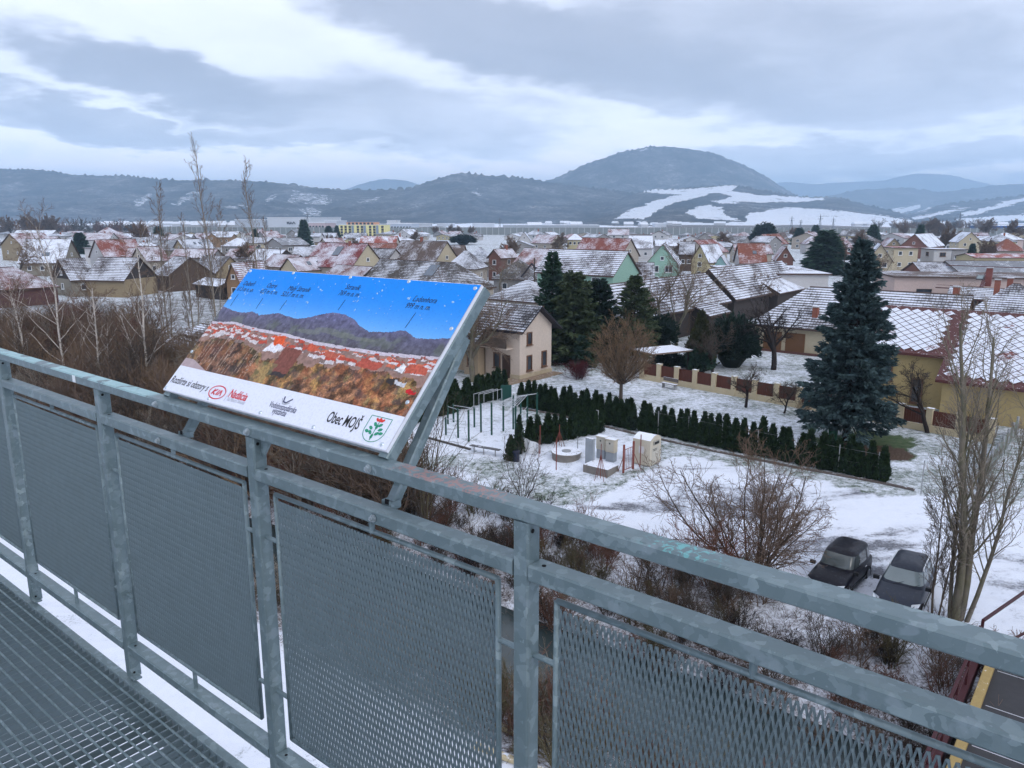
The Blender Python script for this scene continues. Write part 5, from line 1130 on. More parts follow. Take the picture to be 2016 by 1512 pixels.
# ---- evergreens
def needle_mat(name, dark, light, sc=2.2):
    m, nt, b = base_mat(name); p = pos(nt); n = noise(nt, p, sc, 4, .65); n2 = noise(nt, p, 14, 2, .5)
    c = mixc(nt, smooth(nt, math_n(nt, 'ADD', math_n(nt, 'MULTIPLY', n, .6), math_n(nt, 'MULTIPLY', n2, .4)), .35, .65), dark, light)
    setc(nt, b.inputs['Base Color'], c); b.inputs['Roughness'].default_value = .75; b.inputs['Specular IOR Level'].default_value = .15; return m
NEED = dict(blue=needle_mat('blue_spruce_needles', (.020, .040, .042), (.085, .132, .136)), green=needle_mat('spruce_needles', (.016, .040, .028), (.055, .100, .066)), olive=needle_mat('pine_needles', (.030, .050, .026), (.095, .122, .064)),
            thuja=needle_mat('thuja_leaves', (.008, .020, .010), (.034, .060, .024), 4.), yew=needle_mat('yew_leaves', (.008, .018, .014), (.026, .048, .034)), bronze=needle_mat('bronze_thuja', (.020, .028, .012), (.066, .066, .028)))
def tufts(rg, pts, dirs, L, w, droop=0.):
    """spear-shaped sprays at pts along dirs; each is a folded pair of faces"""
    n = len(pts); d_ = dirs + rg.normal(size=(n, 3)) * .25; d_[:, 2] -= droop; d_ /= np.linalg.norm(d_, axis=1, keepdims=True); s = np.cross(d_, rg.normal(size=(n, 3))); s /= np.linalg.norm(s, axis=1, keepdims=True) + 1e-9; u = np.cross(s, d_)
    L = (L * (.6 + .8 * rg.random((n, 1)))); W_ = w * (.6 + .8 * rg.random((n, 1)))
    a = pts; b = pts + d_ * L * .45 + s * W_ - u * W_ * .3; c = pts + d_ * L; e = pts + d_ * L * .45 - s * W_ - u * W_ * .3
    V = np.stack([a, b, c, e], 1).reshape(-1, 3); i = np.arange(n)[:, None] * 4
    return V, np.concatenate([np.concatenate([i, i + 1, i + 2], 1), np.concatenate([i, i + 2, i + 3], 1)])
def conifer_meshes(seed, h, r, n, mat, kind='spruce', low=.06, gap=.0, L=.34, w=.075, power=.85):
    rg = np.random.default_rng(seed); m1 = MB(); m1.tube([(0, 0, -.2), (0, 0, h * .5), (0, 0, h * .97)], [h * .016 + .03, h * .010 + .02, .012], 8)
    if kind == 'spruce':
        nb = max(40, int(h * 22)); pts, dirs = [], []; per = max(4, n // nb); br = []
        for i in range(nb):
            f = low + (1 - low) * ((i + rg.random()) / nb) ** .92; z = h * f; Lb = r * (1 - f) ** power * (.72 + .5 * rg.random()) + .12; a = i * 2.39996 + rg.normal() * .35; up = .25 - .55 * (1 - f) + rg.normal() * .10
            dv = np.array([math.cos(a), math.sin(a), up]); m1.tube([(0, 0, z), tuple(np.array([0, 0, z]) + dv * Lb * .85)], [.02 + .012 * Lb, .006], 3, cap=False)
            k = max(3, int(per * (Lb / r + .12) * 1.75)); t = rg.random(k) ** .62
            side = np.array([-math.sin(a), math.cos(a), 0]); off = rg.normal(size=(k, 1)) * Lb * .17 * (1.15 - t[:, None])
            q = np.array([0, 0, z]) + dv * (Lb * t)[:, None] + side * off; q[:, 2] += .16 * Lb * t ** 2 - rg.random(k) * .10 * Lb
            o = dv[None] * .8 + side * np.sign(off) * .55 + np.array([0, 0, .10]); pts.append(q); dirs.append(o)
        pts = np.concatenate(pts); dirs = np.concatenate(dirs); dirs /= np.linalg.norm(dirs, axis=1, keepdims=True)
        V, F_ = tufts(rg, pts, dirs, L, w, .12)
    elif kind == 'column':
        t = rg.random(n) ** .9; a = rg.random(n) * 6.283; prof = (1 - t ** 1.45) ** .95 * (.8 + .2 * np.minimum(t * 8, 1)); lump = 1 + .14 * np.sin(a * 3 + t * 9 + seed) + .08 * np.sin(a * 7 - t * 21)
        rr = r * prof * lump * (.72 + .30 * rg.random(n)); pts = np.stack([np.cos(a) * rr, np.sin(a) * rr, t * h * .95], -1); dirs = np.stack([np.cos(a) * .45, np.sin(a) * .45, np.full(n, 1.)], -1)
        V, F_ = tufts(rg, pts, dirs / np.linalg.norm(dirs, axis=1, keepdims=True), L, w, 0)
        # inner mass so the column is not hollow
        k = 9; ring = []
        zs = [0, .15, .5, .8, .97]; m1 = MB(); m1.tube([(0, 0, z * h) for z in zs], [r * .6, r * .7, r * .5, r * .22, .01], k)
    else:   # loose mound
        t = rg.random(n); a = rg.random(n) * 6.283; b = np.arccos(1 - 1.15 * rg.random(n)); rr = (.55 + .45 * rg.random(n) ** .5) * (1 + .16 * np.sin(a * 4 + b * 5 + seed) + .12 * np.sin(a * 9 + seed * 2))
        pts = np.stack([np.cos(a) * np.sin(b) * rr * r, np.sin(a) * np.sin(b) * rr * r, np.maximum(.05, np.cos(b) * rr * h * .62 + h * .36)], -1); dirs = pts - np.array([0, 0, h * .3]); dirs /= np.linalg.norm(dirs, axis=1, keepdims=True); V, F_ = tufts(rg, pts, dirs, L, w, .0)
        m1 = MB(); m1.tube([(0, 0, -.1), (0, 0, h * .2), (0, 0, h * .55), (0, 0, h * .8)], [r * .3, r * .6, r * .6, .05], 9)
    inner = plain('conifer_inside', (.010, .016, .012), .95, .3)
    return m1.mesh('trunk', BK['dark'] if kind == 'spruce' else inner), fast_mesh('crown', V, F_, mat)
def spruce(lab, x, y, h, r, n, mat, seed, kind='spruce', group='garden conifers', nm='spruce_tree', cat='tree', **kw):
    return place_tree(nm, lab, conifer_meshes(seed, h, r, n, NEED[mat], kind, **kw), gpos(x, y), rz=seed, cat=cat, group=group)
spruce('large blue spruce standing alone before the yellow house', 1664, 868, 12.6, 3.25, 32000, 'blue', 81, low=.105, L=.34, w=.075, power=.80)
spruce('tall narrow spruce in front of the mint green house', 1086, 708, 10.7, 2.8, 11000, 'green', 82, L=.4, w=.09)
spruce('broad olive pine right of the beige corner house', 1128, 714, 8.8, 3.0, 11000, 'olive', 83, L=.45, w=.1, power=.55)
spruce('dark spruce right of the olive pine', 1178, 708, 8.0, 2.9, 10000, 'yew', 84, L=.42, w=.1, power=.7)
spruce('loose green spruce before the long barn roof', 1246, 700, 8.2, 3.1, 8000, 'olive', 85, L=.42, w=.09, power=.75)
spruce('small bushy spruce below the dark spruce', 1144, 722, 3.0, 1.2, 2600, 'green', 86, L=.3, w=.07)
spruce('bronze column-shaped thuja inside the fence', 1376, 728, 5.6, 1.45, 3800, 'bronze', 87, kind='column', nm='thuja_tree', L=.4, w=.1)
spruce('dark rounded yew right of the column-shaped thuja', 1440, 722, 4.6, 2.3, 5200, 'yew', 88, kind='mound', nm='yew_bush', cat='bush', L=.4, w=.1)
spruce('low dark evergreen clump below the column-shaped thuja', 1376, 736, 2.3, 1.1, 2200, 'green', 89, kind='mound', nm='yew_bush', cat='bush', L=.28, w=.07)
spruce('low clipped evergreen hedge left of the column-shaped thuja', 1318, 728, 1.5, 1.7, 2400, 'yew', 90, kind='mound', nm='yew_bush', cat='bush', L=.25, w=.07)
spruce('dark evergreen mound by the old barn', 1300, 690, 3.6, 1.7, 2600, 'yew', 91, kind='mound', nm='yew_bush', cat='bush', L=.35, w=.09)
spruce('small cone-shaped thuja beside the blue litter bin', 1006, 906, 1.55, .42, 900, 'thuja', 92, kind='column', nm='thuja_tree', L=.16, w=.045)
spruce('taller thuja at the end of the short hedge row', 1022, 893, 2.5, .34, 900, 'thuja', 93, kind='column', nm='thuja_tree', L=.16, w=.045)
# clipped thuja rows: every plant on its own
THV = [conifer_meshes(100 + i, 1.95 + .08 * (i % 3), .365 + .02 * (i % 4), 1350, NEED['thuja'], 'column', L=.21, w=.042) for i in range(8)]
def ordw(i):
    o = ['first', 'second', 'third', 'fourth', 'fifth', 'sixth', 'seventh', 'eighth', 'ninth', 'tenth', 'eleventh', 'twelfth', 'thirteenth', 'fourteenth', 'fifteenth', 'sixteenth', 'seventeenth', 'eighteenth', 'nineteenth']
    if i < 19: return o[i]
    tens = {2: ('twenty', 'twentieth'), 3: ('thirty', 'thirtieth'), 4: ('forty', 'fortieth'), 5: ('fifty', 'fiftieth')}[(i + 1) // 10]; u = (i + 1) % 10
    return tens[1] if u == 0 else tens[0] + '-' + o[u - 1]
def hedge(a, b, n, where, group, sc=1.0, jit=.055):
    a, b = gpos(*a), gpos(*b); rg = np.random.default_rng(n)
    for i in range(n):
        q = a + (b - a) * (i / (n - 1)); q[:2] += rg.normal(size=2) * .07
        t = place_tree('thuja_tree', '%s thuja from the left in %s' % (ordw(i), where), THV[rg.integers(8)], q, rz=rg.random() * 6, sc=1.0, cat='tree', group=group); k = sc * (1 + rg.normal() * jit); t.rotation_euler = (rg.normal() * .03, rg.normal() * .03, rg.random() * 6); t.scale = (k * (1 + rg.normal() * .06), k * (1 + rg.normal() * .06), k)
hedge((1027, 800), (1733, 946), 47, 'the long hedge row along the lot', 'long thuja hedge')
hedge((1046, 878), (1182, 852), 10, 'the short hedge row beside the workout frame', 'short thuja hedge', .98)
hedge((806, 838), (990, 780), 19, 'the back hedge behind the workout frame', 'back thuja hedge', 1.12)
# far evergreens: column, foot row, top row, half width, look
FARC = [('large dark spruce clump behind the streaked barns', 1622, 540, 462, 40, 'green'), ('dark spruce left of the yellow apartment block', 600, 488, 438, 14, 'green'), ('second dark spruce left of the yellow apartment block', 648, 476, 448, 11, 'green'), ('narrow dark spruce right beside the yellow apartment block', 664, 472, 447, 7, 'green'),
        ('dark spruce among the left roofs', 314, 480, 449, 12, 'green'), ('windswept pine left of the square white annex', 160, 500, 462, 17, 'green'), ('small dark spruce before the large brown roof', 822, 524, 498, 9, 'green'), ('dark bush at the right top of the board', 918, 556, 540, 12, 'green'),
        ('tall dark pine group above the orange-red roof', 1503, 486, 447, 20, 'yew'), ('dark spruce right of the tall pine group', 1572, 482, 452, 14, 'green'), ('lone dark spruce before the noise barrier', 1604, 474, 446, 11, 'green'), ('broad dark spruce left of the yellowish house', 1716, 492, 448, 16, 'green'), ('tall dark spruce right of the cream flat house', 1809, 490, 447, 12, 'green'),
        ('small spruce before the pale cube house', 1912, 508, 482, 9, 'green'), ('second small spruce before the pale cube house', 1934, 506, 486, 7, 'green'), ('tiny thuja before the bright snowy roof', 1798, 532, 498, 6, 'thuja'), ('tiny spruce behind the orchard', 786, 492, 472, 6, 'green'), ('clipped dark hedge block in the far field', 912, 482, 465, 20, 'yew'), ('dark round bush by the yellow far house', 1156, 480, 465, 9, 'yew'),
        ('spruce by the left tall birches', 504, 492, 455, 9, 'green'), ('small spruce below the far left villa', 262, 482, 466, 10, 'green')]
_fc = {}
for lab, x, yb, yt, hw, mt in FARC:
    p = P(x, yb, 0); h = (yb - yt) * p[1] / (F * cp) * 1.02; r = hw * p[1] / (F * cp); key = mt
    if key not in _fc: _fc[key] = conifer_meshes(200 + len(_fc), 10.0, 2.6, 3800, NEED[mt], 'spruce' if mt != 'yew' else 'mound', L=1.0, w=.24)
    t = place_tree('spruce_tree', lab, _fc[key], p, rz=x, cat='tree', group='far conifers'); t.scale = (r / 2.6, r / 2.6, h / 10)
# ------------------------------------------------------------------ yellow house with the diamond shingle roof
def build_shingle_house():
    nr, zr, ne, ze, nl = 69.0, 7.0, 60.6, 2.8, 63.2; pitch = (zr - ze) / (nr - ne); zl = ze + (nl - ne) * pitch; s0, sm, s1 = -16.4, -10.5, 3.0
    t = thing('house', 'yellow house with dark red diamond shingle roof under snow at the right edge', 'house', W(-7, 64, 0), 'village houses')
    yel = plain('yellow_render', (.46, .355, .17), .9, .14, .8, fine=5); redm = plain('dark_red_sheet', (.095, .034, .032), .55, .3, 1.5, snow=.25)
    m = MB(); m.box(W((s0 + .4 + sm) / 2, (nl + .5 + 74) / 2, zl / 2 - .2), (sm - s0 - .4, 74 - nl - .5, zl + .3), [D, N, UP]); m.box(W((sm + .4 + s1) / 2, (ne + .5 + 74) / 2, ze / 2 - .2), (s1 - sm - .4, 74 - ne - .5, ze + .3), [D, N, UP]); obj('wall', m, yel, t)
    def pl(s, n, up=0.): return W(s, n, ze + (n - ne) * pitch) + np.array([0, 0, up])
    m = MB()
    for a, b, nn in ((s0, sm, nl), (sm, s1, ne)):
        q = [pl(a, nn), pl(b, nn), pl(b, nr), pl(a, nr)]; m.prism(q, (0, 0, -.2)); bk = [pl(a, nr), pl(b, nr), W(b, nr + (nr - ne), ze), W(a, nr + (nr - ne), ze)]; m.prism(bk, (0, 0, -.2))
    ro = obj('roof', m, redm, t)
    m = MB(); m.prism([pl(sm - .45, nl - .2, .05), pl(sm + .08, nl - .2, .05), pl(sm + .08, nr - .4, .05), pl(sm - .45, nr - .4, .05)], (0, 0, .03)); m.prism([pl(sm - .02, ne, .03), pl(sm + .08, ne, .03), pl(sm + .08, nl, .03), pl(sm - .02, nl, .03)], (0, 0, -.5)); obj('valley_flashing', m, redm, ro)
    m = MB(); m.bar(pl(s0, nl - .06, .02), pl(sm, nl - .06, .02), .14, .14); m.bar(pl(sm, ne - .06, .02), pl(s1, ne - .06, .02), .14, .14); obj('gutter', m, plain('gutter_red', (.07, .02, .02), .5), ro)
    for n_, a, b in ((nl + .55, s0, sm - .1), (ne + .6, sm + .1, s1)):
        m = MB(); m.bar(pl(a, n_, .09), pl(b, n_, .09), .03, .05); obj('snow_guard', m, redm, ro)
    # single shingles
    sm_, nt, b = base_mat('snowed_shingle'); p = pos(nt); k = smooth(nt, math_n(nt, 'ADD', math_n(nt, 'MULTIPLY', noise(nt, p, .42, 4, .6), .75), math_n(nt, 'MULTIPLY', noise(nt, p, 5, 4, .6), .35)), .40, .50)
    setc(nt, b.inputs['Base Color'], mixc(nt, k, (.17, .045, .038), mixc(nt, noise(nt, p, 3, 3), (.62, .66, .76), (.82, .85, .92)))); b.inputs['Roughness'].default_value = .7
    h = .395; g = .012; vd = (pl(0, nr) - pl(0, ne)); vd = vd / np.linalg.norm(vd); nm = np.cross(D, vd); sl = np.linalg.norm(pl(0, nr) - pl(0, ne))
    q = MB(); a = h - g; out = [(-a, 0, .012), (0, -a, .03), (a, 0, .012), (0, a, .0)]; inn = [(x * .955, y * .955, z + .02) for x, y, z in out]
    q.add(out + inn, [(4, 5, 6, 7), (0, 1, 5, 4), (1, 2, 6, 5), (2, 3, 7, 6), (3, 0, 4, 7)]); me = bpy.data.meshes.new('shingle'); me.from_pydata(q.v, [], q.f); me.materials.append(sm_); me.materials.append(plain('shingle_edge', (.07, .032, .032), .7, .3)); me.polygons.foreach_set('material_index', [0, 1, 1, 1, 1]); me.update()
    R = Matrix(((D[0], vd[0], nm[0]), (D[1], vd[1], nm[1]), (D[2], vd[2], nm[2]))).to_4x4(); org = np.array(t['_o']); rest = MB(); cnt = 0
    rows = int(sl / h); cand = []
    for j in range(1, rows):
        for i in range(int((s1 - s0) / (2 * h)) + 1):
            s = s0 + (i * 2 + (j % 2)) * h + .3; v = j * h; w = pl(0, ne) - D * ((pl(0, ne)) @ D) + D * s + vd * v; nn = w @ N
            lo = (nl if s < sm - .3 else ne) + .38
            if nn < lo or nn > nr - .2 or s < s0 + .3 or s > s1 - .3 or sm - .45 - h * .8 < s < sm + .1 + h * .8: continue
            dd = w[1] * cp - (w[2] - CAMH) * sp_; px = CX + F * w[0] / dd; cand.append((abs(px - 1900), px, w))
    cand.sort(key=lambda q_: q_[0])
    for idx, (_, px, w) in enumerate(cand):
        M = Matrix.Translation(Vector(w - org + nm * .015)) @ R
        if idx < 300: o = link('shingle', me, ro); o.matrix_basis = M
        else: rest.add([tuple(M @ Vector(c)) for c in q.v], [f for f in q.f])
    if rest.n: o = link('shingles_beyond', rest.mesh('shingles_beyond', sm_), ro); o['kind'] = 'stuff'
    # chimney, skylight, ridge
    c = pl(-10.15, 65.5); m = MB(); m.box(c + UP * .5, (.75, .7, 2.6), [D, N, UP]); m.box(c + UP * 1.85, (.9, .85, .12), [D, N, UP], 1); obj('chimney', m, [plain('chimney_sheet', (.19, .06, .05), .6, .25, 3), plain('chimney_cap', (.35, .33, .32))], ro)
    c = pl(-11.3, 66.1); m = MB(); m.box(c + nm * .08, (.95, 1.15, .14), [D, vd, nm]); m.box(c + nm * .155, (.72, .9, .02), [D, vd, nm], 1); obj('skylight', m, [plain('metal_frame', (.1, .1, .1)), plain('skylight_glass', (.30, .36, .36), .12)], ro)
    m = MB(); m.bar(pl(s0, nr, .06), pl(s1, nr, .06), .3, .1); obj('ridge_cap', m, redm, ro)
    for s_, n_, z_, w_, h_ in ((-14.6, nl + .44, 2.4, 1.2, 1.3), (-12.2, nl + .44, 1.2, .8, 1.9)):
        o = link('window', window_mesh(w_, h_, 'brown'), t); o.matrix_basis = Matrix.Translation(Vector(W(s_, n_, z_) - org)) @ Matrix.Rotation(ROTD, 4, 'Z')
    m = MB(); m.tube([W(-4.1, ne + .45, ze - .1), W(-4.1, ne + .45, .2)], .05, 8); obj('downpipe', m, plain('gutter_red', (0, 0, 0)), t)
build_shingle_house()
# brown shutters of the cream house left of the spruce
def shutters():
    t = [o for o in bpy.data.objects if o.get('label', '').startswith('cream house with long snowy')][0]
    for x1, x2, y in ((1505, 1540, 671), (1553, 1590, 675)):
        A, B = frame_of(x1, x2, 690 if x1 < 1550 else 693, .05, D); c = (A + B) / 2; Lw = np.linalg.norm(B - A)
        m = MB(); m.box((0, 0, 0), (Lw, .1, 2.1)); q = link('shutter_door', m.mesh('shutter_door', plain('shutter_brown', (.14, .068, .030), .7, .25, 6)), t)
        loc = Matrix.Rotation(-t.rotation_euler.z, 4, 'Z') @ Vector((c[0] - t.location.x, c[1] - t.location.y, 1.15)); q.location = (loc.x, -4.3 - .04, 1.15)
    m = MB(); m.box((0, -4.36, .12), (26, .3, .24)); link('plinth', m.mesh('plinth', plain('plinth_maroon', (.12, .055, .045), .8, .2)), t)
shutters()

# ------------------------------------------------------------------ beige corner house
def build_corner_house():
    c0 = P(1023, 748, 0); t = thing('house', 'beige two-storey house with dark verge and brown windows at the hedge corner', 'house', c0, 'village houses')
    def L(a, b, z): return c0 + D * a + N * b + UP * z       # a along D (0 = gable face), b along N
    wall = plain('beige_render', (.68, .57, .48), .9, .06, .7, fine=5); ochre = plain('ochre_render', (.42, .33, .23), .9, .12, .8); dark = plain('verge_dark', (.022, .02, .028), .6, .2); st = plain('stone_plinth', (.48, .40, .28), .9, .35, 3)
    Wd, he, zr, Ln = 4.7, 4.55, 6.25, 8.6
    m = MB(); m.box(L(-2.0, Wd / 2, he / 2), (4.0, Wd, he + .0), [D, N, UP]); m.prism([L(0, 0, he), L(0, Wd, he), L(0, Wd / 2, zr - .05)], -D * .2); obj('wall', m, wall, t)
    m = MB(); m.box(L(-6.3, Wd / 2 - .6, 1.9), (4.6, Wd - 1.4, 3.8), [D, N, UP]); m.box(L(-4.9, -.55, 1.45), (1.7, .9, 2.9), [D, N, UP]); obj('annex_wall', m, ochre, t)
    m = MB(); m.box(L(.04, Wd / 2, .16), (.06, Wd + .1, .5), [D, N, UP]); m.box(L(-1.2, -.04, .16), (2.4, .06, .5), [D, N, UP]); obj('plinth', m, st, t)
    R = RF(); tile = roof_mat('roof_corner_house', (.045, .042, .045), .52, pitch=.33); k = (zr - he) / (Wd / 2)
    def pt(a, b): return L(a, b, zr - abs(b - Wd / 2) * k + .14)
    slope_faces(R, pt(-3.4, -.5), pt(.7, -.5), pt(.7, Wd / 2), pt(-3.4, Wd / 2), True, .33)
    slope_faces(R, pt(-9.2, -2.3), pt(-3.4, -2.3), pt(-3.4, Wd / 2), pt(-9.2, Wd / 2), True, .33)
    slope_faces(R, pt(.7, Wd + .7), pt(-9.2, Wd + .7), pt(-9.2, Wd / 2), pt(.7, Wd / 2), True, .33)
    Z = [(0, 0)] * 4; e = np.array([0, 0, .17])
    for a, b in ((pt(.7, -.5), pt(.7, Wd / 2)), (pt(.7, Wd / 2), pt(.7, Wd + .7)), (pt(-3.4, -.5), pt(.7, -.5)), (pt(-9.2, -2.3), pt(-3.4, -2.3)), (pt(-3.4, -2.3), pt(-3.4, -.5))): R.face([a, b, b - e, a - e], Z, 1)
    for q in ([(-3.4, -.5), (.7, -.5), (.7, Wd / 2), (-3.4, Wd / 2)], [(-9.2, -2.3), (-3.4, -2.3), (-3.4, Wd / 2), (-9.2, Wd / 2)], [(.7, Wd + .7), (-9.2, Wd + .7), (-9.2, Wd / 2), (.7, Wd / 2)]): R.face([pt(*x) - e for x in q][::-1], Z, 1)
    org = np.array(t['_o']); R.v = [tuple(np.array(v) - org) for v in R.v]; ro = link('roof', R.mesh('roof', [tile, dark]), t)
    m = MB(); m.bar(pt(.7, -.55) + D * .04 - UP * .10, pt(.7, Wd / 2) + D * .04 - UP * .06, .06, .32); m.bar(pt(.7, Wd / 2) + D * .04 - UP * .06, pt(.7, Wd + .75) + D * .04 - UP * .10, .06, .32); obj('verge_board', m, dark, ro)
    def win(a, b, z, w, h, face):
        o = link('window', window_mesh(w, h, 'brown'), t); rot = ROTD + (math.pi / 2 if face == 'g' else 0); o.matrix_basis = Matrix.Translation(Vector(L(a, b, z) - org)) @ Matrix.Rotation(rot, 4, 'Z')
    win(0, 1.35, 3.55, .75, 1.15, 'g'); win(0, 1.35, 1.35, .75, 1.4, 'g'); win(0, 3.55, 1.45, .75, 1.45, 'g'); win(-4.9, -1.0, 1.5, .8, 1.4, 'f'); win(-2.6, 0, 1.5, .8, 1.4, 'f')
    m = MB(); m.box(L(-1.5, -.03, 1.05), (.9, .1, 2.1), [D, N, UP]); obj('door', m, plain('door_dark', (.05, .028, .022), .5), t)
    m = MB(); m.box(L(-2.5, -.45, 2.75), (3.4, .9, .14), [D, N, UP]); m.box(L(-2.5, -.88, 3.25), (3.4, .06, .9), [D, N, UP], 1); obj('balcony', m, [wall, plain('balcony_wood', (.11, .085, .07), .8, .3, 8)], t)
    m = MB(); m.box(L(-1.2, -1.3, .03), (4.0, 2.2, .10), [D, N, UP]); m.box(L(.7, 2.2, .02), (1.2, 5.4, .08), [D, N, UP]); obj('paving', m, plain('paving_tan', (.27, .20, .14), .9, .3, 3, snow=.25), t)
build_corner_house()

# ------------------------------------------------------------------ fences, gates and small garden things
def line(a, b, n): return [a + (b - a) * i / n for i in range(n + 1)]
def build_fence():
    a, b = gpos(1264, 746), gpos(1948, 872); n = 15; t = thing('garden_fence', 'cream masonry fence with dark brown panels across the garden', 'fence', a); ax = unit(b - a); nn = np.array([-ax[1], ax[0], 0]); pts = line(a, b, n); cr = plain('fence_cream', (.56, .47, .31), .9, .12, 1.5, snow=.3); br = plain('fence_brown', (.105, .036, .024), .7, .25, 3); st = float(np.linalg.norm(b - a)) / n
    m = MB(); m.box((a + b) / 2 + UP * .2, (np.linalg.norm(b - a), .26, .50), [ax, nn, UP]); obj('base_wall', m, cr, t)
    pm = MB(); pm.box((0, 0, .78), (.40, .34, 1.60)); pm.box((0, 0, 1.60), (.46, .40, .06), mi=1); pme = pm.mesh('pillar', [cr, plain('fence_cap', (.5, .43, .3), .8, .1, snow=.6)])
    bm = MB(); w = st - .42
    for i in range(9): bm.box(((-.5 + (i + .5) / 9) * w, 0, .98), (w / 9 - .012, .035, 1.0))
    for z in (.62, 1.33): bm.box((0, .03, z), (w, .04, .07))
    bme = bm.mesh('board_panel', br); rz = math.atan2(ax[1], ax[0])
    for i, q in enumerate(pts):
        o = link('pillar', pme, t); o.matrix_basis = Matrix.Translation(Vector(q - a)) @ Matrix.Rotation(rz, 4, 'Z')
        if i < n: o = link('board_panel', bme, t); o.matrix_basis = Matrix.Translation(Vector((q + pts[i + 1]) / 2 - a)) @ Matrix.Rotation(rz, 4, 'Z')
build_fence()
GREENM = plain('green_paint', (.018, .075, .058), .5, .2); WHITEB = plain('white_bar', (.55, .57, .6), .4, .1, metal=.2); CONC = plain('concrete', (.24, .22, .20), .9, .25, 4, snow=.75, fine=20); RUST = plain('rusty_red', (.20, .055, .042), .7, .3, 6); GREYB = plain('grey_box', (.30, .33, .36), .6, .1, snow=.6); CREAMB = plain('cream_box', (.55, .50, .40), .6, .12, 3, snow=.9); STEELP = plain('post_grey', (.30, .31, .32), .6, .15)
# wire fence posts along the hedge
t = thing('wire_fence', 'thin grey posts and wires in front of the long thuja hedge', 'fence', gpos(1048, 792)); pp = []
for x, y in ((1048, 793), (1095, 803), (1140, 822), (1189, 833), (1241, 845), (1295, 857), (1354, 869), (1420, 884), (1490, 898), (1567, 913), (1649, 931), (1726, 947)):
    q = gpos(x, y); pp.append(q); m = MB(); m.cyl(q - UP * .1, .028, 1.75, 8); obj('post', m, STEELP, t)
for z in (.15, .8, 1.5):
    m = MB(); m.tube([q + UP * z for q in pp], .005, 3); obj('wire', m, STEELP, t)
m = MB(); pk = [gpos(x, y) for x, y in ((1030, 806), (1100, 818), (1250, 855), (1400, 888), (1560, 920), (1735, 952), (1800, 966))]
for a, b in zip(pk, pk[1:]): m.bar(a + UP * .03, b + UP * .03, .18, .14)
tag(obj('kerb', m, plain('kerb_stone', (.12, .10, .09), .9, .3, 5, snow=.3)), 'low dark kerb along the foot of the long hedge', 'kerb')
t = thing('board_fence', 'grey-green panel fence running back at the right edge of the garden', 'fence', gpos(1924, 966)); fa, fb = gpos(1924, 966), gpos(2000, 856); pts = line(fa, fb, 7)
for a, b in zip(pts, pts[1:]):
    m = MB(); m.bar(a + (b - a) * .03 + UP * .55, b - (b - a) * .03 + UP * .55, .05, 1.0); obj('panel', m, plain('fence_greygreen', (.16, .185, .16), .8, .25, 2), t)
for q in pts: m = MB(); m.box(q + UP * .6, (.12, .12, 1.3)); obj('post', m, STEELP, t)
# workout frame
def build_workout():
    t = thing('workout_frame', 'green posts with white pull-up bars and ladder on the snowy yard', 'exercise frame', gpos(960, 850)); tops = {}
    for k, x, y, h in (('a', 878, 856, 1.2), ('b', 882, 835, 1.35), ('c', 893, 831, 1.3), ('d', 902, 862, 2.0), ('e', 923, 869, 2.1), ('f', 934, 841, 1.4), ('g', 947, 851, 2.0), ('h', 968, 856, 2.2), ('i', 991, 849, 2.2), ('j', 1010.5, 845, 2.35), ('k', 1015, 868, 2.3), ('l', 1025, 828, 1.6), ('m', 1038, 836, 2.2), ('n', 1057, 838, 2.35)):
        q = gpos(x, y); m = MB(); m.bar(q - UP * .2, q + UP * h, .10, .10, up=D, bev=.01); obj('post', m, GREENM, t); tops[k] = q + UP * (h - .08)
    def bar(a, b, r=.022): m = MB(); m.tube([a, b], r, 8); obj('bar', m, WHITEB, t)
    for a, b in ('bd', 'de', 'cf', 'fg', 'gh', 'hk', 'im', 'jn', 'nm', 'km', 'ij', 'ad'):
        bar(tops[a], tops[b] if a != 'a' else tops['d'] - UP * .75)
    for i in range(1, 10): f = i / 10; bar(tops['h'] + (tops['k'] - tops['h']) * f, tops['i'] + (tops['m'] - tops['i']) * f, .017)
    for z in (.5, .9, 1.3): bar(tops['k'] * np.array([1, 1, 0]) + UP * z, tops['m'] * np.array([1, 1, 0]) + UP * z, .017)
    a, b = gpos(995, 828), gpos(1012, 818); m = MB(); m.box((a + b) / 2 + UP * .55, (1.6, .35, .06), [unit(b - a + UP * .5), N, UP]); obj('incline_board', m, plain('pale_board', (.5, .52, .55), .6, .1, snow=.6), t)
    for dx in (0, 10, 20):
        a, b = gpos(933 + dx, 808), gpos(971 + dx * .85, 797); t2 = t; m = MB(); m.tube([a, a + UP * 1.25, b + UP * 1.25, b], .022, 8); obj('parallel_bar', m, WHITEB, t)
build_workout()
def simple(name, label, cat, px, py, fn, group=None):
    q = gpos(px, py); t = thing(name, label, cat, q, group); fn(t, q); return t
def f_bench(t, q):
    a, b = gpos(927, 889), gpos(984, 899); ax = unit(b - a); m = MB(); m.bar(a + UP * .42, b + UP * .42, .30, .05); obj('seat', m, plain('bench_slat', (.11, .11, .115), .7, .2, snow=.3), t)
    for f in (.12, .45, .85): m = MB(); c = a + (b - a) * f; m.box(c + UP * .2, (.06, .26, .4)); obj('leg', m, STEELP, t)
simple('bench', 'long low backless bench beside the workout yard', 'bench', 955, 896, f_bench)
m = MB(); m.bar(gpos(838, 862) + UP * .05, gpos(926, 886) + UP * .05, .10, .14); tag(obj('yard_edging', m, plain('edging_dark', (.10, .09, .085), .9, .2, snow=.3)), 'dark edging board along the workout yard left of the bench', 'edging')
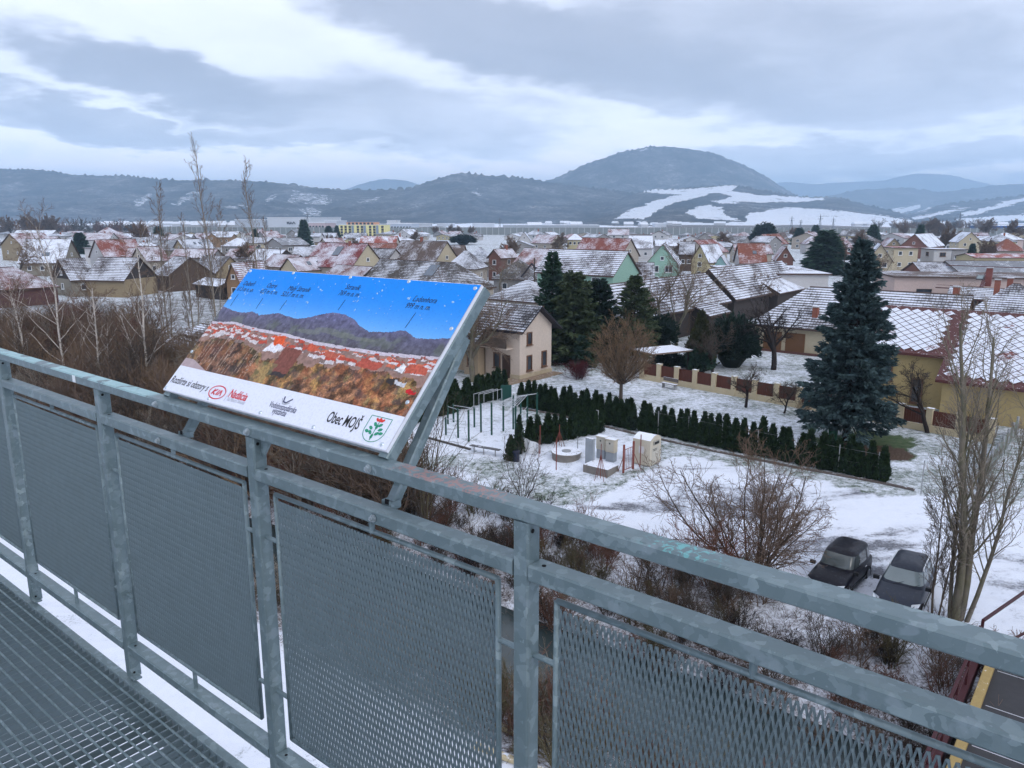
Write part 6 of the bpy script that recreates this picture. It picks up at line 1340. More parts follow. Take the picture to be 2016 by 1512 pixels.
def f_bin(t, q):
    m = MB(); m.cyl(q, .19, .62, 14, .22); obj('bin_body', m, plain('bin_blue', (.015, .022, .05), .5, .2), t); m = MB(); m.tube([q + UP * .60, q + UP * .66], [.235, .235], 14); obj('bin_rim', m, plain('bin_rim', (.03, .035, .06), .4), t)
simple('litter_bin', 'dark blue litter bin beside the small thuja', 'bin', 1016, 908, f_bin)
def f_sheet(t, q):
    a, b = gpos(1027, 892), gpos(1061, 899); k = 10; vs = []
    for i in range(k + 1):
        p_ = a + (b - a) * i / k + N * .05 * math.sin(i * 1.1); vs += [p_ + UP * .06, p_ + UP * (.95 - .22 * i / k) + N * .18]
    m = MB(); m.add(vs, [(2 * i, 2 * i + 2, 2 * i + 3, 2 * i + 1) for i in range(k)]); o = obj('sheet', m, plain('white_sheet', (.70, .72, .75), .6, .05), t); s = o.modifiers.new('thick', 'SOLIDIFY'); s.thickness = .015
    for e in (a, b): m = MB(); m.cyl(e - UP * .1, .025, 1.15, 6); obj('stake', m, RUST, t)
simple('banner', 'white sheet banner stretched between stakes near the bin', 'banner', 1044, 896, f_sheet)
def f_well(t, q):
    m = MB(); m.cyl(q - UP * .1, .86, .40, 28); obj('ring', m, CONC, t); m = MB(); m.cyl(q + UP * .30, .92, .08, 28, .90); obj('lid', m, CONC, t); m = MB(); m.cyl(q + UP * .38, .28, .05, 14); obj('hatch', m, STEELP, t)
simple('well_cover', 'round concrete well cover among the utility boxes', 'well', 1115, 900, f_well)
def f_slab(t, q):
    c = gpos(1173, 934); m = MB(); m.box(c + N * .5 + UP * .2, (1.65, 1.15, .5), [D, N, UP]); obj('block', m, CONC, t); m = MB(); m.box(gpos(1161, 916) + UP * .85, (.52, .22, 1.6), [D, N, UP]); obj('pillar', m, GREYB, t)
simple('utility_pillar', 'tall grey slab pillar beside a low concrete block', 'utility box', 1172, 935, f_slab)
for lab, x, y, h in (('left cream electricity cabinet on a grey foot', 1185, 901, 1.35), ('right cream electricity cabinet on a grey foot', 1203, 907, 1.35)):
    def f_cab(t, q, h=h):
        m = MB(); m.box(q + UP * .25, (.56, .34, .6), [D, N, UP]); obj('foot', m, GREYB, t); m = MB(); m.box(q + UP * (.55 + .38), (.6, .38, .74), [D, N, UP]); obj('cabinet', m, CREAMB, t); m = MB(); m.box(q + UP * 1.33, (.68, .46, .06), [D, N, UP]); obj('lid', m, CREAMB, t)
        m = MB(); m.box(q + UP * .95 - N * .2, (.5, .015, .6), [D, N, UP]); obj('door', m, plain('cabinet_door', (.5, .47, .40), .6, .1), t); m = MB(); m.box(q + UP * 1.1 - N * .212, (.1, .012, .1), [D, N, UP]); obj('label_plate', m, plain('plate_dark', (.08, .08, .08)), t)
    simple('electricity_cabinet', lab, 'utility box', x, y, f_cab, 'electricity cabinets')
def f_cont(t, q):
    w, d_, h = 1.25, 1.15, 1.55; ax = [D, N, UP]; arc = [(-w / 2, h)] + [(-w / 2 + w * i / 8, h + .24 * math.sin(math.pi * i / 8)) for i in range(1, 8)] + [(w / 2, h)]
    poly = [(-w / 2, .05), (w / 2, .05)] + arc[::-1]; c = q + N * .6
    # arched sides face along N, so the slot wall looks along D
    m = MB(); m.prism([c + N * a + D * (-d_ / 2) + UP * z for a, z in poly], D * d_); obj('body', m, CREAMB, t)
    m = MB(); m.box(c + D * (d_ / 2 + .02) + UP * 1.35, (.10, .62, .22), ax); m.box(c + D * (d_ / 2 + .075) + UP * 1.35, (.02, .5, .14), ax, 1); obj('slot', m, [plain('slot_grey', (.33, .32, .29)), plain('slot_dark', (.02, .02, .02))], t)
    m = MB(); m.box(c + D * (d_ / 2 + .008) + UP * .62, (.012, .85, .95), ax); obj('door', m, plain('cabinet_door', (.5, .47, .4)), t)
    for u, z, wd in ((-.1, .98, .5), (-.1, .9, .4)): m = MB(); m.box(c + D * (d_ / 2 + .018) + N * u + UP * z, (.006, wd, .035), ax); obj('lettering_line', m, plain('ink_black', (0, 0, 0)), t)
    m = MB(); m.box(c - N * (w / 2 + .008) + UP * .95, (.34, .012, .42), ax); obj('notice', m, plain('notice_white', (.66, .66, .66), .6), t)
simple('clothes_container', 'cream arched-roof clothes collection container beside the red gate', 'container', 1262, 916, f_cont)
def f_gate(t, q):
    a, b = gpos(1227, 931), gpos(1246, 923)
    for e in (a, b): m = MB(); m.box(e + UP * .78, (.11, .11, 1.75)); obj('post', m, RUST, t)
    for i in range(1, 6): m = MB(); m.cyl(a + (b - a) * i / 6 + UP * .12, .014, 1.25, 6); obj('bar', m, RUST, t)
    for z in (.15, 1.35): m = MB(); m.tube([a + UP * z, b + UP * z], .02, 6); obj('rail', m, RUST, t)
    for e, dx in ((a, -.35), (b, .55)): m = MB(); m.tube([e + UP * 1.0, e + D * dx], .02, 6); obj('brace', m, RUST, t)
simple('metal_gate', 'small red metal gate among the utility boxes', 'gate', 1236, 928, f_gate)
for lab, x, y, h in (('red tripod rack behind the well cover', 1101, 880, 1.35), ('dark red tripod in front of the concrete block', 1182, 945, 2.0)):
    def f_tri(t, q, h=h):
        for k in range(4): a = k * 1.571 + .4; m = MB(); m.tube([q + UP * (h * .75), q + np.array([math.cos(a) * .38, math.sin(a) * .38, 0])], .016, 6); obj('leg', m, RUST, t)
        m = MB(); m.cyl(q + UP * .1, .022, h, 6); obj('pole', m, RUST, t)
    simple('tripod', lab, 'tripod', x, y, f_tri, 'red tripods')
for lab, x, y, h, mt in (('rusty post left of the well cover', 1095, 925, 2.0, RUST), ('rusty stake among the short hedge row', 1063, 893, 1.9, RUST), ('thin dark post right of the concrete block', 1137, 890, 1.1, STEELP), ('thin post right of the red gate', 1260, 918, 2.0, RUST), ('wooden utility pole left of the mint green house', 1052, 586, 7.2, BK['brown']), ('thin pole in the lot behind the bare sapling', 1813, 972, 1.9, STEELP)):
    q = gpos(x, y); m = MB(); m.cyl((0, 0, -.1), .03 if h < 5 else .13, h, 8); o = obj('post', m, mt); o.location = tuple(q); tag(o, lab, 'post', 'posts')
def f_lpole(t, q): m = MB(); m.cyl(q, .03, 1.55, 8); obj('pole', m, WHITEB, t); m = MB(); m.tube([q + UP * 1.53, q + UP * 1.53 - D * .32], .025, 6); obj('arm', m, WHITEB, t)
simple('angled_pole', 'white angled pole at the end of the short hedge', 'pole', 1177, 852, f_lpole)
m = MB(); a, b = gpos(986, 790), gpos(1007, 789); m.bar(a + UP * .65, b + UP * .65, .06, 1.25); tag(obj('garden_gate', m, plain('gate_green', (.015, .07, .06), .5, .15)), 'dark green solid garden gate at the hedge corner', 'gate')
def f_gbin(t, q): m = MB(); m.tube([q, q + UP * .95], [.26, .32], 4); obj('bin_body', m, plain('bin_green', (.015, .10, .05), .5), t); m = MB(); m.box(q + UP * .99, (.55, .6, .09)); obj('lid', m, plain('bin_green', (0, 0, 0)), t)
simple('wheelie_bin', 'green wheeled bin beside the blue spruce trunk', 'bin', 1639, 868, f_gbin)
def f_gbench(t, q):
    a, b = gpos(1303, 762), gpos(1332, 768); m = MB(); m.bar(a + UP * .42, b + UP * .42, .42, .05); obj('seat', m, plain('bench_wood', (.13, .11, .10), .8, .2, snow=.8), t); m = MB(); m.bar(a + N * .25 + UP * .72, b + N * .25 + UP * .72, .05, .3); obj('backrest', m, plain('bench_wood', (0, 0, 0)), t)
    for e in (a + (b - a) * .1, a + (b - a) * .9): m = MB(); m.box(e + UP * .2, (.07, .4, .42), [D, N, UP]); obj('leg', m, STEELP, t)
simple('garden_bench', 'snowy garden bench against the cream fence', 'bench', 1318, 766, f_gbench)
def f_perg(t, q):
    a, b = P(1283, 698, 2.2), P(1364, 690, 2.2); c = (a + b) / 2; ax = unit(b - a); ay = np.array([-ax[1], ax[0], 0]); Lw = np.linalg.norm(b - a)
    m = MB(); m.box(c + ay * 1.5, (Lw, 3.2, .14), [ax, ay, UP]); obj('roof', m, plain('shelter_roof', (.20, .15, .12), .9, .25, 2, snow=.9), t)
    for i in (-.42, .42):
        for j in (.2, 2.8): m = MB(); m.box(c + ax * i * Lw + ay * j - UP * 1.15, (.13, .13, 2.2), [ax, ay, UP]); obj('post', m, BK['dark'], t)
simple('shelter', 'open garden shelter with snowy flat roof behind the fence', 'shelter', 1322, 735, f_perg)

# ------------------------------------------------------------------ parked cars
def build_car(label, loc, rz, paint, boxy=0.0, sc=1.0, rails=True):
    t = thing('parked_car', label, 'car', loc, 'parked cars'); t.rotation_euler = (0, 0, rz); t.scale = (sc, sc, sc); t['_o'] = [0., 0., 0.]
    black = plain('car_trim', (.012, .012, .014), .5, .1); tyre = plain('tyre', (.02, .02, .022), .9, .2); chrome = plain('car_chrome', (.66, .68, .70), .3, .05, metal=.3); rim = plain('wheel_rim', (.35, .37, .4), .35, .1, metal=.7)
    # x forward; stations: x, half width, sill, shoulder height, hood/deck height
    stn = [(2.22, .62, .36, .52, .58), (2.12, .80, .26, .62, .76), (1.85, .88, .22, .72, .90), (1.2, .91, .22, .82, .98), (.75, .915, .22, .88, 1.04), (0, .92, .22, .90, 1.05), (-1.2, .92, .22, .93, 1.06), (-1.9, .90, .24, .95, 1.07), (-2.15, .84, .30, .92, 1.06), (-2.24, .74, .40, .80, .98)]
    V = []; Fc = []; k = 12
    for x, w, zb, zs, zt in stn:
        half = [(0, zb), (w * .86, zb), (w * .97, zb + .10), (w, (zb + zs) / 2), (w * .985, zs), (w * .90, zt), (0, zt + .035)]
        ring = half + [(-a, b) for a, b in half[-2:0:-1]]; V += [(x, a, b) for a, b in ring]
    for i in range(len(stn) - 1):
        for j in range(k): Fc.append((i * k + j, i * k + (j + 1) % k, (i + 1) * k + (j + 1) % k, (i + 1) * k + j))
    Fc += [tuple(range(k - 1, -1, -1)), tuple(range((len(stn) - 1) * k, len(stn) * k))]
    m = MB(); m.add(V, Fc); o = link('body', m.mesh('body', paint, True), t); s = o.modifiers.new('sub', 'SUBSURF'); s.levels = 1; s.render_levels = 2
    b = boxy; gl = plain('car_glass', (.20, .245, .25), .08, .2, .8, spec=.8) if not b else plain('car_glass_dark', (.075, .09, .09), .08, .2, spec=.8)
    zr = 1.60 + .14 * b; NR = 64
    # greenhouse: stacked rounded outlines; height, front x, rear x, half width
    lv = [(.98, 1.02 - .2 * b, -2.16, .85), (1.10, .86 - .2 * b, -2.12, .82), (zr - .30, .58 - .1 * b, -1.98, .735 + .04 * b), (zr - .13, .30, -1.86 - .05 * b, .675 + .06 * b), (zr - .055, .10, -1.74 - .1 * b, .62 + .08 * b), (zr - .01, -.15, -1.52 - .1 * b, .50 + .08 * b), (zr + .005, -.5, -1.2, .25)]
    def outline(z, xf, xr, w):
        o = []
        for i in range(NR):
            th = 2 * math.pi * (i + .5) / NR; c_, s_ = math.cos(th), math.sin(th); e = 2 / 5.5
            o.append(((xf + xr) / 2 + (xf - xr) / 2 * math.copysign(abs(c_) ** e, c_), w * math.copysign(abs(s_) ** e, s_), z + (.03 * (1 - (abs(s_)) ** 2) if z > 1.2 else 0)))
        return o
    rings = [outline(*q) for q in lv]
    def sector(i):
        x, y = math.cos(2 * math.pi * (i + .5) / NR), math.sin(2 * math.pi * (i + .5) / NR)
        d_ = math.degrees(math.atan2(y, x)) % 360
        for nm, a0, a1 in (('windscreen', 306, 414), ('side_window', 62, 89), ('side_window', 93, 128), ('rear_window', 140, 220), ('side_window', 232, 267), ('side_window', 271, 298)):
            if a0 <= d_ <= a1 or a0 <= d_ + 360 <= a1: return nm + str(a0)
        return 'roof'
    groups = {}
    for k_ in range(len(rings) - 1):
        for i in range(NR):
            key = sector(i) if k_ in (1, 2) else 'roof'; groups.setdefault(key, []).append((k_, i))
    allv = [q for r in rings for q in r]
    for key, fs in groups.items():
        faces = [(k_ * NR + i, k_ * NR + (i + 1) % NR, (k_ + 1) * NR + (i + 1) % NR, (k_ + 1) * NR + i) for k_, i in fs]
        if key == 'roof': faces.append(tuple((len(rings) - 1) * NR + i for i in range(NR)))
        used = sorted({v for f in faces for v in f}); mp = {v: j for j, v in enumerate(used)}; m = MB(); m.add([allv[v] for v in used], [tuple(mp[v] for v in f) for f in faces]); nm = key.rstrip('0123456789')
        link(nm, m.mesh(nm, paint if key == 'roof' else gl, True), t)
    for sg in (-1, 1):
        m = MB(); m.box((.78, sg * 1.0, 1.08), (.13, .24, .15)); link('mirror', m.mesh('mirror', black), t)
        m = MB(); m.prism([(2.13, sg * .58, .66), (1.99, sg * .84, .70), (1.78, sg * .875, .80), (2.03, sg * .60, .79)], (.03, sg * .02, .03)); link('headlight', m.mesh('headlight', plain('lamp_glass', (.55, .6, .65), .15, .1, spec=.7)), t)
        if rails: m = MB(); m.tube([(.10, sg * .655, zr - .09), (0, sg * .64, zr + .0), (-1.45, sg * .62, zr + .0), (-1.6, sg * .62, zr - .08)], .03, 6); link('roof_rail', m.mesh('roof_rail', chrome), t)
        m = MB(); m.box((-.1, sg * .925, .30), (2.3, .03, .12)); link('sill', m.mesh('sill', black), t)
        for x in (.55, -.55): m = MB(); m.box((x - .35, sg * .92, .86), (.2, .03, .035)); link('door_handle', m.mesh('door_handle', chrome), t)
        for x in (1.38, -1.36):
            m = MB(); m.tube([(x, sg * .74, .34), (x, sg * .945, .34)], [.335, .335], 22); w_ = link('wheel', m.mesh('wheel', tyre), t); m = MB(); m.tube([(x, sg * .94, .34), (x, sg * .955, .34)], [.215, .20], 14); link('rim', m.mesh('rim', rim), w_)
    for sy in (-.3, .3): m = MB(); m.tube([(1.0 - .2 * b, sy, 1.04), (.80 - .2 * b, sy + .35, 1.16)], .012, 4); link('wiper', m.mesh('wiper', black), t)
    m = MB(); m.box((2.20, 0, .56), (.06, 1.0, .17)); link('grille', m.mesh('grille', black), t); m = MB(); m.box((2.235, 0, .40), (.02, .46, .10)); link('number_plate', m.mesh('number_plate', plain('plate_white', (.7, .7, .7))), t)
def car_paint(name, col):
    m, nt, b = base_mat(name); n = noise(nt, pos(nt), 3, 5, .7); up = smooth(nt, upness(nt), .6, .95); k = math_n(nt, 'MULTIPLY', up, smooth(nt, noise(nt, pos(nt), 7, 5, .7), .52, .75)); c = mixc(nt, math_n(nt, 'MULTIPLY', k, .07), col, (.45, .48, .55)); setc(nt, b.inputs['Base Color'], c)
    b.inputs['Roughness'].default_value = .38; b.inputs['Coat Weight'].default_value = .12; b.inputs['Coat Roughness'].default_value = .06; b.inputs['Specular IOR Level'].default_value = .12; return m
q = gpos(1778, 1180); build_car('dark blue-grey crossover with silver roof rails parked right of the black car', q, math.atan2(-.80, -.60), car_paint('paint_slate', (.030, .036, .052)), 0, .92)
q = gpos(1650, 1148); build_car('black off-road car half hidden behind the bare bush', q, math.atan2(-.74, -.67), car_paint('paint_black', (.010, .010, .016)), .9, .86, rails=False)

# ------------------------------------------------------------------ footbridge over the stream
def build_bridge():
    t = thing('footbridge', 'dark red steel footbridge with yellow kerb and asphalt deck in the lower right corner', 'bridge', W(-.3, 20, .2)); red = plain('bridge_red', (.055, .014, .018), .5, .25, 5); yel = plain('bridge_yellow', (.38, .275, .11), .7, .2, 5, snow=.15); asp = plain('bridge_asphalt', (.055, .055, .06), .8, .3, 4, fine=40)
    s0, s1, n0, n1 = -2.25, 2.2, 9.5, 27.6; z = .12
    m = MB(); m.box(W((s0 + s1) / 2, (n0 + n1) / 2, z - .12), (s1 - s0, n1 - n0, .24), [D, N, UP]); obj('deck', m, asp, t)
    for i in range(8): n_ = n0 + 1.2 + i * 2.25; m = MB(); m.bar(W(s0 + .35, n_, z + .003), W(s1 - .35, n_, z + .003), .03, .006, bev=.001); obj('deck_joint', m, plain('joint_snow', (.55, .57, .62), .8, .3, 8), t)
    m = MB(); m.bar(W(-.35, n0, z + .004), W(-.35, n1, z + .004), .06, .008, bev=.001); obj('deck_seam', m, plain('joint_snow', (0, 0, 0)), t)
    for s in (s0 + .14, s1 - .14): m = MB(); m.bar(W(s, n0, z + .09), W(s, n1, z + .09), .26, .2, bev=.02); obj('kerb_beam', m, yel, t)
    for s, sg in ((s0 - .28, -1), (s1 + .28, 1)):
        m = MB(); m.bar(W(s, n0, z - .16), W(s, n1, z - .16), .22, .46, bev=.02); obj('girder', m, red, t)
        for zz, w_ in ((1.18, .09), (.66, .06)): m = MB(); m.bar(W(s, n0 + .8, z + zz), W(s, n1 - .9, z + zz), w_, w_, bev=.01); obj('handrail', m, red, t)
        k = 9
        for i in range(k + 1): n_ = n0 + .8 + (n1 - n0 - 1.7) * i / k; m = MB(); m.bar(W(s, n_, z - .3), W(s, n_, z + 1.18), .07, .07, up=D, bev=.008); obj('post', m, red, t)
    # flared end rails on the far side and a hoop at the near side
    a, b = W(s0 - .28, n1 - .4, z + 1.18), W(s0 + 1.2, n1 + 5.5, z + 1.18); m = MB(); m.bar(a, b, .09, .09, bev=.01); m.bar(a - UP * 1.4, a, .09, .09, up=D, bev=.01); m.bar(b - UP * 1.6, b, .09, .09, up=D, bev=.01); obj('end_rail', m, red, t)
    a, b, c = W(s0 + .5, n1 - .3, z + .7), W(s0 + 1.5, n1 + 2.6, z + .7), W(s0 + 3.2, n1 + 2.6, z + .7); m = MB(); m.bar(a, b, .07, .07, bev=.01); m.bar(b, c, .07, .07, bev=.01); m.bar(a - UP * .9, a, .07, .07, up=D, bev=.01); obj('inner_rail', m, red, t)
    a, b, c = W(s0 - .1, 15.9, z + 1.0), W(s0 + 1.0, 15.4, z + 1.0), W(s0 + 1.5, 14.6, z + .1); m = MB(); m.bar(a, b, .08, .08, bev=.01); m.bar(b, c, .08, .08, bev=.01); m.bar(a - UP, a, .08, .08, up=D, bev=.01); obj('hoop_rail', m, red, t)
build_bridge()
m = MB(); a, b = gpos(975, 1432), gpos(1100, 1482); m.bar(a + UP * .1, b + UP * .1, .22, .18, bev=.03); tag(obj('timber_edging', m, plain('pale_timber', (.48, .40, .25), .8, .2, 4, snow=.4)), 'pale timber edging seen low between the railing panels', 'edging')
m = MB(); a, b = gpos(930, 1470), gpos(1085, 1530); m.bar(a + UP * .08, b + UP * .08, .18, .16, bev=.03); tag(obj('timber_edging', m, plain('pale_timber', (0, 0, 0))), 'second pale timber edging nearer the tower foot', 'edging')
# ------------------------------------------------------------------ far village, apartment block, works, noise barrier
def build_apartments():
    A, B = frame_of(668, 759, 466, 0., np.array([1., -.12, 0]) / math.hypot(1, .12)); L = float(np.linalg.norm(B - A)); ax = (B - A) / L; rz = math.atan2(ax[1], ax[0]); c = (A + B) / 2; u = L / 92.
    t = thing('apartment_block', 'yellow apartment block with orange top floor and grey-blue panels', 'building', (c[0], c[1], 0)); t.rotation_euler = (0, 0, rz); t['_o'] = [0., 0., 0.]
    h = 22 * u; ye = plain('block_yellow', (.72, .66, .30), .9, .06, .1); og = plain('block_orange', (.62, .33, .20), .9, .06, .1); gb = plain('block_bluegrey', (.22, .27, .34), .8, .08, .1); wt = plain('block_white', (.7, .7, .68), .8, .05)
    m = MB(); m.box((0, 7, h / 2), (L, 14, h)); link('wall', m.mesh('wall', ye), t); m = MB(); m.box((-3 * u, 7, h + 2.6 * u), (L * .62, 12, 5.2 * u)); link('top_floor', m.mesh('top_floor', og), t); m = MB(); m.box((0, 7, h + .15), (L + .5, 14.5, .3)); link('roof_edge', m.mesh('roof_edge', wt), t)
    m = MB(); m.box((-3 * u, 7, h + 5.3 * u), (L * .63, 12.5, .3)); link('roof', m.mesh('roof', plain('block_roof', (.5, .3, .25), .8, .2, snow=.6)), t)
    for x in (-.20, .06, .33): m = MB(); m.box((x * L, -.15, h * .5), (4.6 * u, .5, h * .92)); link('stair_panel', m.mesh('stair_panel', gb), t)
    wm = window_mesh(1.9, 1.7, 'dark')
    for fl in range(4):
        for i in range(11):
            x = (-.5 + (i + .5) / 11) * L * .97
            if min(abs(x / L - q) for q in (-.20, .06, .33)) < .04: continue
            o = link('window', wm, t); o.location = (x, 0, h * (.14 + fl * .235))
    for i in range(7): o = link('window', wm, t); o.location = (-3 * u + (-.5 + (i + .5) / 7) * L * .58, 1, h + 2.6 * u)
build_apartments()
def slab(label, x1, x2, yb, yt, depth, col, name='works_hall', cat='building', top=SNOW, ang=-3, wins=0):
    dv = np.array([math.cos(math.radians(ang)), math.sin(math.radians(ang)), 0]); A, B = frame_of(x1, x2, yb, 0., dv); L = float(np.linalg.norm(B - A)); ax = (B - A) / L; c = (A + B) / 2; h = (yb - yt) * c[1] / (F * cp)
    t = thing(name, label, cat, (c[0], c[1], 0), 'works halls beyond the village'); t.rotation_euler = (0, 0, math.atan2(ax[1], ax[0])); t['_o'] = [0., 0., 0.]
    m = MB(); m.box((0, depth / 2, h / 2), (L, depth, h)); link('wall', m.mesh('wall', plain('hall_%d_%d' % (int(col[0] * 100), int(col[2] * 100)), col, .8, .06, .05)), t); m = MB(); m.box((0, depth / 2, h + .4), (L + 1, depth + 1, .8)); link('roof', m.mesh('roof', plain('hall_snow', (.74, .77, .83), .8, .05, .05)), t)
    for i in range(wins): m = MB(); m.box(((-.5 + (i + .5) / wins) * L * .95, -.3, h * .6), (L / wins * .6, .4, h * .22)); link('window_band', m.mesh('window_band', glass()), t)
    return t, L, h
t, L, h = slab('long white works hall with dark logo on the plain beyond the village', 527, 612, 450, 430, 160, (.62, .66, .72))
# dark stroke logo on its wall
u = h / 20.
for pts in ([(-9, -3), (-9, 3)], [(-9, -.5), (-4.5, 3)], [(-8, .3), (-4, -3), (-1.5, 3), (-1.5, -3)], [(.5, -3), (3.5, 3), (6.5, -3)]):
    m = MB()
    for a, b in zip(pts, pts[1:]): m.bar((a[0] * u + 6 * u, -.6, h * .52 + a[1] * u * .7), (b[0] * u + 6 * u, -.6, h * .52 + b[1] * u * .7), 1.5 * u * .9, .6, up=(0, 1, 0), bev=.05)
    link('logo_stroke', m.mesh('logo_stroke', plain('logo_dark', (.03, .03, .04))), t)
slab('lower grey works hall left of the logo hall', 463, 524, 450, 434, 120, (.46, .50, .56)); slab('pinkish office block between the works halls and the apartments', 608, 640, 458, 440, 40, (.52, .42, .44), wins=5); slab('pale office wing left of the yellow apartment block', 640, 664, 456, 437, 40, (.55, .58, .64), wins=3)
slab('pale blue office building right of the yellow apartment block', 762, 812, 458, 442, 40, (.50, .56, .66), wins=8); slab('small white tower block right of the apartments', 762, 782, 446, 435, 30, (.66, .68, .72)); slab('long low white hall roofs left of the barrier', 60, 190, 449, 444, 60, (.34, .36, .40)); slab('long low white hall behind the barrier in the middle', 990, 1180, 448, 444, 80, (.42, .45, .5)); slab('blue long hall at the far right edge', 1955, 2080, 452, 445, 60, (.03, .08, .24)); slab('white boxy building before the barrier in the middle', 1176, 1220, 460, 452, 25, (.66, .68, .72))
for i, (x, w, dy) in enumerate([(1290, 22, 0), (860, 30, 1), (930, 40, 0), (1060, 26, 1), (820, 24, 0)]): slab('%s small pale hall from the left beyond the noise barrier' % ordw([4, 1, 2, 3, 0][i]), x, x + w, 447 - dy, 441, 40, (.58, .61, .67))
def build_barrier():
    t = thing('noise_barrier', 'long grey motorway noise barrier with pale posts behind the village', 'barrier', (0, 640, 0)); pts = [P(300, 460, 0), P(520, 461, 0), P(900, 462, 0), P(1300, 463.5, 0), P(1700, 464.5, 0), P(2120, 465, 0)]; gm = plain('barrier_grey', (.215, .235, .235), .9, .12, .03); pm = plain('barrier_post', (.38, .40, .42), .8, .1); pb = MB(); pb.box((0, 0, 3.2), (.6, .5, 6.6)); pme = pb.mesh('post', pm); k = 0
    for a, b in zip(pts, pts[1:]):
        m = MB(); ax = unit(b - a); nn = np.array([-ax[1], ax[0], 0]); m.box((a + b) / 2 + UP * 3.0, (np.linalg.norm(b - a), .3, 6.2), [ax, nn, UP]); obj('panel_wall', m, gm, t)
        n = int(np.linalg.norm(b - a) / 5.2)
        for i in range(n):
            q = a + (b - a) * i / n; o = link('post', pme, t); o.location = tuple(q - np.array(t['_o'])); k += 1
build_barrier()
def build_pylons():
    lat = plain('pylon_steel', (.13, .14, .16), .7, .1)
    for i, (x, yt) in enumerate([(1558, 422), (1576, 428), (1614, 418), (1640, 424), (984, 424), (606, 414), (1888, 414)]):
        p = P(x, 446, 0) if x != 984 else P(x, 449, 0); p = p * (900 / p[1]); p[2] = 0; h = (446 - yt) * 900 / (F * cp) + 2; t = thing('power_pylon', '%s lattice power pylon from the left on the plain' % ordw([4, 2, 5, 3, 1, 0, 6][i] if False else sorted([1558, 1576, 1614, 1640, 984, 606, 1888]).index(x)), 'pylon', p, 'power pylons')
        m = MB(); w = h * .09
        for sx in (-1, 1):
            for sy in (-1, 1): m.tube([p + np.array([sx * w, sy * w, 0]), p + np.array([sx * w * .25, sy * w * .25, h * .7]), p + UP * h], .16, 4)
        for j in range(5): z0, z1 = h * j / 6.5, h * (j + 1) / 6.5; w0, w1 = w * (1 - .75 * z0 / (h * .7)), w * (1 - .75 * z1 / (h * .7)); m.tube([p + np.array([-w0, -w0, z0]), p + np.array([w1, -w1, z1])], .1, 3); m.tube([p + np.array([w0, -w0, z0]), p + np.array([-w1, -w1, z1])], .1, 3)
        obj('mast', m, lat, t); m = MB()
        for zz in (.72, .86): m.tube([p + np.array([-h * .17, 0, h * zz]), p + np.array([h * .17, 0, h * zz])], .16, 4)
        obj('cross_arm', m, lat, t)
build_pylons()
def far_village():
    rg = np.random.default_rng(42); roofs = ['white', 'white', 'blue', 'grey', 'pink', 'sheet', 'greylow', 'brown', 'red', 'greylow', 'blue', 'grey', 'pink']; walls = ['white', 'white', 'beige', 'grey', 'cream', 'grey', 'white', 'yellow', 'pink']; nm = dict(white='snow-white', blue='blue-grey', grey='grey', pink='pinkish', sheet='plain grey', brown='brown', red='red', greylow='dark', orange='orange')
    where = ['in the row nearest the noise barrier', 'in the second row before the noise barrier', 'in the third row before the noise barrier', 'in the fourth row before the noise barrier', 'in the fifth row before the noise barrier', 'in the sixth row before the noise barrier']
    for r, Y in enumerate((570, 505, 440, 375, 318, 268)):
        x = -Y * .72; k = 0
        while x < Y * .74:
            x += 12 + rg.random() * 11; y = Y + rg.normal() * 11 - x * .10; w = 8 + rg.random() * 5; d_ = 8 + rg.random() * 3; rad = 5.5
            px = CX + F * x / (y * cp + CAMH * sp_)
            if 820 < px < 1010 and 250 < y < 480: continue
            if 650 < px < 800 and y > 470: continue
            if any((x - a) ** 2 + (y - b) ** 2 < (c + rad) ** 2 for a, b, c in FOOT): continue
            # keep sight lines to the houses that are described one by one
            if r > 3 and rg.random() < .35: continue
            rm = roofs[rg.integers(len(roofs))]; wl = walls[rg.integers(len(walls))]; th = math.radians(-6 + rg.normal() * 10) if rg.random() < .6 else ROTD + rg.normal() * .1; a = np.array([x - math.cos(th) * w / 2, y - math.sin(th) * w / 2]); b = np.array([x + math.cos(th) * w / 2, y + math.sin(th) * w / 2]); q = rg.random()
            st = 2 if rg.random() < .3 and r > 1 else 1
            house('%s house from left %s, %s roof' % (ordw(k), where[r], nm[rm]), 0, 0, 0, (2.5 if r < 2 else 2.9) if st == 1 else 5.0, d_, (1.1 + rg.random() * (1.0 if r < 2 else 2.0)), ridge='g' if q < .35 else 'p', hips=(1, 1) if q > .72 else (0, 0), wall=wl, rmat=rm, wf=2 + int(rg.random() * 2), ws=1, st=st, A=a, B=b, ww=1.3, wh=1.2, group='far village houses', chim=[(.2, .1)] if rg.random() < .4 else ()); k += 1
far_village()
# hamlet roofs at the foot of the hills: too far to tell one from the next
hm = []
for k in range(4):
    m = MB(); w, d_, h = 14 + 3 * k, 10, 4; m.box((0, 0, h / 2), (w, d_, h)); m.prism([(-w / 2 - .5, -d_ / 2 - .5, h), (-w / 2 - .5, d_ / 2 + .5, h), (-w / 2 - .5, 0, h + 4)], (w + 1, 0, 0), 1); hm.append(m.mesh('hamlet_house', [wallm((.5, .5, .52)), plain('hall_snow', (.74, .77, .83))]))
rg = np.random.default_rng(9)
for i in range(90):
    px = (200 + rg.random() * 330) if i < 40 else (1000 + rg.random() * 1000) if i < 70 else (330 + rg.random() * 350); y = 1150 + rg.random() * 900; x = (px - CX) / F * y * cp; o = link('hamlet_house', hm[rg.integers(4)]); o.location = (x, y, 0); o.rotation_euler = (0, 0, rg.normal() * .4)
    tag(o, 'tiny snow-roofed house of the hamlet at the foot of the hills', 'house', 'hamlet houses at the foot of the hills')
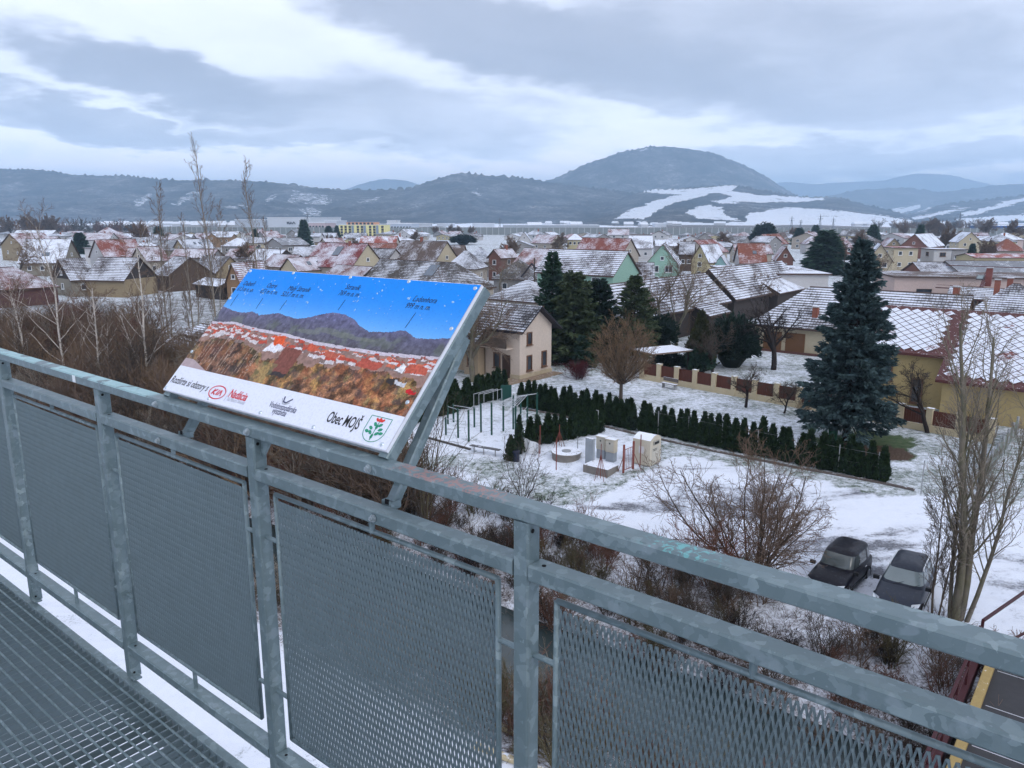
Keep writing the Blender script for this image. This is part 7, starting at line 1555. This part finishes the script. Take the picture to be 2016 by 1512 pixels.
# bare trees between the far houses
ft = [bare_meshes(300 + k, [((0, 0, -.2), (.03, 0, 1), 4.2, .22), ((.2, .1, -.2), (.15, .1, 1), 3.6, .16)], SPREAD, BK['brown'], BK['twig'], .05) for k in range(3)]
zmx = [max(v.co.z for v in b.vertices) for a, b in ft]
tr = []
for px, Y, h in [(70, 560, 16), (88, 570, 18), (104, 580, 15), (280, 350, 13), (18, 590, 17), (45, 600, 19), (1945, 560, 15), (1995, 420, 14), (1100, 300, 9), (860, 600, 9), (885, 610, 10), (905, 600, 9), (925, 605, 9), (1865, 330, 11), (1690, 300, 10), (1430, 320, 9), (1560, 520, 9), (1785, 560, 12), (1830, 570, 14), (1850, 575, 15), (1870, 580, 13), (590, 560, 8), (640, 330, 8), (815, 430, 8), (1010, 240, 9), (1340, 240, 8), (1660, 250, 9), (250, 240, 8), (470, 210, 8), (700, 300, 7), (1250, 330, 7), (1960, 250, 8)]: tr.append((px, Y, h))
tr.sort()
for i, (px, Y, h) in enumerate(tr):
    x = (px - CX) / F * Y * cp; k = i % 3; s = h / zmx[k]; place_tree('bare_tree', '%s bare tree from the left among the far roofs and fields' % ordw(i), ft[k], (x, Y, 0), rz=i, sc=s, group='bare trees among the far roofs')
# wood on the far left
sp = [(-520 + 170 * random.random(), 690 + 90 * random.random()) for _ in range(70)]
thicket('wood', 'brown leafless wood beyond the far left roofs', sp, 66, ['twig', 'red', 'brown'], (7, 13), (5, 8), .12)
sp = [(455 + 110 * random.random(), 900 + 90 * random.random()) for _ in range(30)]
thicket('wood', 'grey leafless wood beyond the noise barrier on the right', sp, 67, ['twig', 'brown'], (7, 14), (5, 8), .14)

# wooden poles with overhead wires along a village street
pl_ = [P(1052, 586, 0), P(1410, 540, 0), P(1160, 520, 0), P(860, 515, 0), P(640, 520, 0), P(555, 545, 0), P(1660, 545, 0)]; hs = [0, 7.0, 7.2, 7.2, 7.0, 7.0, 7.4]
nmz = [None, 'pole before the mint balcony house', 'pole behind the mint green house', 'pole by the large brown roof', 'pole beside the dark red tiled house', 'pole behind the left corner of the board', 'thin aerial mast above the dark spruce clump']
for q, h, nm_ in zip(pl_[1:], hs[1:], nmz[1:]):
    t = thing('utility_pole', 'slim wooden ' + nm_ if 'pole' in nm_ else nm_ + ' on the right', 'pole', q, 'utility poles'); m = MB(); m.cyl(q - UP * .2, .12, h + .2, 8, .08); obj('shaft', m, BK['brown'], t); m = MB(); m.bar(q + UP * (h - .5) - D * .7, q + UP * (h - .5) + D * .7, .09, .09); obj('cross_arm', m, BK['brown'], t)
for i, (a, b) in enumerate(((0, 2), (2, 3), (3, 4), (0, 1))):
    A_, B_ = pl_[a] + UP * 6.6, pl_[b] + UP * 6.6; m = MB(); m.tube([A_ + (B_ - A_) * f - UP * 1.1 * 4 * f * (1 - f) for f in np.linspace(0, 1, 15)], .016, 3)
    tag(obj('overhead_wire', m, plain('wire_black', (.02, .02, .022), .6)), ['overhead wire running back behind the mint green house', 'overhead wire from behind the mint house towards the brown roof', 'overhead wire between the brown roof and the dark red house', 'overhead wire crossing before the mint green house to the right'][i], 'wire', 'overhead wires')
